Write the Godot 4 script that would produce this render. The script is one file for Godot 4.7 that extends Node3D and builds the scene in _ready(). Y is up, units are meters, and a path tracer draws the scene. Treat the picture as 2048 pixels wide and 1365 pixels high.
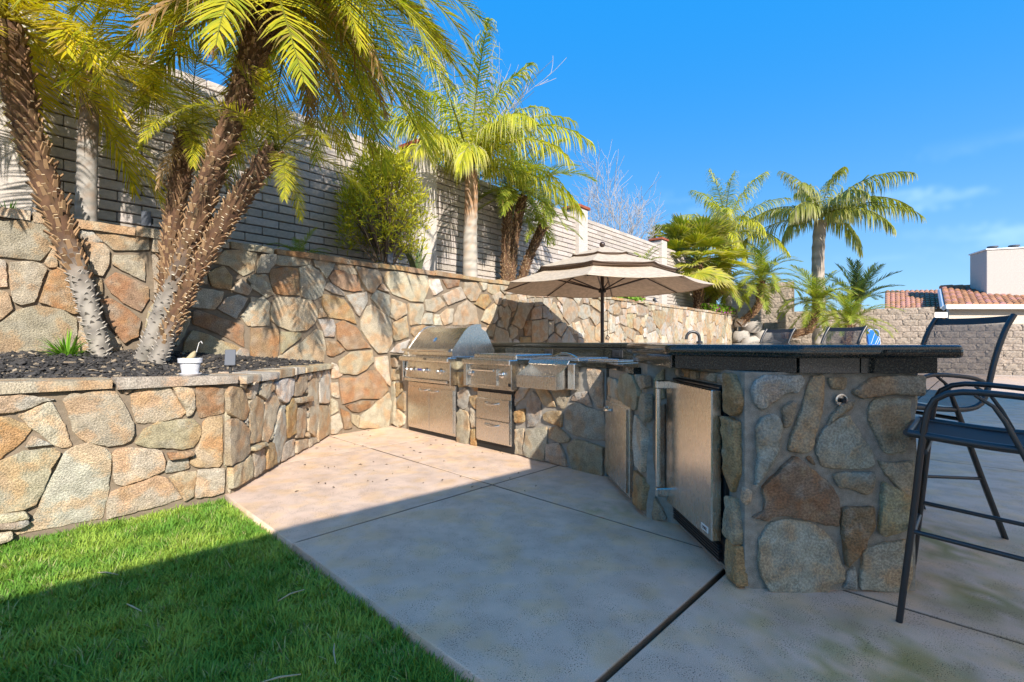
extends Node3D
# Backyard with an outdoor kitchen, stone walls and palms. Plan coordinates are (x, d): x to the right, d metres away from the camera; world z = -d.

var rng := RandomNumberGenerator.new()
var noise := FastNoiseLite.new()
var M := {}
var taken := {}
const SUN_AZ := 20.0    # degrees that the light travels to the left of straight ahead
const SUN_EL := 30.0

# ---------- mesh building ----------
class MB:
	var v := PackedVector3Array()
	var n := PackedVector3Array()
	var c := PackedColorArray()
	var uv := PackedVector2Array()
	var i := PackedInt32Array()
	var col := Color.WHITE
	func vert(p: Vector3, nn: Vector3, u := Vector2.ZERO) -> int:
		v.append(p); n.append(nn); c.append(col); uv.append(u)
		return v.size() - 1
	func tri(a: int, b: int, e: int) -> void:
		var g := (v[e] - v[a]).cross(v[b] - v[a])
		if g.dot(n[a] + n[b] + n[e]) < 0.0:
			i.append(a); i.append(e); i.append(b)
		else:
			i.append(a); i.append(b); i.append(e)
	func face(p: Array, out: Vector3, us := []) -> void:
		var g: Vector3 = (p[2] - p[0]).cross(p[1] - p[0])
		if g.length_squared() < 1e-16 and p.size() > 3: g = (p[3] - p[0]).cross(p[2] - p[0])
		g = g.normalized()
		if g.dot(out) < 0.0: g = -g
		var k := v.size()
		for q in p.size(): vert(p[q], g, us[q] if us.size() else Vector2(p[q].x + p[q].z, p[q].y))
		for q in range(1, p.size() - 1): tri(k, k + q, k + q + 1)
	func box(ctr: Vector3, size: Vector3, bev := 0.004, b := Basis.IDENTITY) -> void:
		var h := size * 0.5
		bev = minf(bev, minf(h.x, minf(h.y, h.z)) * 0.45)
		var q := {}
		for sx in [-1, 1]:
			for sy in [-1, 1]:
				for sz in [-1, 1]:
					var s := Vector3(sx, sy, sz)
					for ax in 3:
						var p := Vector3(sx * (h.x - bev), sy * (h.y - bev), sz * (h.z - bev))
						p[ax] = s[ax] * h[ax]
						q[[sx, sy, sz, ax]] = ctr + b * p
		for ax in 3:
			var a1 := (ax + 1) % 3
			var a2 := (ax + 2) % 3
			for s in [-1, 1]:
				var pts := []
				for pr in [[-1, -1], [1, -1], [1, 1], [-1, 1]]:
					var k := [0, 0, 0, ax]
					k[ax] = s; k[a1] = pr[0]; k[a2] = pr[1]
					pts.append(q[k])
				var o := Vector3.ZERO
				o[ax] = s
				face(pts, b * o)
				for s2 in [-1, 1]:
					# edge between face ax(s) and face a1(s2)
					var e := []
					for pr in [[ax, -1], [ax, 1], [a1, 1], [a1, -1]]:
						var k := [0, 0, 0, pr[0]]
						k[ax] = s; k[a1] = s2; k[a2] = pr[1]
						e.append(q[k])
					var o2 := o
					o2[a1] = s2
					face(e, b * o2)
		for sx in [-1, 1]:
			for sy in [-1, 1]:
				for sz in [-1, 1]:
					face([q[[sx, sy, sz, 0]], q[[sx, sy, sz, 1]], q[[sx, sy, sz, 2]]], b * Vector3(sx, sy, sz))
	func tube(pts: Array, rad: Array, sides := 8, caps := true, flat := 1.0) -> void:
		var m := pts.size()
		var t0: Vector3 = (pts[1] - pts[0]).normalized()
		var a := t0.cross(Vector3.UP)
		if a.length() < 0.1: a = t0.cross(Vector3.RIGHT)
		a = a.normalized()
		var base := v.size()
		var run := 0.0
		for k in m:
			var t: Vector3 = (pts[mini(k + 1, m - 1)] - pts[maxi(k - 1, 0)]).normalized()
			a = (a - t * a.dot(t)).normalized()
			var bb := t.cross(a)
			if k > 0: run += (pts[k] - pts[k - 1]).length()
			for s in sides:
				var w := TAU * s / sides
				var o := a * cos(w) + bb * sin(w) * flat
				vert(pts[k] + o * float(rad[k]), o.normalized(), Vector2(float(s) / sides, run))
		for k in m - 1:
			for s in sides:
				var s2 := (s + 1) % sides
				tri(base + k * sides + s, base + k * sides + s2, base + (k + 1) * sides + s2)
				tri(base + k * sides + s, base + (k + 1) * sides + s2, base + (k + 1) * sides + s)
		if caps:
			for e in [0, m - 1]:
				var p := []
				for s in sides: p.append(v[base + e * sides + s])
				face(p, (pts[e] - pts[1 if e == 0 else m - 2]))
	func lathe(prof: Array, sides: int, xf := Transform3D.IDENTITY) -> void:
		for k in prof.size() - 1:
			var p0: Vector2 = prof[k]
			var p1: Vector2 = prof[k + 1]
			var tt := (p1 - p0)
			var base := v.size()
			for s in sides + 1:
				var w := TAU * s / sides
				var d := Vector3(cos(w), 0, sin(w))
				var nn := (xf.basis * (d * tt.y - Vector3.UP * tt.x)).normalized()
				vert(xf * (d * p0.x + Vector3.UP * p0.y), nn)
				vert(xf * (d * p1.x + Vector3.UP * p1.y), nn)
			for s in sides:
				tri(base + 2 * s, base + 2 * s + 1, base + 2 * s + 2)
				tri(base + 2 * s + 1, base + 2 * s + 3, base + 2 * s + 2)
	# polygon in local XY pushed out from z0 to z1 (a rounded front edge of bev), placed by xf
	func prism(poly: PackedVector2Array, z0: float, z1: float, xf := Transform3D.IDENTITY, bev := 0.0) -> void:
		if Geometry2D.is_polygon_clockwise(poly):
			poly = poly.duplicate(); poly.reverse()
		var m := poly.size()
		var ins := PackedVector2Array()
		for k in m:
			var e0 := (poly[k] - poly[(k + m - 1) % m]).normalized()
			var e1 := (poly[(k + 1) % m] - poly[k]).normalized()
			var nn := Vector2(-e0.y - e1.y, e0.x + e1.x)
			nn = nn.normalized() / maxf(0.4, Vector2(-e0.y, e0.x).dot(nn.normalized()))
			ins.append(poly[k] + nn * bev)
		for end in 2:
			var z := z1 if end == 0 else z0
			var pp := ins if end == 0 else poly
			var o := xf.basis * (Vector3.BACK if end == 0 else Vector3.FORWARD)
			var b0 := v.size()
			for k in m: vert(xf * Vector3(pp[k].x, pp[k].y, z), o.normalized(), pp[k])
			var ix := Geometry2D.triangulate_polygon(pp)
			for k in range(0, ix.size(), 3): tri(b0 + ix[k], b0 + ix[k + 1], b0 + ix[k + 2])
		for k in m:
			var k2 := (k + 1) % m
			var e := poly[k2] - poly[k]
			var o := xf.basis * Vector3(e.y, -e.x, 0)
			var len := e.length()
			face([xf * Vector3(poly[k].x, poly[k].y, z0), xf * Vector3(poly[k2].x, poly[k2].y, z0), xf * Vector3(poly[k2].x, poly[k2].y, z1 - bev), xf * Vector3(poly[k].x, poly[k].y, z1 - bev)], o, [Vector2(0, z0), Vector2(len, z0), Vector2(len, z1), Vector2(0, z1)])
			if bev > 0.0:
				face([xf * Vector3(poly[k].x, poly[k].y, z1 - bev), xf * Vector3(poly[k2].x, poly[k2].y, z1 - bev), xf * Vector3(ins[k2].x, ins[k2].y, z1), xf * Vector3(ins[k].x, ins[k].y, z1)], o + xf.basis * Vector3(0, 0, len))
	# a slab whose rim follows prof: [inset, height] pairs from the underside up
	func loft(poly: PackedVector2Array, prof: Array, xf := Transform3D.IDENTITY) -> void:
		if Geometry2D.is_polygon_clockwise(poly):
			poly = poly.duplicate(); poly.reverse()
		var m := poly.size()
		var inw := PackedVector2Array()
		for k in m:
			var e0 := (poly[k] - poly[(k + m - 1) % m]).normalized()
			var e1 := (poly[(k + 1) % m] - poly[k]).normalized()
			inw.append(Vector2(-e0.y - e1.y, e0.x + e1.x).normalized())
		var b0 := v.size()
		for r in prof.size():
			var pa: Array = prof[maxi(r - 1, 0)]
			var pb: Array = prof[mini(r + 1, prof.size() - 1)]
			for k in m:
				var o = -inw[k] * (pb[1] - pa[1])
				vert(xf * Vector3(poly[k].x + inw[k].x * prof[r][0], poly[k].y + inw[k].y * prof[r][0], prof[r][1]), (xf.basis * Vector3(o.x, o.y, pb[0] - pa[0])).normalized())
		for r in prof.size() - 1:
			for k in m:
				var k2 := (k + 1) % m
				tri(b0 + r * m + k, b0 + r * m + k2, b0 + (r + 1) * m + k2)
				tri(b0 + r * m + k, b0 + (r + 1) * m + k2, b0 + (r + 1) * m + k)
		for end in 2:
			var r := prof.size() - 1 if end == 0 else 0
			var c0 := v.size()
			var pp := PackedVector2Array()
			for k in m:
				pp.append(poly[k] + inw[k] * prof[r][0])
				vert(xf * Vector3(pp[k].x, pp[k].y, prof[r][1]), (xf.basis * Vector3(0, 0, 1 if end == 0 else -1)).normalized())
			var ix := Geometry2D.triangulate_polygon(pp)
			for k in range(0, ix.size(), 3): tri(c0 + ix[k], c0 + ix[k + 1], c0 + ix[k + 2])
	func mesh() -> ArrayMesh:
		var a := []
		a.resize(Mesh.ARRAY_MAX)
		a[Mesh.ARRAY_VERTEX] = v; a[Mesh.ARRAY_NORMAL] = n; a[Mesh.ARRAY_COLOR] = c; a[Mesh.ARRAY_TEX_UV] = uv; a[Mesh.ARRAY_INDEX] = i
		var am := ArrayMesh.new()
		am.add_surface_from_arrays(Mesh.PRIMITIVE_TRIANGLES, a)
		return am

# ---------- nodes, names, labels ----------
func numbered(nm: String) -> String:
	var k: int = taken.get(nm, 0)
	taken[nm] = k + 1
	return nm if k == 0 else "%s_%03d" % [nm, k]

func put(nm: String, me: Mesh, mat: Material, parent: Node3D) -> MeshInstance3D:
	var o := MeshInstance3D.new()
	o.mesh = me
	o.material_override = mat
	o.name = nm if parent != self else numbered(nm)
	parent.add_child(o, true)
	return o

func thing(nm: String, label: String, cat: String, xf := Transform3D.IDENTITY, group := "") -> Node3D:
	var o := Node3D.new()
	o.name = numbered(nm)
	add_child(o)
	o.transform = xf
	return tag(o, label, cat, group)

func tag(o: Node3D, label: String, cat: String, group := "", kind := "") -> Node3D:
	if label: o.set_meta("label", label)
	if cat: o.set_meta("category", cat)
	if group: o.set_meta("group", group)
	if kind: o.set_meta("kind", kind)
	return o

func structure(nm: String) -> Node3D:
	var o := Node3D.new()
	o.name = numbered(nm)
	add_child(o)
	o.set_meta("kind", "structure")
	return o

func V(x: float, d: float, h := 0.0) -> Vector3:
	return Vector3(x, h, -d)

# frame of a wall face: x along it (left to right as seen), y up, z out of it
func frame(x0: float, d0: float, x1: float, d1: float, h := 0.0) -> Transform3D:
	var t := (V(x1, d1) - V(x0, d0)).normalized()
	return Transform3D(Basis(t, Vector3.UP, t.cross(Vector3.UP)), V(x0, d0, h))

func lin(r: float, g: float, b: float) -> Color:
	return Color(r, g, b).linear_to_srgb()

func R(a: float, b: float) -> float:
	return rng.randf_range(a, b)

# ---------- textures and materials ----------
func noise_bytes(size: int, freq: float, octaves: int, seedv: int, kind := FastNoiseLite.TYPE_SIMPLEX_SMOOTH, sx := 1.0) -> PackedByteArray:
	var f := FastNoiseLite.new()
	f.seed = seedv
	f.noise_type = kind
	f.frequency = freq
	f.fractal_octaves = octaves
	if sx != 1.0:
		var im2 := f.get_seamless_image(size, maxi(8, int(size / sx)))
		im2.resize(size, size, Image.INTERPOLATE_CUBIC)
		im2.convert(Image.FORMAT_L8)
		return im2.get_data()
	var im := f.get_seamless_image(size, size)
	im.convert(Image.FORMAT_L8)
	return im.get_data()

func tex(im: Image) -> ImageTexture:
	return ImageTexture.create_from_image(im)

func normal_tex(bytes: PackedByteArray, size: int, strength: float) -> ImageTexture:
	var im := Image.create_from_data(size, size, false, Image.FORMAT_L8, bytes)
	im.convert(Image.FORMAT_RGBA8)
	im.bump_map_to_normal_map(strength)
	return tex(im)

func std(color: Color, rough := 0.8, metal := 0.0) -> StandardMaterial3D:
	var m := StandardMaterial3D.new()
	m.albedo_color = color
	m.roughness = rough
	m.metallic = metal
	return m

func vstd(rough := 0.8) -> StandardMaterial3D:
	var m := std(Color.WHITE, rough)
	m.vertex_color_use_as_albedo = true
	return m

func leafy(light: float) -> StandardMaterial3D:
	var m := vstd(0.45)
	m.backlight_enabled = true
	m.backlight = Color(light, light, light * 0.6)
	m.cull_mode = BaseMaterial3D.CULL_DISABLED
	m.metallic_specular = 0.35
	return m

func make_materials() -> void:
	var S := 1024
	var n1 := noise_bytes(S, 0.012, 5, 11)
	var n2 := noise_bytes(S, 0.09, 3, 12)
	var n3 := noise_bytes(S, 0.35, 2, 13)
	var n4 := noise_bytes(S, 0.005, 4, 14)
	# stone: grey to rust mottling with crystalline grain; the tone itself comes from the vertex colour
	var b := PackedByteArray()
	b.resize(S * S * 3)
	var hb := PackedByteArray()
	hb.resize(S * S)
	for k in S * S:
		var a := n1[k] / 255.0
		var g := n2[k] / 255.0
		var f := n3[k] / 255.0
		var br := 0.85 + 0.14 * (a - 0.5) + 0.34 * (g - 0.5) + 0.34 * (f - 0.5)
		var w := clampf((n4[k] / 255.0 - 0.48) * 5.0 + (g - 0.5) * 1.4, 0.0, 1.0)
		b[3 * k] = int(clampf(br * (1.0 + 0.04 * w), 0, 1) * 255)
		b[3 * k + 1] = int(clampf(br * (1.0 - 0.055 * w), 0, 1) * 255)
		b[3 * k + 2] = int(clampf(br * (1.0 - 0.13 * w), 0, 1) * 255)
		hb[k] = int(clampf(0.08 * a + 0.46 * g + 0.46 * f, 0, 1) * 255)
	var st := vstd(0.85)
	st.albedo_texture = tex(Image.create_from_data(S, S, false, Image.FORMAT_RGB8, b))
	st.normal_enabled = true
	st.normal_texture = normal_tex(hb, S, 6.0)
	st.normal_scale = 1.7
	st.metallic_specular = 0.3
	M.stone = st
	# concrete: stained, finely pitted
	var n5 := noise_bytes(S, 0.22, 2, 15)
	var n6 := noise_bytes(S, 0.006, 5, 16)
	for k in S * S:
		var a := n6[k] / 255.0
		var g := n2[(k * 7 + 331) % (S * S)] / 255.0
		var f := n5[k] / 255.0
		var dark := clampf((f - 0.715) * 12.0, 0, 1) * clampf((n1[k] / 255.0 - 0.34) * 3.0, 0, 1)
		var br := 0.92 + 0.10 * (a - 0.5) + 0.16 * (n3[k] / 255.0 - 0.5) + 0.07 * (g - 0.5)
		br *= 1.0 - 0.55 * dark
		var w := clampf((n4[k] / 255.0 - 0.45) * 3.0, 0, 1)
		b[3 * k] = int(clampf(br * (1.0 + 0.03 * w), 0, 1) * 255)
		b[3 * k + 1] = int(clampf(br, 0, 1) * 255)
		b[3 * k + 2] = int(clampf(br * (1.0 - 0.07 * w), 0, 1) * 255)
		hb[k] = int(clampf(0.6 - 0.5 * dark + 0.2 * (n3[k] / 255.0 - 0.5), 0, 1) * 255)
	var co := vstd(0.75)
	co.albedo_texture = tex(Image.create_from_data(S, S, false, Image.FORMAT_RGB8, b))
	co.normal_enabled = true
	co.normal_texture = normal_tex(hb, S, 2.5)
	co.metallic_specular = 0.3
	M.concrete = co
	# rough plaster and block grain
	for k in S * S:
		var br := 0.90 + 0.2 * (n1[k] / 255.0 - 0.5) + 0.22 * (n2[k] / 255.0 - 0.5) + 0.2 * (n3[k] / 255.0 - 0.5)
		b[3 * k] = int(clampf(br, 0, 1) * 255); b[3 * k + 1] = b[3 * k]; b[3 * k + 2] = b[3 * k]
	var grain := tex(Image.create_from_data(S, S, false, Image.FORMAT_RGB8, b))
	var rough_n := normal_tex(n2, S, 8.0)
	for nm in ["mortar", "mortar_grey", "stucco", "block", "joint", "house_wall", "soil", "brick", "roof_tile", "split", "earth", "terrace", "pot", "kerb", "rock"]:
		var m := std(Color.WHITE, 0.9)
		m.albedo_texture = grain
		m.normal_enabled = true
		m.normal_texture = rough_n
		m.normal_scale = 0.5
		m.uv1_triplanar = true
		m.uv1_world_triplanar = true
		m.uv1_scale = Vector3.ONE * 1.7
		m.metallic_specular = 0.25
		M[nm] = m
	M.mortar.albedo_color = lin(0.25, 0.20, 0.145)
	M.mortar_grey.albedo_color = lin(0.40, 0.36, 0.30)
	M.stucco.albedo_color = lin(0.63, 0.575, 0.52)
	M.block.vertex_color_use_as_albedo = true
	M.block.normal_scale = 0.8
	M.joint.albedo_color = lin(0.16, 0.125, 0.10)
	M.house_wall.albedo_color = lin(0.74, 0.64, 0.52)
	M.earth.albedo_color = lin(0.36, 0.30, 0.23)
	M.terrace.albedo_color = lin(0.72, 0.60, 0.49)  # pale concrete of the added bounce sheet
	M.soil.albedo_color = lin(0.075, 0.055, 0.04)
	M.brick.vertex_color_use_as_albedo = true
	M.roof_tile.vertex_color_use_as_albedo = true
	M.split.vertex_color_use_as_albedo = true
	M.split.normal_scale = 1.3
	M.rock.vertex_color_use_as_albedo = true
	M.rock.normal_scale = 1.0
	M.kerb.albedo_color = lin(0.6, 0.5, 0.42)
	M.pot.albedo_color = lin(0.78, 0.78, 0.80)
	M.pot.normal_scale = 0.1
	M.pot.roughness = 0.35
	# polished granite: near black with pale and amber flecks
	var G := 512
	var g1 := noise_bytes(G, 0.11, 2, 21)
	var g2 := noise_bytes(G, 0.3, 2, 22)
	var gb := PackedByteArray()
	gb.resize(G * G * 3)
	for k in G * G:
		var a := clampf((g1[k] / 255.0 - 0.56) * 5.0, 0, 1)
		var f := clampf((g2[k] / 255.0 - 0.69) * 7.0, 0, 1)
		var base := Color(0.09, 0.10, 0.095).lerp(Color(0.27, 0.27, 0.235), a).lerp(Color(0.66, 0.61, 0.50), f * 0.8)
		gb[3 * k] = int(base.r * 255); gb[3 * k + 1] = int(base.g * 255); gb[3 * k + 2] = int(base.b * 255)
	var gr := std(Color.WHITE, 0.06)
	gr.albedo_texture = tex(Image.create_from_data(G, G, false, Image.FORMAT_RGB8, gb))
	gr.uv1_triplanar = true
	gr.uv1_scale = Vector3.ONE * 1.6
	gr.metallic_specular = 0.55
	M.granite = gr
	# brushed stainless: fine streaks along the grain
	var s1 := noise_bytes(G, 0.4, 2, 31, FastNoiseLite.TYPE_SIMPLEX_SMOOTH, 16.0)
	var s2 := noise_bytes(G, 0.01, 4, 32)
	var sb := PackedByteArray()
	sb.resize(G * G * 3)
	var rb := PackedByteArray()
	rb.resize(G * G)
	for k in G * G:
		var br := 0.93 + 0.05 * (s1[k] / 255.0 - 0.5) + 0.02 * (s2[k] / 255.0 - 0.5)
		for ch in 3: sb[3 * k + ch] = int(clampf(br, 0, 1) * 255)
		rb[k] = int(clampf(0.60 + 0.10 * (s1[k] / 255.0 - 0.5) + 0.10 * (s2[k] / 255.0 - 0.5), 0.1, 1) * 255)
	var steel := std(lin(0.80, 0.76, 0.70), 0.45, 1.0)
	steel.albedo_texture = tex(Image.create_from_data(G, G, false, Image.FORMAT_RGB8, sb))
	steel.roughness_texture = tex(Image.create_from_data(G, G, false, Image.FORMAT_L8, rb))
	steel.uv1_triplanar = true
	steel.uv1_scale = Vector3.ONE * 1.3
	M.steel = steel
	M.chrome = std(lin(0.72, 0.71, 0.69), 0.12, 1.0)
	M.dark = std(lin(0.012, 0.012, 0.012), 0.6)
	M.frame = std(lin(0.020, 0.020, 0.022), 0.38)
	M.frame.metallic_specular = 0.6
	M.pole = std(lin(0.045, 0.026, 0.018), 0.4)
	M.sling = std(Color(lin(0.15, 0.14, 0.135), 0.62), 0.75)
	M.sling.transparency = BaseMaterial3D.TRANSPARENCY_ALPHA
	M.sling_solid = std(lin(0.035, 0.035, 0.037), 0.7)
	M.canopy = std(lin(0.66, 0.54, 0.405), 0.9)
	M.canopy.backlight_enabled = true
	M.canopy.backlight = Color(0.34, 0.30, 0.26)
	M.canopy.albedo_texture = grain
	M.canopy.uv1_triplanar = true
	M.canopy.uv1_scale = Vector3.ONE * 0.8
	M.binding = std(lin(0.09, 0.055, 0.035), 0.8)
	M.awning = std(lin(0.95, 0.76, 0.54), 0.9)
	M.awning.backlight_enabled = true
	M.awning.backlight = Color(1.0, 0.95, 0.86)  # translucent so the added awning throws warm fill into the shade
	M.awning.cull_mode = BaseMaterial3D.CULL_DISABLED
	M.white = std(lin(0.76, 0.74, 0.70), 0.6)
	M.wood = std(lin(0.16, 0.10, 0.055), 0.7)
	M.blue = std(lin(0.005, 0.13, 0.5), 0.35)
	M.sign_blue = std(lin(0.03, 0.05, 0.30), 0.3)
	M.led = std(lin(0.07, 0.08, 0.10), 0.65)
	M.palm = leafy(1.0)
	M.leaf = leafy(0.8)
	M.grass = leafy(0.4)
	M.grass.roughness = 0.6
	M.bark = vstd(0.9)
	M.chip = vstd(0.8)
	M.cactus = std(lin(0.42, 0.34, 0.20), 0.9)

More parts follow.
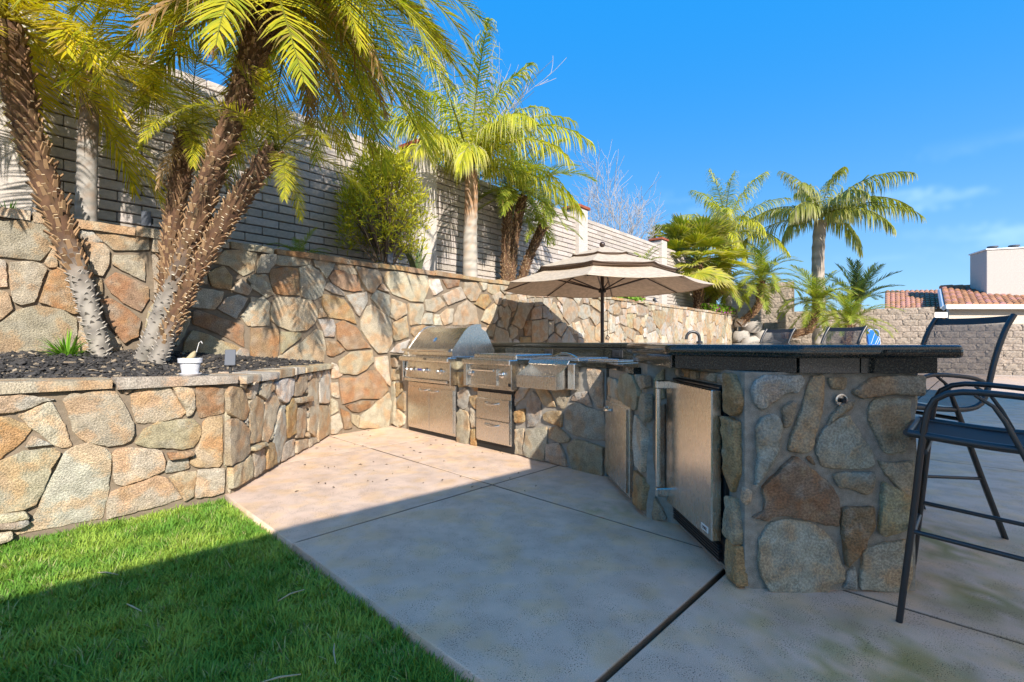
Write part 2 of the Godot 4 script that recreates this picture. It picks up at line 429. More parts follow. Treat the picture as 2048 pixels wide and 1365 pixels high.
const STONES := {  # stone outlines: centimetres along and up the wall, after a tone letter
	"A": [
		["c", -9, 79, 0, 79, 7, 79, 15, 77, 22, 75, 18, 74, 12, 71, 6, 69, 0, 69, -8, 68],
		["c", 7, 67, 13, 70, 21, 74, 23, 69, 27, 59, 30, 46, 26, 46, 21, 49, 15, 57, 11, 61],
		["g", -10, 66, 0, 67, 4, 66, 9, 63, 13, 59, 10, 54, 6, 49, 2, 46, 0, 44, -9, 40],
		["y", 10, 49, 13, 55, 16, 53, 21, 49],
		["p", 26, 75, 30, 79, 35, 77, 44, 79, 51, 77, 54, 71, 59, 58, 60, 51, 58, 46, 53, 44, 46, 44, 39, 47, 34, 51, 31, 55, 29, 63],
		["y", 53, 78, 59, 78, 56, 75],
		["t", 58, 75, 61, 78, 68, 79, 79, 79, 82, 72, 88, 61, 86, 58, 75, 56, 66, 56, 61, 57, 59, 64],
		["t", 80, 79, 91, 77, 93, 73, 93, 62, 91, 59, 88, 58, 88, 62, 83, 72],
		["b", 94, 78, 102, 78, 111, 75, 111, 68, 111, 58, 105, 57, 96, 56, 94, 64],
		["o", 60, 44, 64, 52, 72, 56, 81, 56, 92, 56, 96, 51, 97, 46, 93, 37, 87, 36, 76, 39, 67, 40],
		["g", 98, 53, 101, 56, 109, 56, 110, 53, 110, 40, 110, 24, 108, 20, 96, 22, 90, 26, 93, 33, 97, 42],
		["b", 77, 35, 91, 35, 92, 32, 86, 31, 78, 31],
		["y", 78, 30, 89, 30, 90, 23, 86, 22, 76, 22],
		["o", -10, 40, 0, 42, 8, 47, 17, 47, 23, 46, 25, 43, 21, 34, 18, 24, 14, 15, 9, 14, 0, 14, -9, 13],
		["y", 27, 43, 31, 46, 38, 47, 46, 43, 48, 39, 48, 29, 47, 19, 46, 10, 44, 0, 35, 0, 23, 0, 14, 0, 6, 0, 13, 7, 15, 13, 18, 23, 23, 34],
		["p", 49, 40, 51, 42, 56, 42, 66, 40, 74, 37, 76, 31, 76, 24, 71, 22, 61, 19, 54, 18, 50, 21, 49, 27],
		["t", 48, 15, 53, 17, 61, 18, 72, 21, 77, 19, 81, 12, 86, 3, 75, 1, 61, 0, 46, -1, 46, 6],
		["t", 78, 19, 85, 21, 94, 20, 94, 16, 92, 3, 87, 1, 83, 10],
		["c", 94, 16, 95, 21, 103, 20, 111, 19, 111, 13, 111, 2, 104, 1, 93, 2],
		["c", -6, 13, 0, 14, 10, 13, 12, 9, 4, 9, 0, 9, -6, 10],
		["y", -6, 9, 0, 9, 11, 8, 12, 6, 8, 4, 0, 6, -6, 5],
		["c", -8, 3, 0, 3, 5, 3, 5, -1, 0, -2, -7, -1],
		["t", 113, 63, 114, 63, 115, 68, 115, 76, 113, 74],
		["t", 113, 3, 115, -1, 115, 12, 115, 15, 113, 14],
		["c", 112, 34, 114, 34, 115, 45, 113, 46],
		["c", 111, 21, 113, 18, 114, 18, 114, 30, 112, 30],
		["c", 112, 49, 115, 49, 114, 60, 113, 60, 111, 56],
		["p", -107, 42, -96, 37, -95, 37, -87, 52, -96, 62, -97, 62, -105, 57, -106, 55, -108, 44],
		["c", -57, 18, -48, 18, -36, 17, -34, 20, -35, 31, -45, 39, -48, 40, -57, 35],
		["c", -74, 51, -69, 40, -60, 38, -57, 37, -51, 41, -51, 43, -57, 56, -70, 56],
		["c", -148, 13, -146, 14, -139, 16, -135, 24, -136, 25, -139, 31, -145, 41, -148, 40],
		["y", -121, 65, -108, 60, -105, 60, -97, 64, -96, 65, -95, 77, -119, 77],
		["y", -33, 64, -30, 60, -25, 59, -19, 64, -11, 69, -12, 77, -31, 77, -33, 67],
		["y", -32, 20, -14, 17, -12, 16, -13, 39, -18, 40, -32, 30],
		["t", -147, 44, -143, 44, -130, 49, -127, 62, -146, 68, -148, 67],
		["t", -118, 1, -94, 1, -93, 9, -101, 15, -110, 14],
		["o", -94, 64, -85, 54, -77, 53, -72, 58, -73, 74, -74, 77, -92, 77],
		["y", -100, 17, -91, 11, -80, 13, -77, 17, -80, 27, -82, 28, -93, 32, -94, 31],
		["c", -117, 26, -111, 17, -102, 18, -101, 19, -96, 34, -97, 35, -106, 39, -109, 40, -116, 37, -118, 29],
		["p", -34, 1, -11, 1, -7, 6, -8, 11, -12, 14, -19, 15, -30, 18, -32, 18, -34, 15],
		["o", -44, 42, -33, 33, -31, 34, -20, 41, -19, 42, -25, 55, -27, 57, -32, 58],
		["o", -54, 77, -49, 67, -42, 66, -36, 65, -34, 74, -34, 77],
		["c", -74, 2, -59, 1, -59, 16, -75, 15, -77, 12],
		["t", -148, 5, -147, 1, -125, 1, -139, 13, -149, 11],
		["y", -147, 70, -128, 65, -124, 65, -122, 74, -122, 77, -147, 78],
		["y", -128, 49, -117, 40, -111, 42, -110, 44, -107, 57, -121, 62, -124, 63, -125, 61],
		["y", -57, 1, -37, 1, -37, 15, -49, 15, -57, 16],
		["p", -136, 14, -133, 11, -126, 3, -123, 2, -120, 1, -118, 5, -113, 14, -113, 16, -120, 26, -123, 26, -133, 23, -136, 18],
		["c", -78, 29, -75, 18, -59, 18, -59, 35, -67, 37, -69, 37, -72, 34],
		["t", -93, 35, -92, 34, -81, 30, -79, 30, -72, 38, -72, 41, -77, 51, -85, 51, -86, 50, -90, 41],
		["t", -69, 59, -57, 59, -52, 67, -56, 76, -56, 77, -71, 77],
		["p", -24, 57, -20, 50, -18, 44, -15, 42, -12, 41, -10, 67, -11, 67, -23, 58],
		["t", -144, 42, -133, 26, -121, 28, -119, 36, -119, 39, -127, 46, -130, 46],
		["y", -92, 1, -75, 1, -79, 10, -82, 11, -89, 9, -91, 8],
		["y", -55, 57, -48, 43, -46, 42, -34, 58, -36, 63, -46, 65, -51, 65],
	],
	"B": [
		["g", -12, 73, -6, 77, 8, 74, 13, 68, 18, 57, 13, 50, 3, 52, -9, 58],
		["t", -11, 53, -5, 54, 3, 52, 18, 42, 18, 25, 8, 22, -11, 22],
		["c", -8, 20, 8, 20, 21, 22, 25, 13, 24, 4, -6, 4, -8, 14],
		["p", 18, 62, 30, 66, 41, 61, 43, 44, 38, 29, 21, 31, 20, 47],
		["c", 20, 28, 41, 28, 43, 25, 21, 25],
		["p", 27, 23, 45, 22, 45, 5, 28, 3],
		["c", 43, 55, 57, 65, 68, 65, 76, 55, 64, 38, 51, 26, 41, 29],
		["g", 48, 24, 59, 24, 68, 12, 68, 4, 48, 4],
		["y", 61, 27, 78, 50, 86, 51, 88, 35, 91, 21, 76, 3, 69, 5],
		["w", 64, 73, 82, 76, 105, 74, 105, 59, 89, 53, 78, 58],
		["g", 93, 50, 105, 56, 114, 46, 112, 22, 97, 20, 91, 30],
		["t", 110, 69, 122, 76, 141, 76, 141, 64, 127, 56, 110, 57],
		["t", 114, 44, 141, 45, 146, 26, 136, 13, 114, 17],
		["c", 82, 17, 110, 17, 112, 2, 82, 2],
		["t", 116, 14, 146, 10, 146, 2, 116, 2],
		["c", 146, 66, 166, 76, 177, 63, 177, 26, 166, 8, 148, 17, 151, 42],
		["w", 179, 66, 202, 76, 217, 76, 217, 52, 205, 39, 182, 42],
		["p", 177, 39, 212, 36, 215, 3, 171, 2],
		["c", 16, 73, 32, 77, 32, 71, 25, 64, 20, 65],
		["p", 35, 67, 38, 75, 54, 77, 61, 70, 48, 61],
		["t", 148, 10, 169, 7, 170, 2, 147, 1],
		["t", 112, 55, 151, 53, 151, 48, 114, 50],
		["p", 221, 33, 244, 32, 246, 1, 219, 2],
		["p", 142, 46, 145, 41, 147, 41, 147, 45],
		["p", 147, 70, 147, 69, 154, 73, 154, 76, 147, 77],
		["p", 108, 70, 119, 77, 113, 77, 108, 76],
		["c", 171, 73, 178, 65, 181, 70, 180, 76, 171, 77],
		["c", 208, 39, 214, 39, 218, 41, 218, 45, 216, 48],
		["t", 220, 67, 226, 61, 227, 61, 228, 76, 225, 76, 220, 70],
		["y", 216, 16, 218, 16, 218, 27, 215, 27],
		["c", 221, 40, 223, 36, 227, 36, 227, 44, 221, 43],
		["t", 56, 78, 61, 74, 63, 75, 64, 78],
		["p", 140, 14, 146, 11, 148, 13, 148, 14, 144, 17, 142, 17],
		["c", 139, 60, 140, 57, 145, 57, 145, 66, 143, 66],
		["t", 184, 70, 190, 74, 190, 76, 183, 76],
		["p", 5, 76, 13, 73, 14, 78, 6, 78],
		["p", 55, 27, 59, 27, 62, 31, 61, 33],
		["t", 218, 50, 221, 46, 227, 47, 227, 57],
		["c", 13, 48, 14, 48, 17, 45, 16, 51],
		["c", 217, 77, 219, 73, 221, 75, 223, 76],
		["y", 147, 32, 147, 32, 148, 38, 145, 38],
		["c", 219, 53, 225, 58, 226, 59, 219, 65],
		["c", 17, 76, 25, 77, 26, 78, 18, 78],
		["y", 66, 75, 73, 77, 73, 78, 67, 78],
		["c", 214, 36, 215, 30, 218, 30, 221, 35, 219, 38],
		["y", 142, 76, 143, 70, 145, 70, 145, 76],
	],
	"C": [
		["y", 312, 178, 317, 198, 332, 200, 332, 190, 326, 184, 325, 180],
		["y", 332, 199, 351, 200, 371, 200, 370, 194, 358, 191, 345, 189, 332, 189],
		["y", 374, 200, 387, 201, 401, 199, 397, 191, 390, 180, 382, 191, 376, 192],
		["b", 326, 184, 345, 188, 356, 188, 357, 172, 358, 159, 342, 158, 332, 159, 327, 169],
		["y", 358, 189, 370, 193, 382, 187, 389, 175, 385, 161, 378, 155, 366, 156, 360, 159],
		["y", 307, 176, 322, 178, 325, 170, 330, 158, 323, 154, 307, 163],
		["c", 307, 154, 320, 153, 326, 143, 326, 125, 307, 124],
		["t", 327, 142, 332, 154, 342, 156, 370, 155, 378, 147, 379, 136, 375, 128, 366, 121, 350, 119, 334, 125, 327, 131],
		["b", 307, 122, 335, 122, 335, 108, 334, 88, 307, 92],
		["o", 337, 119, 359, 118, 360, 113, 348, 104, 338, 96],
		["o", 335, 92, 348, 100, 363, 109, 377, 122, 385, 121, 387, 110, 390, 100, 387, 85, 361, 86, 335, 88],
		["y", 380, 133, 398, 134, 401, 125, 399, 114, 388, 114],
		["g", 385, 162, 398, 161, 413, 157, 423, 146, 429, 129, 413, 134, 394, 136, 388, 143, 385, 152],
		["b", 393, 182, 400, 191, 413, 192, 429, 187, 436, 170, 425, 168, 409, 170, 397, 176],
		["p", 387, 169, 393, 177, 413, 166, 413, 162, 398, 164],
		["t", 404, 200, 423, 201, 431, 189, 417, 188, 406, 193],
		["y", 416, 163, 443, 169, 445, 158, 433, 139, 428, 143],
		["b", 402, 128, 411, 133, 429, 125, 437, 113, 449, 101, 433, 100, 416, 98, 404, 110],
		["b", 390, 109, 403, 109, 414, 98, 398, 91, 391, 93],
		["t", 405, 85, 421, 96, 451, 98, 453, 84, 443, 75, 429, 68, 406, 72],
		["p", 435, 133, 444, 151, 452, 154, 467, 146, 480, 137, 482, 117, 482, 109, 473, 94, 459, 94, 446, 108, 435, 122],
		["y", 450, 162, 456, 173, 477, 167, 478, 153, 476, 140, 463, 149],
		["p", 428, 199, 445, 197, 458, 197, 464, 192, 464, 182, 452, 168, 444, 171, 433, 186],
		["c", 469, 187, 474, 197, 492, 200, 514, 197, 539, 198, 542, 184, 533, 162, 511, 162, 481, 170],
		["t", 459, 174, 467, 181, 477, 171],
		["c", 482, 163, 503, 158, 504, 145, 487, 136, 478, 140],
		["t", 483, 132, 505, 142, 508, 114, 484, 109],
		["c", 507, 158, 533, 159, 534, 150, 526, 132, 511, 130],
		["w", 543, 194, 563, 196, 569, 181, 552, 172, 544, 184],
		["b", 568, 196, 603, 199, 600, 190, 578, 184],
		["c", 536, 165, 563, 171, 575, 160, 555, 149, 538, 151],
		["c", 567, 174, 603, 189, 615, 173, 595, 166, 579, 160],
		["p", 612, 196, 637, 198, 648, 186, 637, 170, 626, 169, 611, 179],
		["w", 645, 199, 662, 199, 660, 190, 652, 187],
		["c", 665, 198, 692, 199, 692, 188, 675, 182, 665, 186],
		["g", 634, 165, 649, 181, 664, 182, 672, 172, 655, 158],
		["p", 592, 146, 601, 161, 619, 170, 637, 161, 643, 135, 590, 132],
		["c", 563, 146, 577, 155, 591, 156, 588, 136, 572, 131],
		["w", 527, 132, 537, 147, 549, 148, 550, 132],
		["w", 553, 146, 561, 146, 568, 131, 553, 131],
		["g", 514, 126, 531, 131, 543, 129, 521, 112, 512, 120],
		["c", 649, 140, 659, 157, 679, 169, 688, 163, 671, 134],
		["w", 479, 95, 490, 105, 510, 111, 499, 93],
		["b", 406, 66, 429, 65, 448, 73, 458, 72, 471, 59, 474, 47, 464, 37, 437, 39, 410, 35],
		["c", 455, 89, 473, 90, 476, 70, 478, 51, 473, 55, 456, 75, 455, 79],
		["b", 414, 33, 437, 36, 455, 35, 449, 27, 431, 23, 421, 26],
		["c", 435, 18, 456, 32, 475, 44, 479, 32, 475, -1, 433, 4],
		["t", 423, 22, 433, 19, 431, 5, 423, 12],
		["b", 408, 30, 419, 24, 423, 6, 413, 5],
		["o", 115, 196, 130, 197, 141, 200, 156, 201, 159, 189, 157, 180, 151, 171, 140, 171, 130, 171, 116, 170],
		["p", 134, 167, 141, 169, 151, 169, 155, 165, 152, 155, 148, 139, 141, 136, 136, 138, 134, 153],
		["c", 117, 168, 130, 169, 132, 168, 133, 149, 130, 149, 117, 149],
		["c", 117, 147, 130, 146, 133, 145, 136, 133, 130, 125, 118, 122],
		["o", 119, 120, 130, 123, 137, 132, 149, 136, 163, 134, 172, 127, 172, 113, 169, 96, 130, 96, 120, 95],
		["b", 150, 139, 156, 163, 161, 166, 170, 156, 175, 140, 175, 132, 170, 131],
		["o", 153, 169, 160, 186, 161, 167, 156, 166],
		["y", 172, 197, 181, 200, 189, 191, 183, 189, 173, 192],
		["o", 181, 201, 201, 202, 221, 203, 221, 189, 210, 187, 196, 185, 189, 192],
		["t", 176, 189, 189, 190, 193, 185, 193, 173, 189, 163, 183, 164],
		["o", 196, 181, 213, 183, 218, 178, 218, 161, 208, 166, 195, 173],
		["b", 190, 159, 198, 167, 208, 163, 221, 156, 221, 147, 215, 134, 203, 141, 194, 150],
		["b", 187, 143, 194, 145, 205, 137, 215, 127, 213, 113, 203, 107, 192, 124],
		["y", 184, 160, 188, 160, 189, 148, 186, 147],
		["o", 231, 114, 239, 134, 245, 139, 253, 129, 247, 113, 243, 104, 233, 111],
		["c", 247, 158, 259, 159, 281, 157, 278, 146, 273, 139, 259, 140, 245, 142],
		["b", 255, 136, 259, 138, 300, 125, 301, 103, 278, 116, 255, 125],
		["y", 276, 140, 283, 151, 295, 155, 304, 152, 298, 141, 293, 131],
		["c", 298, 134, 306, 147, 319, 155, 326, 149, 325, 125, 304, 124],
		["g", 267, 174, 281, 182, 290, 172, 288, 159, 271, 161],
		["c", 273, 184, 282, 197, 297, 200, 313, 198, 310, 180, 300, 174, 286, 183],
		["y", 303, 171, 323, 177, 330, 157, 320, 157, 311, 164],
		["t", 288, 159, 297, 171, 308, 162, 304, 155, 295, 157],
		["o", 248, 108, 254, 119, 263, 117, 274, 112, 297, 102, 300, 94, 246, 97],
		["t", 254, 176, 266, 181, 267, 163, 255, 162],
		["o", 221, 137, 229, 150, 238, 150, 244, 140, 237, 135, 229, 114, 220, 108, 218, 122],
		["t", 223, 185, 238, 186, 251, 176, 252, 161, 245, 143, 238, 152, 225, 152],
		["y", 224, 204, 240, 204, 263, 204, 280, 198, 271, 184, 252, 177, 238, 187, 223, 188],
		["t", 175, 128, 185, 141, 189, 124, 201, 107, 203, 98, 183, 97, 173, 99, 173, 113],
		["o", 709, 185, 736, 187, 740, 176, 733, 161, 724, 157, 711, 171],
		["o", 742, 179, 761, 177, 777, 167, 764, 153, 752, 132, 746, 129, 721, 138, 734, 157],
		["y", 766, 182, 785, 184, 782, 173, 777, 165, 766, 174],
		["t", 786, 185, 809, 185, 811, 174, 799, 171, 785, 170],
		["y", 813, 186, 840, 187, 838, 176, 830, 167, 813, 176],
		["t", 777, 163, 786, 169, 807, 171, 806, 149, 774, 146],
		["y", 808, 172, 819, 171, 838, 156, 839, 147, 809, 151],
		["o", 833, 167, 847, 182, 876, 155, 873, 148, 849, 141, 840, 154],
		["p", 778, 144, 825, 149, 826, 133, 825, 112, 799, 106, 780, 105],
		["b", 755, 134, 764, 144, 777, 145, 777, 119, 758, 118],
		["y", 828, 144, 845, 146, 847, 128, 830, 119],
		["p", 849, 136, 854, 140, 884, 145, 888, 135, 869, 118, 853, 124],
		["o", 695, 138, 700, 159, 711, 167, 722, 158, 711, 127],
		["o", 676, 113, 681, 132, 711, 125, 716, 113, 714, 105, 676, 105],
		["y", 717, 131, 723, 136, 740, 129, 739, 119, 720, 109],
		["g", 745, 116, 774, 116, 778, 105, 746, 105],
		["t", 826, 113, 847, 124, 869, 113, 869, 104, 823, 104],
		["y", 871, 115, 892, 135, 927, 105, 873, 104],
		["p", 875, 176, 884, 191, 907, 192, 931, 179, 927, 157, 899, 141, 876, 155],
		["y", 931, 177, 952, 183, 973, 181, 978, 161, 952, 152, 931, 157],
		["c", 944, 151, 969, 154, 976, 143, 952, 129],
		["w", 919, 144, 935, 149, 952, 125, 954, 114, 931, 118],
		["p", 956, 132, 973, 142, 993, 139, 993, 104, 960, 104],
		["c", 973, 159, 987, 173, 1014, 165, 1014, 150, 996, 141],
		["t", 998, 138, 1019, 147, 1026, 105, 998, 112],
		["w", 911, 193, 944, 195, 931, 181],
		["y", 948, 195, 969, 197, 969, 185, 950, 185],
		["t", 976, 184, 984, 195, 1019, 195, 1019, 170, 991, 178],
		["w", 1052, 151, 1059, 167, 1082, 163, 1082, 131, 1059, 126],
		["p", 1072, 187, 1092, 195, 1111, 179, 1097, 168, 1077, 167],
		["w", 1087, 161, 1100, 164, 1103, 149, 1087, 146],
		["c", 1108, 166, 1124, 169, 1138, 157, 1138, 142, 1108, 149],
		["o", 1140, 170, 1169, 174, 1171, 140, 1157, 138, 1140, 145],
		["c", 1082, 139, 1100, 148, 1116, 134, 1129, 117, 1119, 107, 1087, 119],
		["p", 1116, 142, 1146, 142, 1186, 130, 1174, 109, 1140, 120],
		["t", 1174, 161, 1204, 167, 1216, 152, 1198, 133, 1174, 140],
		["w", 1157, 191, 1192, 196, 1186, 175, 1163, 175],
		["p", 1195, 196, 1253, 194, 1260, 180, 1234, 171, 1198, 170],
		["g", 1204, 133, 1222, 147, 1234, 126, 1216, 124],
		["y", 1241, 153, 1260, 172, 1286, 165, 1293, 137, 1247, 128],
		["t", 1286, 187, 1363, 188, 1356, 162, 1320, 138, 1293, 154],
		["y", 1331, 147, 1370, 162, 1378, 133, 1356, 121, 1331, 129],
		["c", 1052, 124, 1077, 126, 1108, 109, 1108, 103, 1057, 103],
		["c", 1186, 122, 1222, 123, 1234, 103, 1180, 103],
		["w", 1253, 126, 1300, 135, 1320, 121, 1306, 104, 1247, 103],
		["c", 85, 121, 87, 110, 88, 108, 96, 108, 105, 108, 110, 114, 111, 120, 109, 126, 106, 129, 97, 133, 89, 132, 85, 124],
		["b", 165, 85, 171, 85, 180, 95, 171, 101, 163, 94],
		["c", 77, 152, 84, 141, 89, 135, 90, 135, 96, 138, 102, 149, 102, 153, 99, 163, 83, 168],
		["o", 232, 84, 256, 84, 253, 95, 245, 99, 234, 92, 233, 90],
		["c", 107, 83, 132, 83, 132, 86, 130, 94, 113, 94],
		["c", 62, 185, 63, 179, 80, 173, 82, 174, 85, 186, 75, 198, 62, 199],
		["o", 62, 83, 85, 83, 84, 86, 83, 97, 82, 98, 63, 98, 62, 91],
		["o", 174, 83, 201, 84, 201, 90, 196, 96, 184, 95, 174, 84],
		["t", 205, 84, 223, 84, 230, 84, 230, 91, 228, 93, 220, 97, 205, 91],
		["y", 105, 153, 115, 152, 116, 168, 114, 175, 102, 164],
		["c", 172, 163, 181, 162, 184, 164, 175, 183, 174, 183, 168, 173],
		["b", 84, 170, 97, 167, 100, 167, 103, 169, 113, 178, 112, 186, 106, 194, 103, 193, 94, 188, 89, 186, 84, 173],
		["b", 62, 151, 73, 154, 75, 155, 80, 167, 80, 170, 61, 177],
		["t", 380, 135, 391, 137, 384, 147, 381, 144],
		["y", 286, 85, 287, 84, 305, 85, 306, 89, 306, 91, 304, 100, 297, 102, 287, 93],
		["o", 85, 98, 87, 83, 104, 84, 105, 84, 109, 94, 109, 96, 104, 105, 88, 106],
		["o", 62, 135, 62, 125, 82, 126, 86, 132, 85, 136, 74, 151, 62, 149],
		["o", 62, 100, 83, 100, 85, 107, 85, 109, 82, 123, 62, 123, 62, 113],
		["y", 136, 83, 161, 83, 158, 94, 133, 94],
		["c", 257, 92, 259, 84, 275, 83, 282, 83, 281, 93, 257, 95],
		["c", 78, 199, 85, 191, 87, 188, 89, 188, 104, 195, 105, 199],
		["y", 99, 136, 110, 130, 115, 132, 126, 146, 112, 148, 105, 148],
		["t", 309, 83, 329, 83, 326, 87, 315, 89, 311, 89],
		["y", 160, 184, 163, 177, 165, 177, 170, 186, 170, 187, 161, 197, 159, 197],
		["t", 107, 106, 112, 97, 118, 97, 117, 109, 117, 113, 113, 114],
		["c", 397, 66, 405, 66, 411, 69, 412, 71, 403, 82, 397, 84],
		["c", 396, 2, 404, 2, 405, 3, 411, 8, 407, 24, 405, 25, 397, 22, 396, 21],
		["c", 397, 46, 403, 43, 407, 43, 405, 61, 396, 61],
		["c", 396, 24, 401, 26, 405, 28, 404, 39, 396, 43],
		["p", 568, 106, 571, 89, 586, 90, 588, 97, 588, 98, 584, 104, 574, 106],
		["w", 1142, 184, 1145, 184, 1155, 188, 1163, 193, 1164, 199, 1141, 199],
		["c", 567, 108, 585, 107, 590, 116, 590, 117, 582, 130, 569, 121, 568, 119],
		["p", 1310, 89, 1337, 89, 1335, 92, 1327, 102, 1315, 99, 1313, 97, 1310, 91],
		["p", 1028, 157, 1032, 152, 1050, 152, 1051, 153, 1056, 165, 1054, 169, 1052, 172, 1043, 173, 1041, 173, 1033, 167, 1029, 164],
		["c", 891, 193, 910, 192, 913, 196, 915, 199, 891, 199],
		["p", 1109, 102, 1113, 96, 1116, 94, 1121, 98, 1130, 104, 1130, 108, 1126, 110, 1112, 107],
		["c", 1322, 121, 1328, 115, 1330, 115, 1336, 118, 1336, 125, 1329, 136, 1321, 125],
		["p", 814, 191, 815, 188, 832, 189, 838, 197, 838, 199, 814, 199],
		["c", 515, 103, 527, 97, 528, 97, 538, 107, 538, 108, 534, 118, 532, 118, 518, 114, 515, 111],
		["p", 1173, 164, 1174, 159, 1175, 159, 1187, 166, 1188, 168, 1185, 173, 1173, 172],
		["w", 726, 89, 748, 90, 747, 101, 746, 104, 742, 109, 734, 112, 731, 113, 727, 110],
		["t", 1038, 101, 1041, 90, 1043, 90, 1058, 102, 1053, 112, 1052, 112, 1040, 111, 1037, 106],
		["t", 950, 95, 952, 91, 967, 91, 971, 100, 971, 102, 958, 108, 955, 108, 950, 98],
		["c", 929, 100, 941, 99, 946, 99, 947, 99, 951, 109, 949, 113, 932, 116, 929, 103],
		["c", 991, 102, 997, 91, 998, 90, 1012, 89, 1014, 101, 1014, 105, 997, 111, 995, 111],
		["p", 619, 132, 626, 124, 628, 121, 636, 122, 642, 130, 642, 133],
		["t", 647, 100, 649, 90, 668, 89, 668, 93, 661, 108, 658, 109, 649, 106, 647, 101],
		["t", 1135, 104, 1145, 90, 1159, 90, 1163, 98, 1161, 111, 1160, 112, 1144, 116, 1143, 116, 1135, 108],
		["c", 1215, 147, 1217, 146, 1227, 143, 1229, 143, 1239, 147, 1239, 156, 1234, 165, 1232, 166, 1223, 166, 1216, 156],
		["c", 826, 89, 845, 89, 846, 91, 846, 102, 831, 101, 829, 101, 827, 92],
		["c", 676, 178, 681, 171, 687, 167, 689, 167, 695, 169, 700, 182, 701, 184, 693, 189, 675, 181],
		["w", 1189, 95, 1190, 89, 1211, 89, 1212, 93, 1212, 101, 1189, 101],
		["t", 759, 199, 765, 183, 784, 186, 786, 187, 786, 199],
		["c", 1231, 112, 1235, 102, 1241, 95, 1251, 101, 1248, 114],
		["t", 1253, 195, 1261, 182, 1264, 183, 1276, 186, 1273, 198, 1272, 198, 1254, 199],
		["w", 709, 186, 731, 188, 727, 199, 714, 198],
		["c", 538, 118, 542, 108, 550, 106, 554, 106, 565, 108, 565, 120, 564, 122, 560, 127, 551, 131, 544, 129, 538, 122],
		["c", 1291, 153, 1294, 140, 1296, 138, 1299, 138, 1304, 145, 1292, 155],
		["y", 862, 185, 873, 177, 886, 192, 886, 199, 872, 198, 862, 186],
		["y", 894, 135, 907, 124, 910, 122, 912, 122, 912, 125, 907, 143, 898, 140],
		["c", 1288, 101, 1296, 90, 1307, 89, 1310, 98, 1308, 104, 1292, 102],
		["t", 777, 89, 802, 89, 802, 93, 803, 106, 786, 103, 781, 98, 778, 94],
		["c", 608, 96, 611, 89, 624, 90, 627, 99, 622, 106, 611, 106, 608, 98],
		["c", 1034, 194, 1041, 178, 1042, 177, 1049, 175, 1053, 175, 1057, 187, 1050, 198, 1034, 199],
		["w", 704, 91, 722, 91, 722, 109, 716, 114, 715, 114, 707, 103, 704, 94],
		["t", 689, 156, 691, 148, 695, 147, 702, 162, 695, 166, 688, 163],
		["p", 1085, 89, 1111, 89, 1112, 91, 1104, 101, 1090, 101, 1085, 91],
		["w", 1319, 191, 1320, 190, 1337, 190, 1338, 199, 1317, 199],
		["c", 663, 123, 664, 117, 675, 116, 681, 133, 681, 135, 673, 135, 665, 134, 664, 131],
		["c", 741, 179, 764, 177, 763, 182, 758, 198, 755, 198, 753, 197, 739, 187],
		["w", 671, 89, 696, 89, 684, 97, 672, 93],
		["p", 1120, 171, 1135, 163, 1137, 163, 1141, 172, 1139, 181, 1138, 182, 1118, 181],
		["c", 1231, 197, 1235, 196, 1249, 196, 1250, 199, 1231, 199],
		["t", 1008, 199, 1009, 196, 1021, 191, 1028, 195, 1030, 198],
		["c", 1063, 101, 1066, 97, 1073, 90, 1082, 89, 1086, 100, 1086, 101],
		["w", 1226, 124, 1231, 118, 1245, 119, 1247, 120, 1250, 128, 1241, 141, 1233, 138, 1231, 136],
		["c", 1279, 169, 1288, 161, 1289, 162, 1286, 173, 1285, 181, 1281, 181, 1279, 174],
		["w", 868, 92, 869, 89, 892, 89, 892, 102, 872, 104, 868, 102],
		["t", 1145, 175, 1145, 173, 1157, 174, 1161, 175, 1157, 186, 1155, 185, 1144, 182],
		["w", 1021, 173, 1027, 166, 1028, 166, 1039, 176, 1031, 194, 1021, 188],
		["c", 530, 89, 551, 89, 550, 103, 541, 105, 530, 94],
		["t", 1256, 100, 1265, 90, 1269, 90, 1277, 100, 1277, 101, 1256, 101],
		["c", 1041, 116, 1051, 117, 1056, 125, 1053, 132, 1051, 132, 1043, 130, 1036, 128],
		["c", 1215, 89, 1238, 89, 1238, 93, 1231, 100, 1216, 101],
		["y", 1120, 131, 1128, 115, 1132, 112, 1139, 118, 1122, 133],
		["t", 962, 197, 974, 187, 975, 187, 982, 196, 982, 198, 962, 198],
		["p", 751, 89, 775, 89, 775, 96, 771, 103, 750, 103],
		["y", 1056, 174, 1059, 170, 1070, 169, 1073, 171, 1078, 189, 1078, 190, 1061, 185, 1060, 185],
		["p", 1297, 189, 1317, 189, 1314, 199, 1301, 199, 1300, 198],
		["w", 1236, 170, 1242, 160, 1244, 158, 1257, 172, 1258, 177, 1257, 178, 1244, 173, 1237, 170],
		["y", 849, 89, 866, 89, 865, 102, 849, 102],
		["w", 639, 120, 648, 109, 650, 109, 659, 112, 661, 115, 661, 121, 661, 130, 645, 130, 639, 121],
		["c", 896, 89, 921, 89, 922, 94, 922, 98, 914, 103, 897, 103, 896, 102],
		["t", 804, 89, 824, 90, 826, 100, 825, 102, 816, 107, 814, 107, 807, 106, 806, 102],
		["c", 627, 89, 646, 89, 646, 92, 643, 100, 632, 99, 630, 97],
		["y", 1167, 194, 1175, 195, 1186, 196, 1186, 199, 1167, 199],
		["p", 972, 89, 995, 89, 988, 101, 976, 102, 972, 91],
		["w", 588, 105, 591, 99, 605, 98, 608, 106, 608, 107, 602, 115, 593, 114, 591, 113, 588, 107],
		["w", 1274, 199, 1279, 187, 1280, 185, 1285, 186, 1293, 189, 1294, 190, 1297, 199],
		["c", 1015, 89, 1039, 89, 1038, 91, 1035, 99, 1034, 104, 1017, 105, 1015, 91],
		["y", 687, 133, 700, 130, 703, 131, 695, 142, 691, 142, 685, 136],
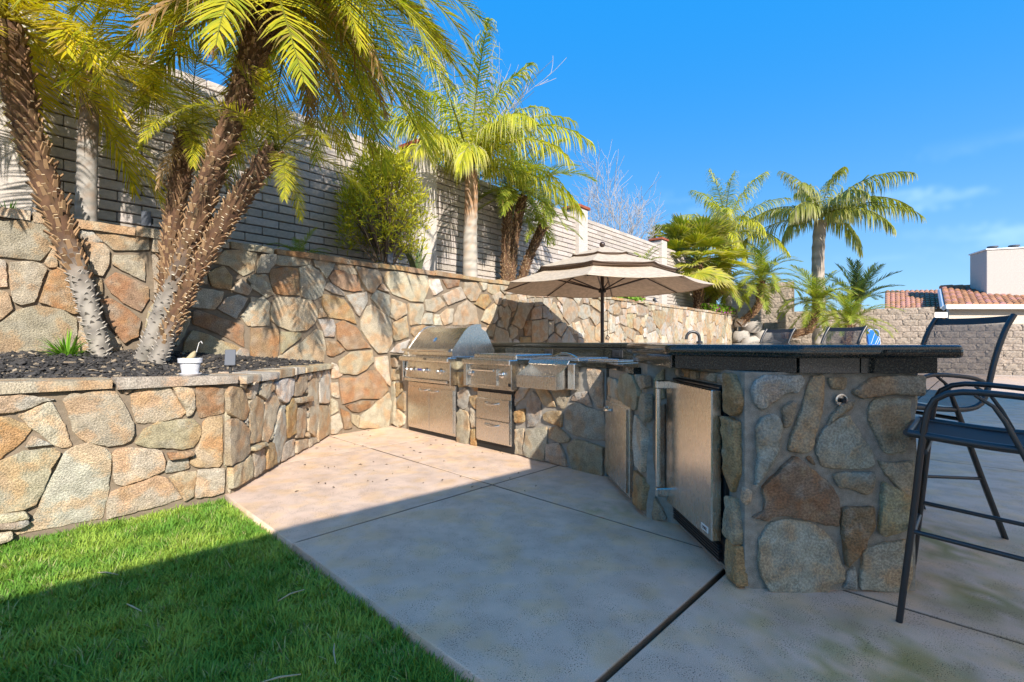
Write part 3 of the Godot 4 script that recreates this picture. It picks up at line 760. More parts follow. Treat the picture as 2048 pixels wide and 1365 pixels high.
		["y", 1053, 199, 1060, 189, 1063, 189, 1067, 191, 1078, 193, 1079, 194, 1080, 199],
		["p", 1115, 184, 1126, 185, 1138, 185, 1139, 199, 1114, 199],
		["t", 722, 150, 725, 148, 731, 155, 733, 159, 724, 155],
		["y", 1162, 89, 1187, 89, 1185, 98, 1177, 97, 1167, 97],
		["w", 857, 176, 861, 173, 866, 167, 873, 161, 874, 160, 874, 166, 872, 174, 862, 182, 860, 182],
		["p", 790, 187, 810, 186, 811, 188, 811, 199, 790, 199],
		["p", 1032, 131, 1036, 131, 1054, 136, 1050, 150, 1033, 150],
		["c", 914, 124, 927, 123, 927, 124, 918, 144, 913, 146, 909, 144],
		["c", 698, 169, 703, 165, 712, 167, 712, 168, 706, 182, 703, 181, 698, 170],
		["y", 693, 199, 695, 191, 703, 186, 707, 186, 712, 197, 712, 199],
		["t", 502, 89, 527, 89, 526, 94, 511, 101, 504, 96, 503, 94],
		["w", 1272, 89, 1293, 89, 1285, 100, 1280, 100, 1273, 91],
		["t", 553, 89, 569, 90, 569, 92, 565, 105, 563, 105, 554, 103],
		["c", 1025, 123, 1027, 108, 1034, 108, 1038, 113, 1037, 115, 1032, 127, 1031, 128, 1025, 128],
		["p", 1242, 89, 1262, 89, 1254, 98, 1252, 98, 1243, 93],
		["y", 1304, 135, 1309, 132, 1316, 127, 1317, 127, 1326, 140, 1326, 141, 1308, 142, 1304, 136],
		["p", 686, 99, 689, 96, 698, 90, 701, 89, 702, 99, 703, 103, 685, 103],
		["w", 1330, 102, 1337, 92, 1339, 90, 1338, 105, 1338, 114, 1330, 111],
		["p", 925, 89, 948, 89, 945, 96, 934, 97, 927, 99, 926, 97],
		["c", 1191, 171, 1192, 171, 1195, 174, 1194, 180, 1194, 188, 1193, 191, 1192, 189, 1188, 176],
		["c", 842, 199, 844, 197, 856, 189, 859, 187, 862, 189, 869, 199],
		["p", 624, 109, 630, 101, 644, 102, 646, 107, 645, 109, 636, 119, 628, 118],
		["y", 1115, 89, 1142, 89, 1142, 90, 1134, 101, 1131, 102, 1119, 94, 1115, 90],
		["y", 1260, 178, 1261, 174, 1267, 173, 1273, 171, 1276, 170, 1278, 184, 1263, 180],
		["y", 675, 138, 676, 137, 682, 138, 689, 146, 686, 157, 682, 149],
		["c", 1045, 89, 1070, 89, 1060, 100, 1057, 97],
		["w", 605, 117, 611, 109, 621, 109, 622, 110, 625, 119, 625, 120, 616, 131, 611, 130],
		["p", 1311, 105, 1312, 101, 1314, 100, 1326, 103, 1326, 104, 1327, 111, 1320, 117, 1319, 116, 1312, 108],
		["w", 731, 197, 733, 189, 737, 189, 753, 199, 730, 199],
		["t", 589, 89, 608, 89, 604, 96, 591, 97],
		["w", 664, 109, 668, 101, 670, 96, 672, 96, 680, 100, 681, 104, 674, 111, 671, 112, 665, 112],
		["w", 1924, 115, 1943, 108, 1964, 122, 1965, 134, 1965, 151, 1957, 160, 1949, 168, 1946, 168, 1934, 163, 1930, 161, 1929, 156, 1927, 138, 1925, 119],
		["w", 1445, 148, 1452, 130, 1457, 115, 1459, 113, 1462, 112, 1470, 110, 1473, 113, 1481, 120, 1483, 123, 1487, 143, 1487, 146, 1481, 156, 1480, 157, 1454, 162, 1452, 161, 1446, 152],
		["c", 1422, 163, 1435, 151, 1442, 151, 1448, 159, 1450, 164, 1450, 171, 1448, 193, 1447, 198, 1422, 198],
		["w", 1967, 122, 1979, 106, 2004, 104, 2005, 107, 2008, 139, 2008, 146, 2007, 147, 1985, 156, 1982, 157, 1968, 150, 1967, 132],
		["p", 1813, 122, 1843, 126, 1847, 127, 1847, 148, 1845, 152, 1835, 168, 1831, 169, 1813, 164],
		["g", 1693, 123, 1699, 91, 1731, 104, 1736, 106, 1734, 110, 1719, 136, 1713, 148, 1710, 148, 1701, 143, 1693, 127],
		["w", 1528, 133, 1531, 115, 1532, 110, 1537, 107, 1540, 107, 1560, 117, 1562, 118, 1563, 124, 1564, 145, 1564, 150, 1545, 157, 1542, 157, 1540, 155, 1529, 139, 1528, 136],
		["w", 1341, 76, 1362, 77, 1365, 79, 1378, 101, 1379, 104, 1369, 125, 1345, 123, 1342, 122],
		["c", 1973, 76, 2007, 76, 2007, 90, 2006, 100, 2002, 102, 1980, 102],
		["c", 1396, 97, 1399, 84, 1401, 77, 1433, 76, 1434, 81, 1435, 93, 1422, 109, 1417, 114, 1414, 115, 1411, 115, 1396, 101],
		["c", 1572, 195, 1575, 178, 1577, 164, 1600, 157, 1605, 165, 1606, 187, 1606, 198, 1572, 198],
		["c", 1653, 148, 1655, 143, 1664, 128, 1665, 127, 1677, 127, 1690, 128, 1691, 129, 1698, 143, 1698, 145, 1677, 169, 1672, 174, 1669, 173, 1658, 165, 1654, 160],
		["w", 1346, 189, 1364, 175, 1365, 175, 1372, 182, 1384, 192, 1385, 197, 1346, 197],
		["c", 1710, 197, 1716, 176, 1718, 168, 1719, 165, 1746, 171, 1746, 182, 1745, 195, 1744, 198, 1710, 198],
		["y", 2008, 102, 2015, 102, 2028, 103, 2029, 104, 2028, 149, 2027, 150, 2015, 150, 2011, 145, 2006, 105],
		["w", 1591, 104, 1604, 78, 1605, 77, 1623, 77, 1626, 81, 1629, 92, 1629, 99, 1623, 120, 1608, 128, 1607, 128, 1604, 124, 1593, 106],
		["w", 1873, 114, 1879, 97, 1881, 96, 1900, 98, 1910, 99, 1913, 107, 1913, 109, 1911, 113, 1899, 127, 1891, 138, 1889, 139, 1878, 122, 1873, 115],
		["y", 1507, 76, 1540, 76, 1540, 83, 1536, 104, 1532, 107, 1530, 107, 1518, 100, 1510, 96, 1509, 91, 1507, 82],
		["c", 1950, 170, 1966, 154, 1968, 154, 1979, 159, 1981, 160, 1989, 198, 1953, 198, 1950, 174],
		["c", 1836, 171, 1848, 150, 1853, 151, 1875, 165, 1872, 176, 1868, 198, 1844, 198, 1843, 197, 1836, 174],
		["p", 1739, 104, 1747, 77, 1780, 77, 1781, 81, 1785, 104, 1785, 111, 1780, 118, 1778, 120, 1773, 121, 1757, 124, 1755, 124, 1752, 120, 1739, 106],
		["p", 1871, 194, 1877, 166, 1881, 162, 1888, 157, 1890, 157, 1909, 174, 1909, 179, 1907, 194, 1906, 198, 1871, 198],
		["y", 1661, 95, 1670, 78, 1671, 77, 1692, 77, 1693, 78, 1696, 87, 1696, 96, 1692, 121, 1690, 125, 1678, 125, 1665, 124, 1664, 119, 1661, 97],
		["y", 1436, 76, 1473, 76, 1473, 82, 1470, 103, 1469, 107, 1468, 108, 1458, 109, 1451, 103, 1444, 97, 1439, 93, 1438, 89, 1436, 80],
		["w", 1752, 164, 1753, 151, 1755, 127, 1759, 126, 1775, 124, 1778, 124, 1779, 131, 1781, 149, 1781, 158, 1780, 160, 1776, 166, 1770, 172, 1768, 172, 1753, 168, 1752, 167],
		["g", 1783, 76, 1823, 77, 1823, 79, 1817, 96, 1811, 115, 1807, 116, 1788, 110, 1783, 80],
		["p", 2015, 154, 2029, 152, 2029, 198, 2014, 198],
		["p", 1913, 88, 1914, 77, 1946, 77, 1946, 82, 1942, 105, 1941, 106, 1926, 112, 1923, 112, 1916, 107, 1913, 100],
		["c", 1603, 152, 1608, 132, 1611, 129, 1623, 124, 1625, 124, 1635, 133, 1649, 147, 1650, 149, 1650, 160, 1646, 166, 1642, 169, 1638, 169, 1613, 165, 1608, 164, 1603, 157],
		["y", 1364, 76, 1399, 77, 1399, 79, 1393, 99, 1390, 100, 1382, 102, 1381, 101],
		["c", 1873, 76, 1911, 76, 1911, 87, 1909, 97, 1901, 96, 1892, 95, 1883, 94, 1879, 93],
		["c", 1485, 119, 1506, 98, 1510, 98, 1514, 101, 1528, 109, 1529, 110, 1529, 113, 1526, 131, 1524, 135, 1522, 137, 1507, 148, 1503, 148, 1490, 144, 1489, 141, 1485, 121],
		["g", 1749, 171, 1752, 170, 1770, 175, 1778, 197, 1778, 198, 1747, 198],
		["y", 1850, 127, 1852, 125, 1871, 116, 1875, 122, 1887, 139, 1888, 141, 1888, 154, 1877, 162, 1874, 162, 1860, 153, 1850, 147],
		["w", 1639, 195, 1644, 172, 1652, 163, 1653, 163, 1669, 177, 1673, 186, 1677, 197, 1677, 198, 1639, 198],
		["w", 1539, 177, 1543, 160, 1562, 154, 1566, 153, 1574, 163, 1573, 170, 1570, 193, 1569, 198, 1545, 198, 1544, 196, 1539, 181],
		["p", 1483, 159, 1488, 150, 1490, 148, 1493, 148, 1505, 151, 1506, 152, 1508, 159, 1514, 177, 1514, 182, 1512, 187, 1507, 197, 1506, 198, 1486, 198, 1485, 192, 1483, 164],
		["w", 1909, 195, 1912, 180, 1913, 175, 1915, 173, 1930, 164, 1947, 171, 1948, 175, 1950, 191, 1951, 198, 1909, 198],
		["c", 1420, 115, 1434, 97, 1438, 95, 1451, 106, 1456, 111, 1456, 113, 1444, 146, 1442, 148, 1434, 148, 1431, 142, 1424, 128, 1420, 119],
		["c", 1802, 197, 1806, 185, 1813, 167, 1815, 167, 1833, 172, 1841, 198, 1802, 198],
		["w", 1371, 127, 1381, 107, 1383, 104, 1393, 102, 1408, 117, 1408, 118, 1403, 131, 1398, 148, 1396, 149, 1379, 141],
		["w", 1540, 100, 1543, 77, 1569, 77, 1570, 79, 1576, 103, 1564, 115, 1562, 115, 1549, 108, 1540, 104],
		["w", 1842, 77, 1871, 77, 1872, 78, 1877, 95, 1871, 112, 1869, 114, 1858, 120, 1850, 124, 1849, 121, 1847, 108, 1842, 80],
		["t", 1389, 188, 1396, 169, 1398, 157, 1400, 156, 1418, 164, 1419, 165, 1419, 198, 1390, 198, 1389, 196],
		["p", 1565, 118, 1577, 106, 1584, 106, 1590, 107, 1605, 129, 1605, 136, 1601, 151, 1599, 155, 1578, 161, 1576, 161, 1570, 155, 1567, 150, 1566, 144, 1565, 123],
		["c", 1673, 176, 1679, 169, 1700, 146, 1702, 146, 1711, 151, 1716, 164, 1715, 170, 1710, 192, 1707, 198, 1680, 198, 1679, 196, 1673, 177],
		["c", 1812, 117, 1818, 100, 1826, 77, 1839, 77, 1841, 82, 1843, 102, 1847, 123, 1847, 124, 1844, 124, 1825, 121, 1815, 120, 1812, 118],
		["c", 1715, 147, 1725, 129, 1734, 113, 1738, 108, 1742, 113, 1752, 126, 1752, 137, 1750, 162, 1749, 168, 1743, 168, 1722, 163, 1718, 161, 1714, 151],
		["w", 2010, 77, 2029, 77, 2028, 101, 2009, 99],
		["w", 1509, 199, 1517, 182, 1536, 181, 1542, 197, 1542, 198],
		["c", 1449, 195, 1453, 165, 1455, 164, 1462, 163, 1476, 161, 1480, 161, 1481, 165, 1482, 179, 1484, 194, 1484, 198, 1449, 198],
		["w", 1626, 119, 1632, 96, 1645, 96, 1658, 97, 1659, 99, 1662, 121, 1662, 125, 1660, 130, 1651, 145, 1626, 121],
		["c", 1473, 104, 1475, 84, 1476, 77, 1504, 77, 1506, 93, 1506, 96, 1491, 109, 1484, 116, 1479, 114, 1472, 109],
		["t", 1984, 159, 2005, 150, 2010, 149, 2013, 152, 2013, 176, 2012, 198, 1991, 198, 1990, 197, 1985, 169, 1984, 164],
		["y", 1781, 122, 1785, 115, 1787, 113, 1790, 113, 1809, 120, 1810, 121, 1810, 162, 1807, 162, 1786, 157, 1784, 156, 1783, 147, 1781, 129],
		["c", 1891, 141, 1913, 113, 1915, 110, 1922, 115, 1923, 120, 1924, 129, 1928, 157, 1928, 162, 1912, 173, 1909, 172, 1898, 161, 1891, 154],
		["t", 1945, 100, 1948, 77, 1970, 77, 1971, 78, 1977, 100, 1977, 105, 1969, 115, 1966, 119, 1963, 119, 1945, 106],
		["c", 1695, 76, 1744, 76, 1744, 79, 1737, 102, 1735, 103, 1701, 90, 1699, 89],
		["t", 1608, 166, 1611, 166, 1630, 170, 1641, 172, 1641, 176, 1636, 198, 1609, 198, 1608, 186],
		["t", 1773, 173, 1783, 161, 1785, 160, 1810, 165, 1810, 167, 1800, 198, 1780, 198, 1779, 196, 1773, 176],
		["c", 1626, 76, 1668, 76, 1662, 87, 1658, 94, 1647, 94, 1632, 93, 1626, 77],
		["w", 1507, 150, 1525, 138, 1530, 144, 1540, 158, 1540, 163, 1537, 175, 1536, 178, 1533, 179, 1516, 179, 1513, 168],
		["t", 1366, 162, 1377, 143, 1396, 152, 1397, 155, 1387, 191, 1384, 188, 1365, 170],
		["c", 1572, 77, 1603, 76, 1596, 89, 1590, 102, 1589, 103, 1579, 102, 1578, 101, 1576, 93, 1572, 78],
		["c", 1399, 150, 1404, 136, 1409, 120, 1410, 119, 1417, 118, 1427, 138, 1432, 147, 1432, 150, 1419, 162, 1402, 154, 1399, 152],
	],
	"D": [
		["o", 138, 87, 161, 88, 161, 82, 139, 78],
		["g", 138, 75, 160, 77, 160, 62, 140, 59],
		["y", 140, 53, 152, 59, 159, 58, 159, 46, 150, 36, 140, 39],
		["g", 163, 61, 173, 62, 173, 57, 165, 57],
		["g", 161, 51, 173, 53, 173, 42, 171, 38, 162, 43],
		["c", 138, 32, 144, 36, 154, 34, 160, 27, 159, 8, 156, 0, 139, -1],
		["c", 162, 39, 171, 36, 171, 20, 163, 18, 161, 27],
		["g", 162, 16, 171, 18, 171, 0, 162, 0],
		["t", -5, 88, 13, 88, 14, 76, -5, 76],
		["c", -5, 73, 19, 73, 21, 61, -2, 58],
		["c", -7, 54, 7, 57, 10, 42, 7, 4, -4, 2],
		["g", 11, 56, 25, 57, 27, 47, 12, 38],
		["g", 13, 32, 28, 45, 32, 43, 32, 22, 14, 25],
		["w", 5, 18, 16, 23, 32, 16, 30, 6, 19, 0, 7, 3],
		["o", 238, 86, 254, 87, 257, 83, 251, 75, 239, 75],
		["c", 228, 58, 237, 67, 251, 73, 248, 67, 239, 55, 233, 52, 228, 47],
		["g", 227, 41, 241, 46, 240, 33, 228, 31],
		["y", 243, 50, 250, 62, 256, 61, 261, 54, 261, 39, 254, 31, 244, 29],
		["t", 253, 67, 265, 68, 274, 60, 279, 51, 269, 50, 263, 52],
		["t", 274, 65, 284, 68, 295, 68, 294, 62, 288, 50, 281, 53],
		["y", 296, 58, 301, 65, 314, 67, 319, 55, 315, 55, 304, 58],
		["t", 314, 86, 323, 87, 330, 84, 330, 55, 325, 55, 317, 65, 315, 76],
		["y", 289, 45, 293, 53, 301, 57, 311, 54, 331, 52, 333, 37, 331, 29, 317, 28, 298, 29, 291, 33],
		["g", 264, 42, 269, 46, 283, 48, 287, 45, 286, 34, 276, 35, 265, 38],
		["t", 271, 31, 281, 34, 296, 26, 294, 22, 285, 20, 271, 23],
		["c", 227, 24, 239, 27, 240, 2, 227, 1],
		["y", 243, 26, 254, 29, 268, 32, 269, 23, 266, 1, 255, 0, 240, 3, 242, 19],
		["t", 268, 16, 283, 20, 289, 12, 292, 1, 281, 1, 268, 2],
		["t", 293, 18, 301, 26, 317, 25, 331, 23, 330, 0, 318, 0, 298, 0],
	],
	"E": [
		["c", 5, 80, 29, 80, 33, 74, 31, 64, 5, 62],
		["t", 38, 83, 56, 87, 71, 86, 83, 79, 85, 74, 78, 64, 38, 65, 35, 72],
		["t", 77, 87, 97, 88, 98, 81, 91, 79],
		["t", 91, 76, 100, 77, 100, 63, 96, 59, 88, 65],
		["w", 76, 61, 90, 59, 95, 55, 92, 27, 79, 29, 75, 35],
		["g", 75, 24, 90, 24, 95, 20, 92, 4, 75, 2],
		["t", 2, 59, 11, 59, 11, 35, 5, 6],
	],
	"K": [
		["o", 5, 86, 11, 92, 12, 75, 5, 72],
		["b", 8, 69, 12, 71, 12, 17, 8, 17, 4, 44, 5, 58],
		["y", 4, 4, 6, 14, 10, 8, 13, 2, 7, 0, 4, 0],
	],
	"F": [
		["g", 63, 94, 70, 94, 74, 89, 77, 83, 75, 77, 71, 75, 64, 76],
		["g", 63, 74, 74, 73, 75, 50, 69, 40, 64, 47],
		["c", 64, 37, 72, 38, 76, 24, 75, 18, 64, 19],
		["g", 66, 18, 76, 18, 78, 1, 66, 1],
		["t", 35, 89, 44, 89, 43, 93, 35, 93],
		["c", 3, 89, 11, 89, 8, 93, 6, 93],
		["c", 54, 89, 61, 89, 61, 93, 56, 93],
		["g", 16, 89, 23, 89, 24, 93, 18, 93],
		["t", 45, 93, 46, 89, 52, 89, 54, 93],
		["c", 26, 89, 33, 89, 32, 93, 26, 93],
		["t", 1, 90, 2, 90, 4, 93, 1, 93],
		["g", 10, 93, 12, 90, 14, 90, 16, 93],
	],
	"G": [
		["y", 2, 87, 4, 92, 8, 94, 18, 94, 24, 94, 25, 91, 22, 86, 19, 87, 17, 86, 11, 82, 8, 79, 6, 79, 3, 83],
		["y", 4, 71, 7, 76, 11, 77, 14, 76, 15, 72, 14, 61, 8, 51, 4, 46, 4, 51, 5, 58],
		["y", 15, 79, 18, 82, 22, 83, 21, 78, 19, 72, 16, 71, 16, 76],
		["t", 27, 91, 29, 94, 34, 94, 34, 88, 33, 79, 31, 72, 28, 61, 23, 60, 18, 61, 19, 67, 22, 74, 25, 83],
		["o", 35, 93, 44, 93, 43, 88, 37, 88],
		["t", 53, 93, 63, 94, 76, 94, 76, 86, 75, 85, 63, 86, 49, 84, 46, 86, 46, 88, 50, 90],
		["t", 35, 72, 36, 76, 42, 82, 47, 83, 45, 79, 39, 76],
		["y", 30, 60, 31, 66, 33, 71, 39, 75, 44, 77, 47, 72, 51, 66, 55, 61, 55, 55, 52, 53, 42, 53, 33, 54],
		["t", 53, 81, 56, 84, 71, 84, 71, 75, 70, 66, 68, 60, 60, 60, 57, 66, 53, 74],
		["t", 57, 57, 63, 56, 72, 57, 72, 51, 72, 41, 68, 42, 60, 51],
		["y", 37, 51, 42, 52, 55, 52, 55, 48, 54, 44, 52, 42, 49, 43, 44, 45, 40, 45],
		["b", 7, 46, 11, 50, 21, 59, 27, 54, 35, 48, 40, 40, 40, 37, 40, 28, 34, 29, 26, 31, 16, 33, 11, 32, 9, 30, 3, 32, 8, 35, 7, 42],
		["y", 5, 15, 6, 23, 10, 29, 16, 31, 26, 30, 33, 27, 38, 21, 42, 11, 43, 6, 41, 4, 36, 3, 35, 0, 19, -1, 10, 0, 7, 5, 5, 11],
		["b", 41, 36, 44, 37, 55, 37, 55, 30, 53, 26, 50, 19, 46, 14, 43, 11, 42, 19, 41, 27],
		["c", 50, 19, 54, 20, 69, 23, 71, 19, 71, 7, 69, 0, 58, 0, 49, 1, 49, 6],
		["o", 57, 26, 57, 29, 58, 37, 58, 44, 59, 48, 65, 45, 71, 41, 71, 33, 73, 30, 69, 27, 59, 24],
		["c", -1, 45, 2, 44, 2, 40, 0, 37, -2, 39],
		["y", 44, 9, 47, 11, 48, 1, 42, 1],
		["b", 26, 58, 28, 59, 30, 55, 29, 55],
	],
}

# ---------- stones ----------
const TONES := {"c": [0.68, 0.59, 0.455], "t": [0.59, 0.485, 0.355], "g": [0.58, 0.42, 0.24], "y": [0.55, 0.52, 0.45], "b": [0.43, 0.285, 0.18], "p": [0.60, 0.50, 0.385], "w": [0.76, 0.71, 0.62], "o": [0.54, 0.475, 0.34]}

func rounded(poly: PackedVector2Array, step: float, jit: float) -> PackedVector2Array:
	if Geometry2D.is_polygon_clockwise(poly): poly.reverse()
	var a := PackedVector2Array()
	var m := poly.size()
	for k in m:                       # cut the corners once
		var p := poly[k]
		var q := poly[(k + 1) % m]
		var len := p.distance_to(q)
		var cut := minf(0.22, 0.008 / maxf(len, 0.001))
		a.append(p.lerp(q, cut)); a.append(p.lerp(q, 1.0 - cut))
	var o := PackedVector2Array()
	m = a.size()
	for k in m:                       # split long edges and let them wander
		var p := a[k]
		var q := a[(k + 1) % m]
		var cnt := maxi(1, int(p.distance_to(q) / step))
		var nn := (q - p).orthogonal().normalized()
		for e in cnt:
			var pt := p.lerp(q, float(e) / cnt)
			o.append(pt + nn * (noise.get_noise_2d(pt.x * 900.0, pt.y * 900.0) * jit + R(-0.25, 0.25) * jit))
	return o

func stone_mesh(poly: PackedVector2Array, thick: float, tone: String, inset := 0.004, fine := 1.0, seedoff := 0.0, flat_top := 0.0075) -> ArrayMesh:
	var area := 0.0
	for k in poly.size(): area += poly[k].cross(poly[(k + 1) % poly.size()])
	area = absf(area) * 0.5
	var step := clampf(sqrt(area) / 7.0 / fine, 0.012, 0.06)
	var ring := rounded(poly, step * 1.1, minf(0.010, sqrt(area) * 0.03))
	var m := ring.size()
	var cen := Vector2.ZERO
	for p in ring: cen += p
	cen /= m
	var mb := MB.new()
	var tn: Array = TONES[tone]
	var base := Color(tn[0], tn[1], tn[2]) * R(0.86, 1.16)
	base.r *= R(0.96, 1.02); base.b *= R(0.88, 1.06)
	var rust := Color(0.42, 0.275, 0.13).lerp(Color(0.56, 0.43, 0.23), R(0, 1))
	var pale := Color(0.50, 0.46, 0.38)
	var amount := R(-0.7, -0.2) + (0.3 if tone in ["g", "b"] else 0.1 if tone in ["p", "t"] else 0.0)
	var so := Vector2(R(-500, 500), R(-500, 500))
	var uo := Vector2(R(0, 1), R(0, 1))
	var rot := R(0, TAU)
	var grad := Vector2(R(-0.035, 0.035), R(-0.05, 0.05))
	var layer := R(0.6, 2.2)
	var lay_dir := Vector2(1, 0).rotated(R(-0.5, 0.5))
	var inside := PackedVector2Array()
	var ins := PackedVector2Array()
	for k in m:
		var t := (ring[(k + 1) % m] - ring[(k + m - 1) % m]).normalized()
		ins.append(ring[k] + Vector2(-t.y, t.x) * inset)
	var bb := Rect2(ring[0], Vector2.ZERO)
	for p in ring: bb = bb.expand(p)
	var shr := PackedVector2Array()
	for k in m:
		var t := (ring[(k + 1) % m] - ring[(k + m - 1) % m]).normalized()
		shr.append(ring[k] + Vector2(-t.y, t.x) * (inset + step * 0.55))
	var y := bb.position.y
	var row := 0
	while y < bb.end.y:
		var x := bb.position.x + (step * 0.5 if row % 2 else 0.0)
		while x < bb.end.x:
			var p := Vector2(x + R(-0.2, 0.2) * step, y + R(-0.2, 0.2) * step)
			if Geometry2D.is_point_in_polygon(p, shr): inside.append(p)
			x += step
		y += step * 0.87
		row += 1
	var all := ins.duplicate()
	all.append_array(inside)
	var zs := PackedFloat32Array()
	for k in all.size():
		var p := all[k]
		var w := noise.get_noise_2d(p.x * 260.0 + so.x, p.y * 260.0 + so.y)
		var w2 := noise.get_noise_2d(p.x * 900.0 + so.y, p.y * 900.0 + so.x)
		zs.append(thick + grad.dot(p - cen) + flat_top * (w * 1.3 + w2 * 0.6) + (0.0 if k < m else flat_top * 0.5))
	var colour := func(p: Vector2) -> Color:
		var a: float = noise.get_noise_2d((p.dot(lay_dir)) * 160.0 + so.x, p.dot(lay_dir.orthogonal()) * 160.0 * layer + so.y)
		var g: float = noise.get_noise_2d(p.x * 620.0 - so.x, p.y * 620.0)
		var q: float = noise.get_noise_2d(p.x * 220.0 - so.y, p.y * 220.0 + 77.0)
		var cc := base.lerp(rust, clampf((a * 1.5 + g * 0.8 + amount) * 1.3, 0.0, 0.34 if tone in ["g", "b", "t"] else 0.18))
		return cc.lerp(pale, clampf((q * 1.5 + g * 0.7 - 0.3) * 1.6, 0.0, 0.38)) * (1.0 + 0.22 * g)
	# front
	var nrm := PackedVector3Array()
	nrm.resize(all.size())
	var ix := Geometry2D.triangulate_delaunay(all)
	var keep := PackedInt32Array()
	for k in range(0, ix.size(), 3):
		var pc := (all[ix[k]] + all[ix[k + 1]] + all[ix[k + 2]]) / 3.0
		if Geometry2D.is_point_in_polygon(pc, ins):
			keep.append(ix[k]); keep.append(ix[k + 1]); keep.append(ix[k + 2])
			var A := Vector3(all[ix[k]].x, all[ix[k]].y, zs[ix[k]])
			var B := Vector3(all[ix[k + 1]].x, all[ix[k + 1]].y, zs[ix[k + 1]])
			var C := Vector3(all[ix[k + 2]].x, all[ix[k + 2]].y, zs[ix[k + 2]])
			var g := (B - A).cross(C - A)
			if g.z < 0: g = -g
			for e in 3: nrm[ix[k + e]] += g
	for k in all.size():
		var p := all[k]
		var nn := nrm[k].normalized() if nrm[k].length() > 0 else Vector3.BACK
		if k < m:
			var t := (ring[(k + 1) % m] - ring[(k + m - 1) % m]).normalized()
			nn = (nn + Vector3(t.y, -t.x, 0) * 0.12).normalized()
		mb.col = colour.call(p)
		mb.vert(Vector3(p.x, p.y, zs[k]), nn, p.rotated(rot) / 1.3 + uo)
	for k in range(0, keep.size(), 3):      # split faces: half smooth, half broken into facets
		var A := mb.v[keep[k]]
		var fn := (mb.v[keep[k + 1]] - A).cross(mb.v[keep[k + 2]] - A).normalized()
		if fn.z < 0: fn = -fn
		var ids := []
		for e in 3:
			var q := keep[k + e]
			mb.col = mb.c[q]
			ids.append(mb.vert(mb.v[q], mb.n[q].lerp(fn, 0.65).normalized(), mb.uv[q]))
		mb.tri(ids[0], ids[1], ids[2])
	# rounded edge and side
	var o0 := mb.v.size()
	for k in m:
		var p := ring[k]
		var t := (ring[(k + 1) % m] - ring[(k + m - 1) % m]).normalized()
		var sn := Vector3(t.y, -t.x, 0)
		mb.col = colour.call(p)
		mb.vert(Vector3(p.x, p.y, maxf(0.002, zs[k] - inset * 1.1)), (sn + Vector3(0, 0, 0.3)).normalized(), p.rotated(rot) / 1.3 + uo)
		mb.vert(Vector3(p.x - sn.x * 0.004, p.y - sn.y * 0.004, -0.012), sn, (p + Vector2(sn.x, sn.y) * thick).rotated(rot) / 1.3 + uo)
	for k in m:
		var k2 := (k + 1) % m
		mb.tri(k, k2, o0 + 2 * k); mb.tri(k2, o0 + 2 * k2, o0 + 2 * k)
		mb.tri(o0 + 2 * k, o0 + 2 * k2, o0 + 2 * k + 1); mb.tri(o0 + 2 * k2, o0 + 2 * k2 + 1, o0 + 2 * k + 1)
	return mb.mesh()

func lay_stones(key: String, parent: Node3D, thick: float, fine: float, at := Transform3D.IDENTITY, spread := 0.012, inset := 0.0045, grow := 0.0025) -> void:
	for row in STONES[key]:
		var poly := PackedVector2Array()
		for k in range(1, row.size(), 2): poly.append(Vector2(row[k] * 0.01, row[k + 1] * 0.01))
		var bb := Rect2(poly[0], Vector2.ZERO)
		for p in poly: bb = bb.expand(p)
		var gp := Geometry2D.offset_polygon(poly, grow, Geometry2D.JOIN_MITER)
		if gp.size() == 1: poly = gp[0]
		var t := thick + R(-spread, spread)
		if bb.size.x > 2.6 * bb.size.y and bb.size.y < 0.09: t += 0.035     # thin slabs stand out like ledges
		var o := put("stone", stone_mesh(poly, t, row[0], minf(inset, bb.size.y * 0.2), fine), M.stone, parent)
		o.transform = at

# cap slabs from s0 to s1 along a wall frame; their top at h
func lay_caps(parent: Node3D, at: Transform3D, s0: float, s1: float, h0: float, h1: float, over: float, depth: float, smin: float, smax: float, tones: String) -> void:
	var s := s0
	while s < s1 - 0.05:
		var e := minf(s + R(smin, smax), s1)
		if s1 - e < smin * 0.5: e = s1
		var poly := PackedVector2Array()
		var cnt := maxi(2, int((e - s) / 0.12))
		for k in cnt + 1:
			poly.append(Vector2(lerpf(s + 0.004, e - 0.004, float(k) / cnt), -over + R(-0.016, 0.016)))
		poly.append(Vector2(e - 0.004, depth + R(-0.03, 0.03)))
		poly.append(Vector2(s + 0.004, depth + R(-0.03, 0.03)))
		var h := lerpf(h0, h1, ((s + e) * 0.5 - s0) / (s1 - s0))
		var th := R(0.042, 0.056)
		var o := put("cap_stone", stone_mesh(poly, th, tones[rng.randi() % tones.length()], 0.007, 1.2, 0.0, 0.003), M.stone, parent)
		o.transform = at * Transform3D(Basis(Vector3.RIGHT, Vector3(0, 0, -1), Vector3.UP), Vector3(0, h - th, 0))
		s = e

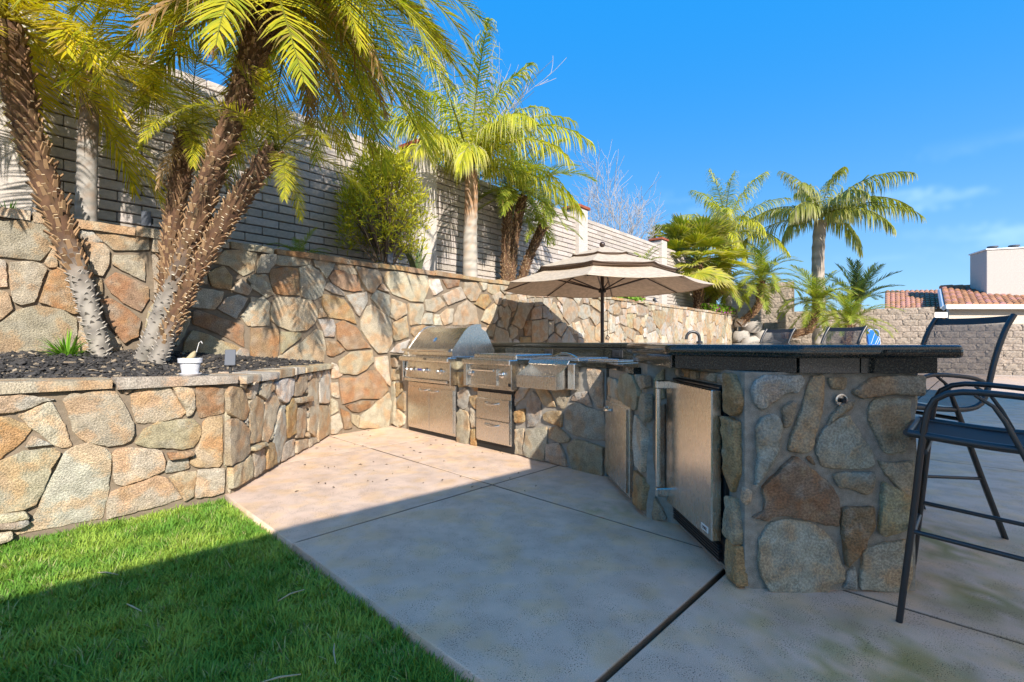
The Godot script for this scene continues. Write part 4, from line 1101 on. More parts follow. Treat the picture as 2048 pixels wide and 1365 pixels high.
# ---------- leaves ----------
# one feather frond that starts at the origin, leaves along +x at angle e0 and bends down by curve
func frond(L: float, e0: float, curve: float, cnt: int, ll: float, lw: float, droop: float, plume: float, ca: Color, cb: Color, tip: Color, tipk: float, seedv: int) -> ArrayMesh:
	var r := RandomNumberGenerator.new()
	r.seed = seedv
	var mb := MB.new()
	var pts := []
	var rad := []
	var p := Vector3.ZERO
	var seg := 14
	var side_bend := r.randf_range(-0.25, 0.25)
	for k in seg + 1:
		var t := float(k) / seg
		pts.append(p)
		rad.append(lerpf(0.011, 0.0022, t) * (L / 1.5))
		var a := e0 - curve * pow(t, 1.25)
		p += Vector3(cos(a), sin(a), side_bend * t * 0.6) * (L / seg)
	mb.col = ca.lerp(Color(0.26, 0.23, 0.06), 0.6)
	mb.tube(pts, rad, 4, false)
	for k in cnt:
		var t := lerpf(0.10, 0.995, (k + r.randf() * 0.5) / cnt)
		var fi := t * seg
		var i0 := mini(int(fi), seg - 1)
		var pos: Vector3 = pts[i0].lerp(pts[i0 + 1], fi - i0)
		var tan: Vector3 = (pts[i0 + 1] - pts[i0]).normalized()
		var side := tan.cross(Vector3.UP)
		if side.length() < 0.15: side = Vector3(0, 0, 1)
		side = side.normalized()
		var up := side.cross(tan).normalized()
		for s in [-1.0, 1.0]:
			var ang := lerpf(1.15, 0.42, t) + r.randf_range(-0.12, 0.12)
			var lift := 0.22 + r.randf_range(-plume, plume)
			var dir: Vector3 = (tan * cos(ang) + (side * s * cos(lift) + up * sin(lift)) * sin(ang)).normalized()
			var len := ll * pow(sin(PI * lerpf(0.16, 0.93, t)), 0.7) * r.randf_range(0.85, 1.12)
			var q := pos
			var dr := droop * r.randf_range(0.7, 1.35)
			var cc := ca.lerp(cb, r.randf())
			if r.randf() < 0.06: cc = cc.lerp(tip, 0.8)
			if r.randf() < 0.05: len *= r.randf_range(0.3, 0.7)
			var wide := (tan - dir * tan.dot(dir)).normalized()
			var prev := -1
			for e in 4:
				var f := e / 3.0
				var w := lw * (1.0 if e == 1 else 0.75 if e == 0 else 0.62 if e == 2 else 0.0)
				var nn := wide.cross(dir).normalized()
				if nn.dot(up) < 0: nn = -nn
				mb.col = cc.lerp(tip, clampf((f - 1.0 + tipk) / maxf(tipk, 0.01), 0.0, 1.0) * 0.8)
				var a := 0
				var b2 := 0
				if e < 3:
					a = mb.vert(q + wide * w * 0.5, nn)
					b2 = mb.vert(q - wide * w * 0.5, nn)
				else:
					a = mb.vert(q, nn); b2 = a
				if prev >= 0:
					mb.tri(prev, prev + 1, a)
					if e < 3: mb.tri(prev + 1, b2, a)
				prev = a
				dir = (dir + Vector3.DOWN * dr * (0.35 + f)).normalized()
				wide = (wide - dir * wide.dot(dir)).normalized()
				q += dir * len / 3.0
	return mb.mesh()

func fan_leaf(Lp: float, rr: float, cnt: int, ca: Color, cb: Color, tip: Color, e0: float, seedv: int) -> ArrayMesh:
	var r := RandomNumberGenerator.new()
	r.seed = seedv
	var mb := MB.new()
	var pts := []
	var rad := []
	var p := Vector3.ZERO
	for k in 7:
		pts.append(p); rad.append(lerpf(0.016, 0.008, k / 6.0))
		var a := e0 - 0.35 * k / 6.0
		p += Vector3(cos(a), sin(a), 0) * Lp / 6.0
	mb.col = ca.lerp(Color(0.25, 0.25, 0.10), 0.4)
	mb.tube(pts, rad, 4, false)
	var hub: Vector3 = pts[6]
	var fwd: Vector3 = (pts[6] - pts[5]).normalized()
	var side := Vector3(0, 0, 1)
	var up := side.cross(fwd).normalized()
	if up.y < 0: up = -up
	for k in cnt:
		var a := lerpf(-2.15, 2.15, (k + 0.5) / cnt)
		var dir := (fwd * cos(a) + side * sin(a) + up * r.randf_range(0.05, 0.22)).normalized()
		var across := (fwd * -sin(a) + side * cos(a)).normalized()
		var len := rr * (1.0 - 0.16 * absf(a) / 2.15) * r.randf_range(0.93, 1.06)
		var wid := rr * 4.3 / cnt * 0.5
		mb.col = ca.lerp(cb, r.randf())
		var fold := up * wid * 0.55
		var mid := hub + dir * len * 0.58
		var end := hub + dir * len + Vector3.DOWN * len * 0.10
		for s in [-1.0, 1.0]:
			var nn = (up + across * s * 0.5).normalized()
			var a0 := mb.vert(hub, nn)
			var a1 := mb.vert(mid + fold, nn)
			var a2 := mb.vert(mid + across * s * wid * 0.9, nn)
			mb.tri(a0, a1, a2)
			var kc := mb.col
			mb.col = tip
			var a3 := mb.vert(end, nn)
			mb.col = kc
			mb.tri(a1, a3, a2)
	return mb.mesh()

var fronds := {}

func make_fronds() -> void:
	var el := [1.35, 1.0, 0.7, 0.4, 0.1, -0.25, -0.6]
	var cv := [0.9, 1.25, 1.35, 1.3, 1.15, 0.85, 0.55]
	var kinds := {
		"gold": [1.75, 54, 0.36, 0.0135, 0.16, 0.18, Color(0.78, 0.60, 0.025), Color(0.50, 0.50, 0.03), Color(0.40, 0.27, 0.08), 0.2],
		"date": [1.75, 60, 0.35, 0.011, 0.20, 0.24, Color(0.32, 0.38, 0.035), Color(0.66, 0.57, 0.04), Color(0.36, 0.26, 0.09), 0.15],
		"date_small": [1.15, 34, 0.26, 0.017, 0.12, 0.14, Color(0.22, 0.33, 0.05), Color(0.44, 0.46, 0.07), Color(0.45, 0.36, 0.14), 0.15],
		"queen": [2.3, 74, 0.56, 0.021, 1.5, 0.9, Color(0.42, 0.48, 0.04), Color(0.72, 0.66, 0.06), Color(0.62, 0.56, 0.36), 0.4],
		"queen_far": [3.1, 70, 0.80, 0.042, 2.4, 0.9, Color(0.22, 0.28, 0.05), Color(0.46, 0.46, 0.12), Color(0.58, 0.52, 0.36), 0.45],
		"dry": [1.25, 34, 0.26, 0.016, 0.5, 0.5, Color(0.34, 0.20, 0.09), Color(0.50, 0.36, 0.20), Color(0.46, 0.34, 0.2), 0.3],
		"stiff": [1.7, 34, 0.32, 0.026, 0.03, 0.2, Color(0.07, 0.13, 0.05), Color(0.14, 0.20, 0.07), Color(0.25, 0.22, 0.1), 0.1],
	}
	for k in kinds:
		var a: Array = kinds[k]
		var list := []
		for e in el.size():
			for z in 2:
				list.append(frond(a[0] * (1.0 if z == 0 else 0.88), el[e], cv[e] * (0.55 if k == "stiff" else 1.0) * (1.0 if z == 0 else 1.15), a[1], a[2], a[3], a[4], a[5], a[6], a[7], a[8], a[9], 100 + e * 7 + z + k.length() * 31))
		fronds[k] = list
	var fl := []
	for e in 6:
		fl.append(fan_leaf(0.8, 0.62, 26, Color(0.32, 0.40, 0.06), Color(0.60, 0.57, 0.07), Color(0.46, 0.38, 0.20), [1.3, 0.95, 0.6, 0.25, -0.1, -0.5][e], 300 + e))
	fronds["fan"] = fl

# fronds round a crown; droopy shifts the mix towards hanging ones
func crown(t: Node3D, at: Vector3, kind: String, cnt: int, scale: float, low: float, az0 := 0.0, high := 0.0) -> void:
	var list: Array = fronds[kind]
	var per := 1 if kind == "fan" else 2
	var lv := list.size() / per
	for k in cnt:
		var f := lerpf(high, low, (k + 0.5) / cnt)
		var e := clampi(int(f * lv + R(-0.45, 0.45)), 0, lv - 1)
		var me: ArrayMesh = list[e * per + (rng.randi() % per)]
		var o := put("fan_leaf" if kind == "fan" else "frond", me, M.palm, t)
		var sc := scale * R(0.82, 1.12)
		o.transform = Transform3D(Basis(Vector3.UP, az0 + k * 2.39996 + R(-0.25, 0.25)).rotated(Vector3(R(-1, 1), 0, R(-1, 1)).normalized(), R(0, 0.16)).scaled(Vector3.ONE * sc), at + Vector3(R(-0.04, 0.04), R(-0.06, 0.06), R(-0.04, 0.04)))

func bezier(pts: Array, cnt: int) -> Array:
	var cv := Curve3D.new()
	for k in pts.size():
		var a: Vector3 = pts[maxi(k - 1, 0)]
		var b: Vector3 = pts[mini(k + 1, pts.size() - 1)]
		var t := (b - a) / 6.0
		cv.add_point(pts[k], -t, t)
	cv.bake_interval = 0.02
	var out := []
	var L := cv.get_baked_length()
	for k in cnt + 1: out.append(cv.sample_baked(L * k / cnt))
	return out

# date palm stem: fibrous core and the stubs of old leaf bases in spirals
func date_stem(t: Node3D, path: Array, r0: float, r1: float, peg_share: float, stub: float) -> void:
	var L := 0.0
	for k in path.size() - 1: L += (path[k + 1] - path[k]).length()
	var seg := maxi(10, int(L / 0.06))
	var pts := bezier(path, seg)
	var rad := []
	for k in seg + 1: rad.append(lerpf(r0, r1, pow(float(k) / seg, 1.3)) * R(0.9, 1.1) * (1.12 if k == 0 else 1.0))
	var mb := MB.new()
	var base := mb.v.size()
	mb.tube(pts, rad, 12, true)
	for k in mb.v.size():
		var f := clampf(float(int(k / 12)) / seg, 0, 1)
		var g := R(0.6, 1.3)
		mb.c[k] = Color(0.25, 0.225, 0.19).lerp(Color(0.10, 0.052, 0.027), clampf((f - peg_share) * 6.0 + 0.3, 0, 1)) * g
	put("trunk", mb.mesh(), M.bark, t)
	var lb := MB.new()
	var cnt := int(L / (stub * 0.075))
	for k in cnt:
		var f := (k + R(0, 0.6)) / cnt
		var fi := f * seg
		var i0 := mini(int(fi), seg - 1)
		var c: Vector3 = pts[i0].lerp(pts[i0 + 1], fi - i0)
		var tn: Vector3 = (pts[i0 + 1] - pts[i0]).normalized()
		var a := k * 2.39996 + R(-0.3, 0.3)
		var e1 := tn.cross(Vector3(0.3, 0.1, 1)).normalized()
		var o := e1 * cos(a) + tn.cross(e1) * sin(a)
		var rr: float = lerpf(rad[i0], rad[i0 + 1], fi - i0)
		var peg := f + R(-0.03, 0.03) < peg_share
		if peg and rng.randf() < 0.1: continue
		var out := (o * (0.9 if peg else R(0.4, 0.8)) + tn * (R(0.3, 0.9) if peg else R(0.5, 1.3)) + e1 * R(-0.15, 0.15)).normalized()
		var wv := out.cross(tn.cross(o)).cross(out).normalized()
		wv = tn.cross(o).normalized()
		var up := wv.cross(out).normalized()
		var len := stub * (R(0.3, 0.65) if peg else R(0.35, 1.2))
		var w := stub * (0.26 if peg else R(0.17, 0.27))
		var w2 := w * (0.10 if peg else 0.72)
		var th := stub * (0.07 if peg else 0.10)
		var root := c + o * rr * 0.86
		var tipp := root + out * len
		var dark := Color(0.31, 0.28, 0.24) if peg else Color(0.15, 0.08, 0.04).lerp(Color(0.33, 0.21, 0.11), R(0, 1))
		var lite := Color(0.36, 0.33, 0.28) if peg else Color(0.52, 0.38, 0.20).lerp(Color(0.58, 0.52, 0.42), R(0, 1))
		lb.col = dark * R(0.7, 1.2)
		var q := [root - wv * w + up * th, root + wv * w + up * th, root + wv * w - up * th, root - wv * w - up * th]
		var q2 := [tipp - wv * w2 + up * th * 0.6, tipp + wv * w2 + up * th * 0.6, tipp + wv * w2 - up * th * 0.6, tipp - wv * w2 - up * th * 0.6]
		for s in 4:
			var s2 := (s + 1) % 4
			var mid: Vector3 = (q[s] + q[s2]) * 0.5 - root
			lb.face([q[s], q[s2], q2[s2], q2[s]], mid)
		lb.col = lite * R(0.75, 1.1)
		lb.face(q2, out)
		if not peg:      # loose fibre
			lb.col = Color(0.26, 0.14, 0.065) * R(0.6, 1.6)
			for z in 2:
				var p0 := root + wv * R(-w, w)
				var p1 := p0 + (o * R(0.4, 1.0) + tn * R(-0.5, 0.7) + wv * R(-0.8, 0.8)) * stub * R(0.4, 1.0)
				lb.face([p0 - wv * 0.002, p0 + wv * 0.002, p1], o)
	tag(put("leaf_bases", lb.mesh(), M.bark, t), "", "", "", "stuff")

func smooth_stem(t: Node3D, path: Array, r0: float, r1: float, ca: Color, cb: Color) -> void:
	var seg := 40
	var pts := bezier(path, seg)
	var rad := []
	for k in seg + 1:
		var f := float(k) / seg
		rad.append(lerpf(r0, r1, f) * (1.0 + (0.06 if k % 3 == 0 else 0.0)) * R(0.97, 1.03) * (1.0 + 0.35 * maxf(0.0, f - 0.75)))
	var mb := MB.new()
	mb.tube(pts, rad, 14, true)
	for k in mb.v.size():
		var f := clampf(float(int(k / 14)) / seg, 0, 1)
		var w := noise.get_noise_3d(mb.v[k].x * 300.0, mb.v[k].y * 500.0, mb.v[k].z * 300.0)
		mb.c[k] = ca.lerp(cb, clampf(smoothstep(0.45, 0.75, f) + w * 1.1, 0, 1)) * R(0.78, 1.12) * (0.72 if int(k / 14) % 3 == 0 else 1.0)
	put("trunk", mb.mesh(), M.bark, t)

func tuft(cnt: int, L: float, w: float, ca: Color, cb: Color, spread: float, seedv: int) -> ArrayMesh:
	var r := RandomNumberGenerator.new()
	r.seed = seedv
	var mb := MB.new()
	for k in cnt:
		var a := r.randf() * TAU
		var o := Vector3(cos(a), 0, sin(a))
		var lean := r.randf_range(0.1, spread)
		var dir := (Vector3.UP + o * lean).normalized()
		var wide := o.cross(Vector3.UP).rotated(Vector3.UP, r.randf_range(-0.5, 0.5))
		var p := o * r.randf_range(0, L * 0.12)
		var len := L * r.randf_range(0.6, 1.1)
		mb.col = ca.lerp(cb, r.randf())
		var prev := -1
		for e in 5:
			var f := e / 4.0
			var ww := w * (1.0 - f * f) * 0.5 + 0.0003
			var nn := wide.cross(dir).normalized()
			if nn.y < 0: nn = -nn
			var i0 := mb.vert(p + wide * ww, nn)
			mb.vert(p - wide * ww, nn)
			if prev >= 0:
				mb.tri(prev, prev + 1, i0); mb.tri(prev + 1, i0 + 1, i0)
			prev = i0
			p += dir * len / 4.0
			dir = (dir + o * lean * 0.5 + Vector3.DOWN * lean * 0.28).normalized()
	return mb.mesh()

func bare_tree(nm: String, label: String, at: Vector3, height: float, spread: float, seedv: int, ca: Color) -> void:
	var t := thing(nm, label, "tree", Transform3D(Basis.IDENTITY, at), "leafless trees behind the block wall")
	var r := RandomNumberGenerator.new()
	r.seed = seedv
	var trunk := MB.new()
	var br := MB.new()
	trunk.col = ca
	var th := height * 0.3
	trunk.tube([Vector3.ZERO, Vector3(0.05, th * 0.5, 0), Vector3(0, th, 0)], [0.11, 0.09, 0.075], 8)
	var stack := []
	for k in 7:
		var a := k * 2.4 + r.randf()
		stack.append([Vector3(0, th * r.randf_range(0.75, 1.0), 0), (Vector3.UP * r.randf_range(0.9, 1.6) + Vector3(cos(a), 0, sin(a)) * spread).normalized(), height * 0.42 * r.randf_range(0.8, 1.15), 0.042, 0])
	while stack.size():
		var s: Array = stack.pop_back()
		var p: Vector3 = s[0]
		var d: Vector3 = s[1]
		var L: float = s[2]
		var rad: float = s[3]
		var pts := [p]
		var rr := [rad]
		for k in 4:
			d = (d + Vector3(r.randf_range(-0.16, 0.16), r.randf_range(0.0, 0.14), r.randf_range(-0.16, 0.16))).normalized()
			p += d * L / 4.0
			pts.append(p)
			rr.append(maxf(0.0045, rad * (1.0 - 0.19 * (k + 1))))
			if s[4] < 3:
				for z in (1 if r.randf() < 0.75 else 2):
					var w := d.cross(Vector3(r.randf_range(-1, 1), r.randf_range(-1, 1), r.randf_range(-1, 1))).normalized()
					stack.append([p, (d + w * r.randf_range(0.55, 0.95) + Vector3.UP * 0.15).normalized(), L * r.randf_range(0.42, 0.68), maxf(0.006, rr[-1] * 0.72), s[4] + 1])
		br.col = ca * r.randf_range(0.85, 1.15)
		br.tube(pts, rr, 4 if s[4] else 6, false)
	put("trunk", trunk.mesh(), M.bark, t)
	put("branches", br.mesh(), M.bark, t)

# ---------- scene ----------
func _ready() -> void:
	rng.seed = 7
	noise.seed = 3
	noise.noise_type = FastNoiseLite.TYPE_SIMPLEX_SMOOTH
	noise.frequency = 0.03
	noise.fractal_octaves = 3
	var cam := Camera3D.new()
	cam.name = "camera"
	cam.position = Vector3(0, 1.09, 0)
	cam.fov = 68.63
	cam.near = 0.05
	cam.far = 1500.0
	add_child(cam)
	cam.current = true
	var env := Environment.new()
	env.background_mode = Environment.BG_SKY
	var sm := ProceduralSkyMaterial.new()
	sm.sky_top_color = lin(0.006, 0.120, 0.335)
	sm.sky_horizon_color = lin(0.20, 0.33, 0.41)
	sm.sky_curve = 0.115
	sm.ground_horizon_color = lin(0.42, 0.45, 0.45)
	sm.ground_bottom_color = lin(0.3, 0.27, 0.24)
	sm.sky_energy_multiplier = 1.0
	sm.sun_angle_max = 34.0
	sm.sun_curve = 0.4
	sm.sky_cover = cloud_cover()
	sm.sky_cover_modulate = Color(1, 1, 1, 1)
	var sky := Sky.new()
	sky.sky_material = sm
	env.sky = sky
	env.tonemap_mode = Environment.TONE_MAPPER_LINEAR
	env.tonemap_exposure = 2.95
	env.sdfgi_enabled = true
	env.ssao_enabled = true
	env.ssil_enabled = true
	var we := WorldEnvironment.new()
	we.name = "environment"
	we.environment = env
	add_child(we)
	var sun := DirectionalLight3D.new()
	sun.name = "sun"
	var az := deg_to_rad(SUN_AZ)
	var el := deg_to_rad(SUN_EL)
	sun.look_at_from_position(Vector3.ZERO, Vector3(-sin(az) * cos(el), -sin(el), -cos(az) * cos(el)))
	sun.light_energy = 0.90
	sun.light_color = Color(1.0, 0.965, 0.92)
	sun.light_angular_distance = 0.53
	sun.shadow_enabled = true
	add_child(sun)

	make_materials()
	make_fronds()
	grounds()
	stone_walls()
	block_walls()
	island()
	added_awning()
	neighbour_house()
	split_wall()
	appliances()
	umbrella()
	stools()
	left_palms()
	terrace_plants()
	far_plants()
	planter_things()
	lawn()

func cloud_cover() -> ImageTexture:
	var w := 1024
	var h := 512
	var f := FastNoiseLite.new()
	f.seed = 5
	f.frequency = 0.012
	f.fractal_octaves = 5
	f.domain_warp_enabled = true
	f.domain_warp_amplitude = 40.0
	var g := f.get_seamless_image(w, h)
	var im := Image.create(w, h, false, Image.FORMAT_RGBA8)
	for y in h:
		var e := 90.0 - 180.0 * (y + 0.5) / h           # height over the horizon in degrees
		var band := clampf(1.0 - absf(e - 11.5) / 5.5, 0, 1)
		for x in w:
			var a := 0.0
			if band > 0.0:
				var q := g.get_pixel(x, (y * 7) % h).r
				a = clampf((q - 0.56) * 1.6, 0, 1) * band * 0.28
			im.set_pixel(x, y, Color(1, 1, 1, a))
	return tex(im)

# ----- ground, patio -----
func plan(poly: Array) -> PackedVector2Array:
	var o := PackedVector2Array()
	for p in poly: o.append(Vector2(p[0], p[1]))
	return o

var UPX := Transform3D(Basis(Vector3.RIGHT, Vector3(0, 0, -1), Vector3.UP), Vector3.ZERO)

func grounds() -> void:
	var g := structure("ground")
	var mb := MB.new()
	mb.face([V(-400, -60, -0.12), V(400, -60, -0.12), V(400, 700, -0.12), V(-400, 700, -0.12)], Vector3.UP)
	put("earth", mb.mesh(), M.earth, g)
	var ht := structure("bounce_paving")  # unseen pale paving added behind the camera to bounce light
	mb = MB.new()
	mb.face([V(-14, -2.02, -0.02), V(3.4, -2.02, -0.02), V(12.5, -11, -0.02), V(12.5, -22, -0.02), V(-14, -22, -0.02)], Vector3.UP)
	put("paving", mb.mesh(), M.terrace, ht)
	var q := [9.25, 6.6, 3.95, 1.30, -1.35, -4.0, -6.65, -9.3, -11.95, -14.6]
	var r := [1.50, 3.64, 6.05, 8.45, 10.85, 13.25, 15.65, 18.05, 20.45, 22.85, 25.25, 27.65, 30.05]
	var pat := structure("patio")
	for a in q.size() - 1:
		for b in r.size() - 1:
			var mid := Vector2(((r[b] + r[b + 1]) - (q[a] + q[a + 1])) * 0.5 / 2.06, 0)
			mid.y = (r[b] + r[b + 1]) * 0.5 - mid.x
			if mid.y > 17.0 or mid.y < -9.0 or mid.x > 18.0: continue
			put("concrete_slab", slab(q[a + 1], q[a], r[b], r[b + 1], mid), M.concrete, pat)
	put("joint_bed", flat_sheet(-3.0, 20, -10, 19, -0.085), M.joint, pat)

func flat_sheet(x0: float, x1: float, d0: float, d1: float, h: float) -> ArrayMesh:
	var mb := MB.new()      # the bed under the slabs, kept clear of the lawn edge x + d = 1.5
	mb.face([V(1.53 - d0, d0, h), V(x1, d0, h), V(x1, d1, h), V(x0, d1, h), V(x0, 1.53 - x0, h)], Vector3.UP)
	return mb.mesh()

func slab(q0: float, q1: float, r0: float, r1: float, mid: Vector2) -> ArrayMesh:
	var near := mid.length() < 6.0
	var gap := 0.0045
	var wide := 0.011
	var n := 34 if near else 5
	var mb := MB.new()
	var off := Vector2(R(-0.3, 0.3), R(-0.3, 0.3))
	var tone := R(0.95, 1.05)
	var base := Color(0.82, 0.61, 0.465) * tone
	var pos := func(i: float, j: float, ins: float) -> Vector2:
		var qa: float = lerpf(q0, q1, i)
		var rb: float = lerpf(r0, r1, j)
		var g0 := wide if absf(q0 - 1.3) < 0.01 else gap
		var g1 := wide if absf(q1 - 1.3) < 0.01 else gap
		if i <= 0.0: qa += (g0 + ins) * 1.46
		if i >= 1.0: qa -= (g1 + ins) * 1.46
		if j <= 0.0: rb += (gap + ins) * 1.41
		if j >= 1.0: rb -= (gap + ins) * 1.41
		var x := (rb - qa) / 2.06
		return Vector2(x, rb - x)
	for i in n + 1:
		for j in n + 1:
			var p: Vector2 = pos.call(float(i) / n, float(j) / n, 0.006)
			mb.col = concrete_colour(p, base)
			var w := noise.get_noise_2d(p.x * 60, p.y * 60) * 0.0015
			mb.vert(V(p.x, p.y, w), Vector3.UP, (p + off) / 1.6)
	for i in n:
		for j in n:
			var k := i * (n + 1) + j
			mb.tri(k, k + 1, k + n + 2)
			mb.tri(k, k + n + 2, k + n + 1)
	var rim := []
	for j in n: rim.append([0.0, float(j) / n])
	for i in n: rim.append([float(i) / n, 1.0])
	for j in n: rim.append([1.0, 1.0 - float(j) / n])
	for i in n: rim.append([1.0 - float(i) / n, 0.0])
	var b0 := mb.v.size()
	for k in rim.size() + 1:
		var e: Array = rim[k % rim.size()]
		var pi_: Vector2 = pos.call(e[0], e[1], 0.006)
		var po: Vector2 = pos.call(e[0], e[1], 0.0)
		var o := V(po.x - mid.x, po.y - mid.y).normalized()
		mb.col = concrete_colour(po, base)
		mb.vert(V(pi_.x, pi_.y, noise.get_noise_2d(pi_.x * 60, pi_.y * 60) * 0.0015), (Vector3.UP * 2 + o).normalized(), (pi_ + off) / 1.6)
		if not (r0 < 1.6 and e[1] <= 0.0): mb.col = Color(0.17, 0.13, 0.095)      # shade of the tooled groove painted dark along the joint, with dirt
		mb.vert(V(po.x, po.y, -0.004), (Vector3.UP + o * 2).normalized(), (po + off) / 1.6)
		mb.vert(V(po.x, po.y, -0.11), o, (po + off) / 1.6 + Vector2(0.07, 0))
	for k in rim.size():
		var a := b0 + 3 * k
		mb.tri(a, a + 1, a + 3); mb.tri(a + 1, a + 4, a + 3)
		mb.tri(a + 1, a + 2, a + 4); mb.tri(a + 2, a + 5, a + 4)
	return mb.mesh()

# patches of green algae: x, d, radius, strength
const ALGAE := [[1.25, 1.62, 0.42, 0.9], [2.25, 2.75, 0.42, 1.0], [1.98, 2.12, 0.30, 0.8], [0.62, 3.2, 0.22, 0.55], [1.0, 1.9, 0.30, 0.35], [1.9, 1.6, 0.35, 0.5], [2.9, 2.5, 0.5, 0.45]]

func concrete_colour(p: Vector2, base: Color) -> Color:
	var a := noise.get_noise_2d(p.x * 28.0 + 40.0, p.y * 28.0)
	var b := noise.get_noise_2d(p.x * 95.0 - 70.0, p.y * 95.0 + 12.0)
	var c := base.lerp(Color(0.73, 0.555, 0.435), clampf(a * 0.8 + 0.35, 0, 0.8)).lerp(Color(0.54, 0.36, 0.24), clampf(b * 0.6 - 0.06, 0, 0.25))
	var g := 0.0
	for s in ALGAE:
		g = maxf(g, s[3] * clampf(1.15 - Vector2(s[0], s[1]).distance_to(p) / s[2], 0, 1))
	g *= clampf(0.55 + 1.7 * noise.get_noise_2d(p.x * 240.0, p.y * 240.0) + 0.8 * b, 0, 1)
	return c.lerp(Color(0.30, 0.29, 0.07), clampf(g, 0, 0.75))

# ----- stone walls -----
const CX := 1.22
const C0 := 8.3
const B0 := 9.7

func cd(x: float) -> float:
	return C0 + CX * x

func stone_walls() -> void:
	var t := thing("planter_wall", "low curved flagstone planter wall beside the lawn, topped with slabs", "wall")
	var fa := frame(-2.84, 2.77, -2.0, 3.60)
	var fb := frame(-2.0, 3.60, -2.13, 5.95)
	var mb := MB.new()
	mb.prism(plan([[-4.2, 1.426], [-2.0, 3.6], [-2.13, 5.74], [-2.40, 5.40], [-2.25, 3.75], [-4.4, 1.62]]), -0.12, 0.80, UPX)
	put("mortar_core", mb.mesh(), M.mortar, t)
	lay_stones("A", t, 0.026, 1.3, fa)
	lay_stones("B", t, 0.026, 1.1, fb, 0.01)
	lay_caps(t, fa, -1.3, 1.20, 0.888, 0.842, 0.055, 0.27, 0.5, 0.85, "ccttp")
	lay_caps(t, fb, 0.03, 2.27, 0.838, 0.832, 0.06, 0.30, 0.28, 0.5, "ctgcw")
	# the tall wall behind
	var w := thing("retaining_wall", "tall flagstone retaining wall running behind the kitchen and planter", "wall")
	var fc := frame(-4.6, cd(-4.6), 10.0, cd(10.0))
	mb = MB.new()
	mb.box(Vector3(10.0, 0.93, -0.16), Vector3(21.0, 2.16, 0.32), 0.0)
	put("mortar_core", mb.mesh(), M.mortar, w).transform = fc
	lay_stones("C", w, 0.028, 1.0, fc, 0.010)
	lay_caps(w, fc, 0.1, 20.3, 2.06, 2.06, 0.05, 0.34, 0.4, 0.85, "tttgcb")
	# planting bed on top of it
	var bed := structure("terrace_soil")
	mb = MB.new()
	mb.face([V(-6, cd(-6) + 0.3, 1.985), V(14, cd(14) + 0.3, 1.985), V(14, B0 + CX * 14 + 0.1, 2.06), V(-6, B0 - CX * 6 + 0.1, 2.06)], Vector3.UP)
	put("soil", mb.mesh(), M.soil, bed)

# ----- white block wall on the terrace -----
func block_walls() -> void:
	var step := 2.98
	var vars := []
	var grey := []
	for k in 6:
		var mb := MB.new()
		var w := R(0.80, 1.08)
		mb.col = Color(0.64 * w, 0.565 * w, 0.50 * w * R(0.96, 1.04))
		mb.box(Vector3.ZERO, Vector3(0.392, 0.088, 0.05), 0.006)
		for q in mb.v.size():      # slumped, uneven faces
			mb.v[q] += Vector3(0, noise.get_noise_2d(mb.v[q].x * 300 + k * 90, mb.v[q].y * 200) * 0.004, noise.get_noise_2d(mb.v[q].x * 200, mb.v[q].y * 500 + k * 70) * 0.006)
		vars.append(mb.mesh())
	var labels := ["white slump block wall section behind the palm clump", "white slump block wall section between the two brick capped pilasters", "white slump block wall section behind the tan umbrella", "white slump block wall section far off behind the fan palm"]
	for b in 4:
		var x0 := -4.40 + step * b
		var x1 := x0 + step
		var f := frame(x0, B0 + CX * x0, x1, B0 + CX * x1)
		var L := V(x0, B0 + CX * x0).distance_to(V(x1, B0 + CX * x1))
		var t := thing("block_wall", labels[b], "wall", f, "sections of the white block wall")
		var mb := MB.new()
		mb.box(Vector3(L * 0.5, 2.95, -0.10), Vector3(L - 0.3, 2.0, 0.15), 0.0)
		put("mortar_core", mb.mesh(), M.joint, t)
		var joined := MB.new()
		for c in 19:
			var y := 2.06 + c * 0.1016
			var x := 0.18 + (0.2 if c % 2 else 0.0) - 0.2
			while x < L - 0.16:
				var a := maxf(x, 0.19)
				var e := minf(x + 0.4, L - 0.19)
				if e - a > 0.05:
					if b < 3:
						var o := put("block", vars[rng.randi() % 6], M.block, t)
						o.transform = Transform3D(Basis.from_scale(Vector3((e - a) / 0.4, 1, 1)), Vector3((a + e) * 0.5, y + 0.05, R(-0.003, 0.003)))
					else:
						joined.col = Color(0.62, 0.55, 0.49) * R(0.9, 1.06)
						joined.box(Vector3((a + e) * 0.5, y + 0.05, 0), Vector3(e - a - 0.008, 0.088, 0.05), 0.004)
				x += 0.4
		if b == 3: tag(put("blocks", joined.mesh(), M.block, t), "", "", "", "stuff")
	var pl := ["stucco pilaster of the block wall at the photograph's edge behind the leaning trunk", "tall stucco pilaster with red brick cap beside the feathery shrub", "stucco pilaster with red brick cap behind the tan umbrella", "stucco pilaster with red brick cap hidden by the fan palm", "stucco pilaster at the far end of the block wall"]
	for b in 5:
		var x := -4.40 + step * b
		var f := frame(x, B0 + CX * x, x + 1, B0 + CX * (x + 1))
		var t := thing("wall_pilaster", pl[b], "pilaster", f, "pilasters of the block wall")
		var mb := MB.new()
		mb.box(Vector3(0, 3.07, -0.06), Vector3(0.38, 2.14, 0.36), 0.008)
		put("shaft", mb.mesh(), M.stucco, t)
		var bk := 0
		for zz in [-0.14, 0.10]:
			for k in 5:
				mb = MB.new()
				mb.col = Color(0.34, 0.105, 0.06) * R(0.8, 1.2)
				mb.box(Vector3(-0.204 + k * 0.102, 4.175 + R(-0.002, 0.002), -0.05 + zz * 0.95), Vector3(0.094, 0.062, 0.225), 0.004)
				put("brick", mb.mesh(), M.brick, t)

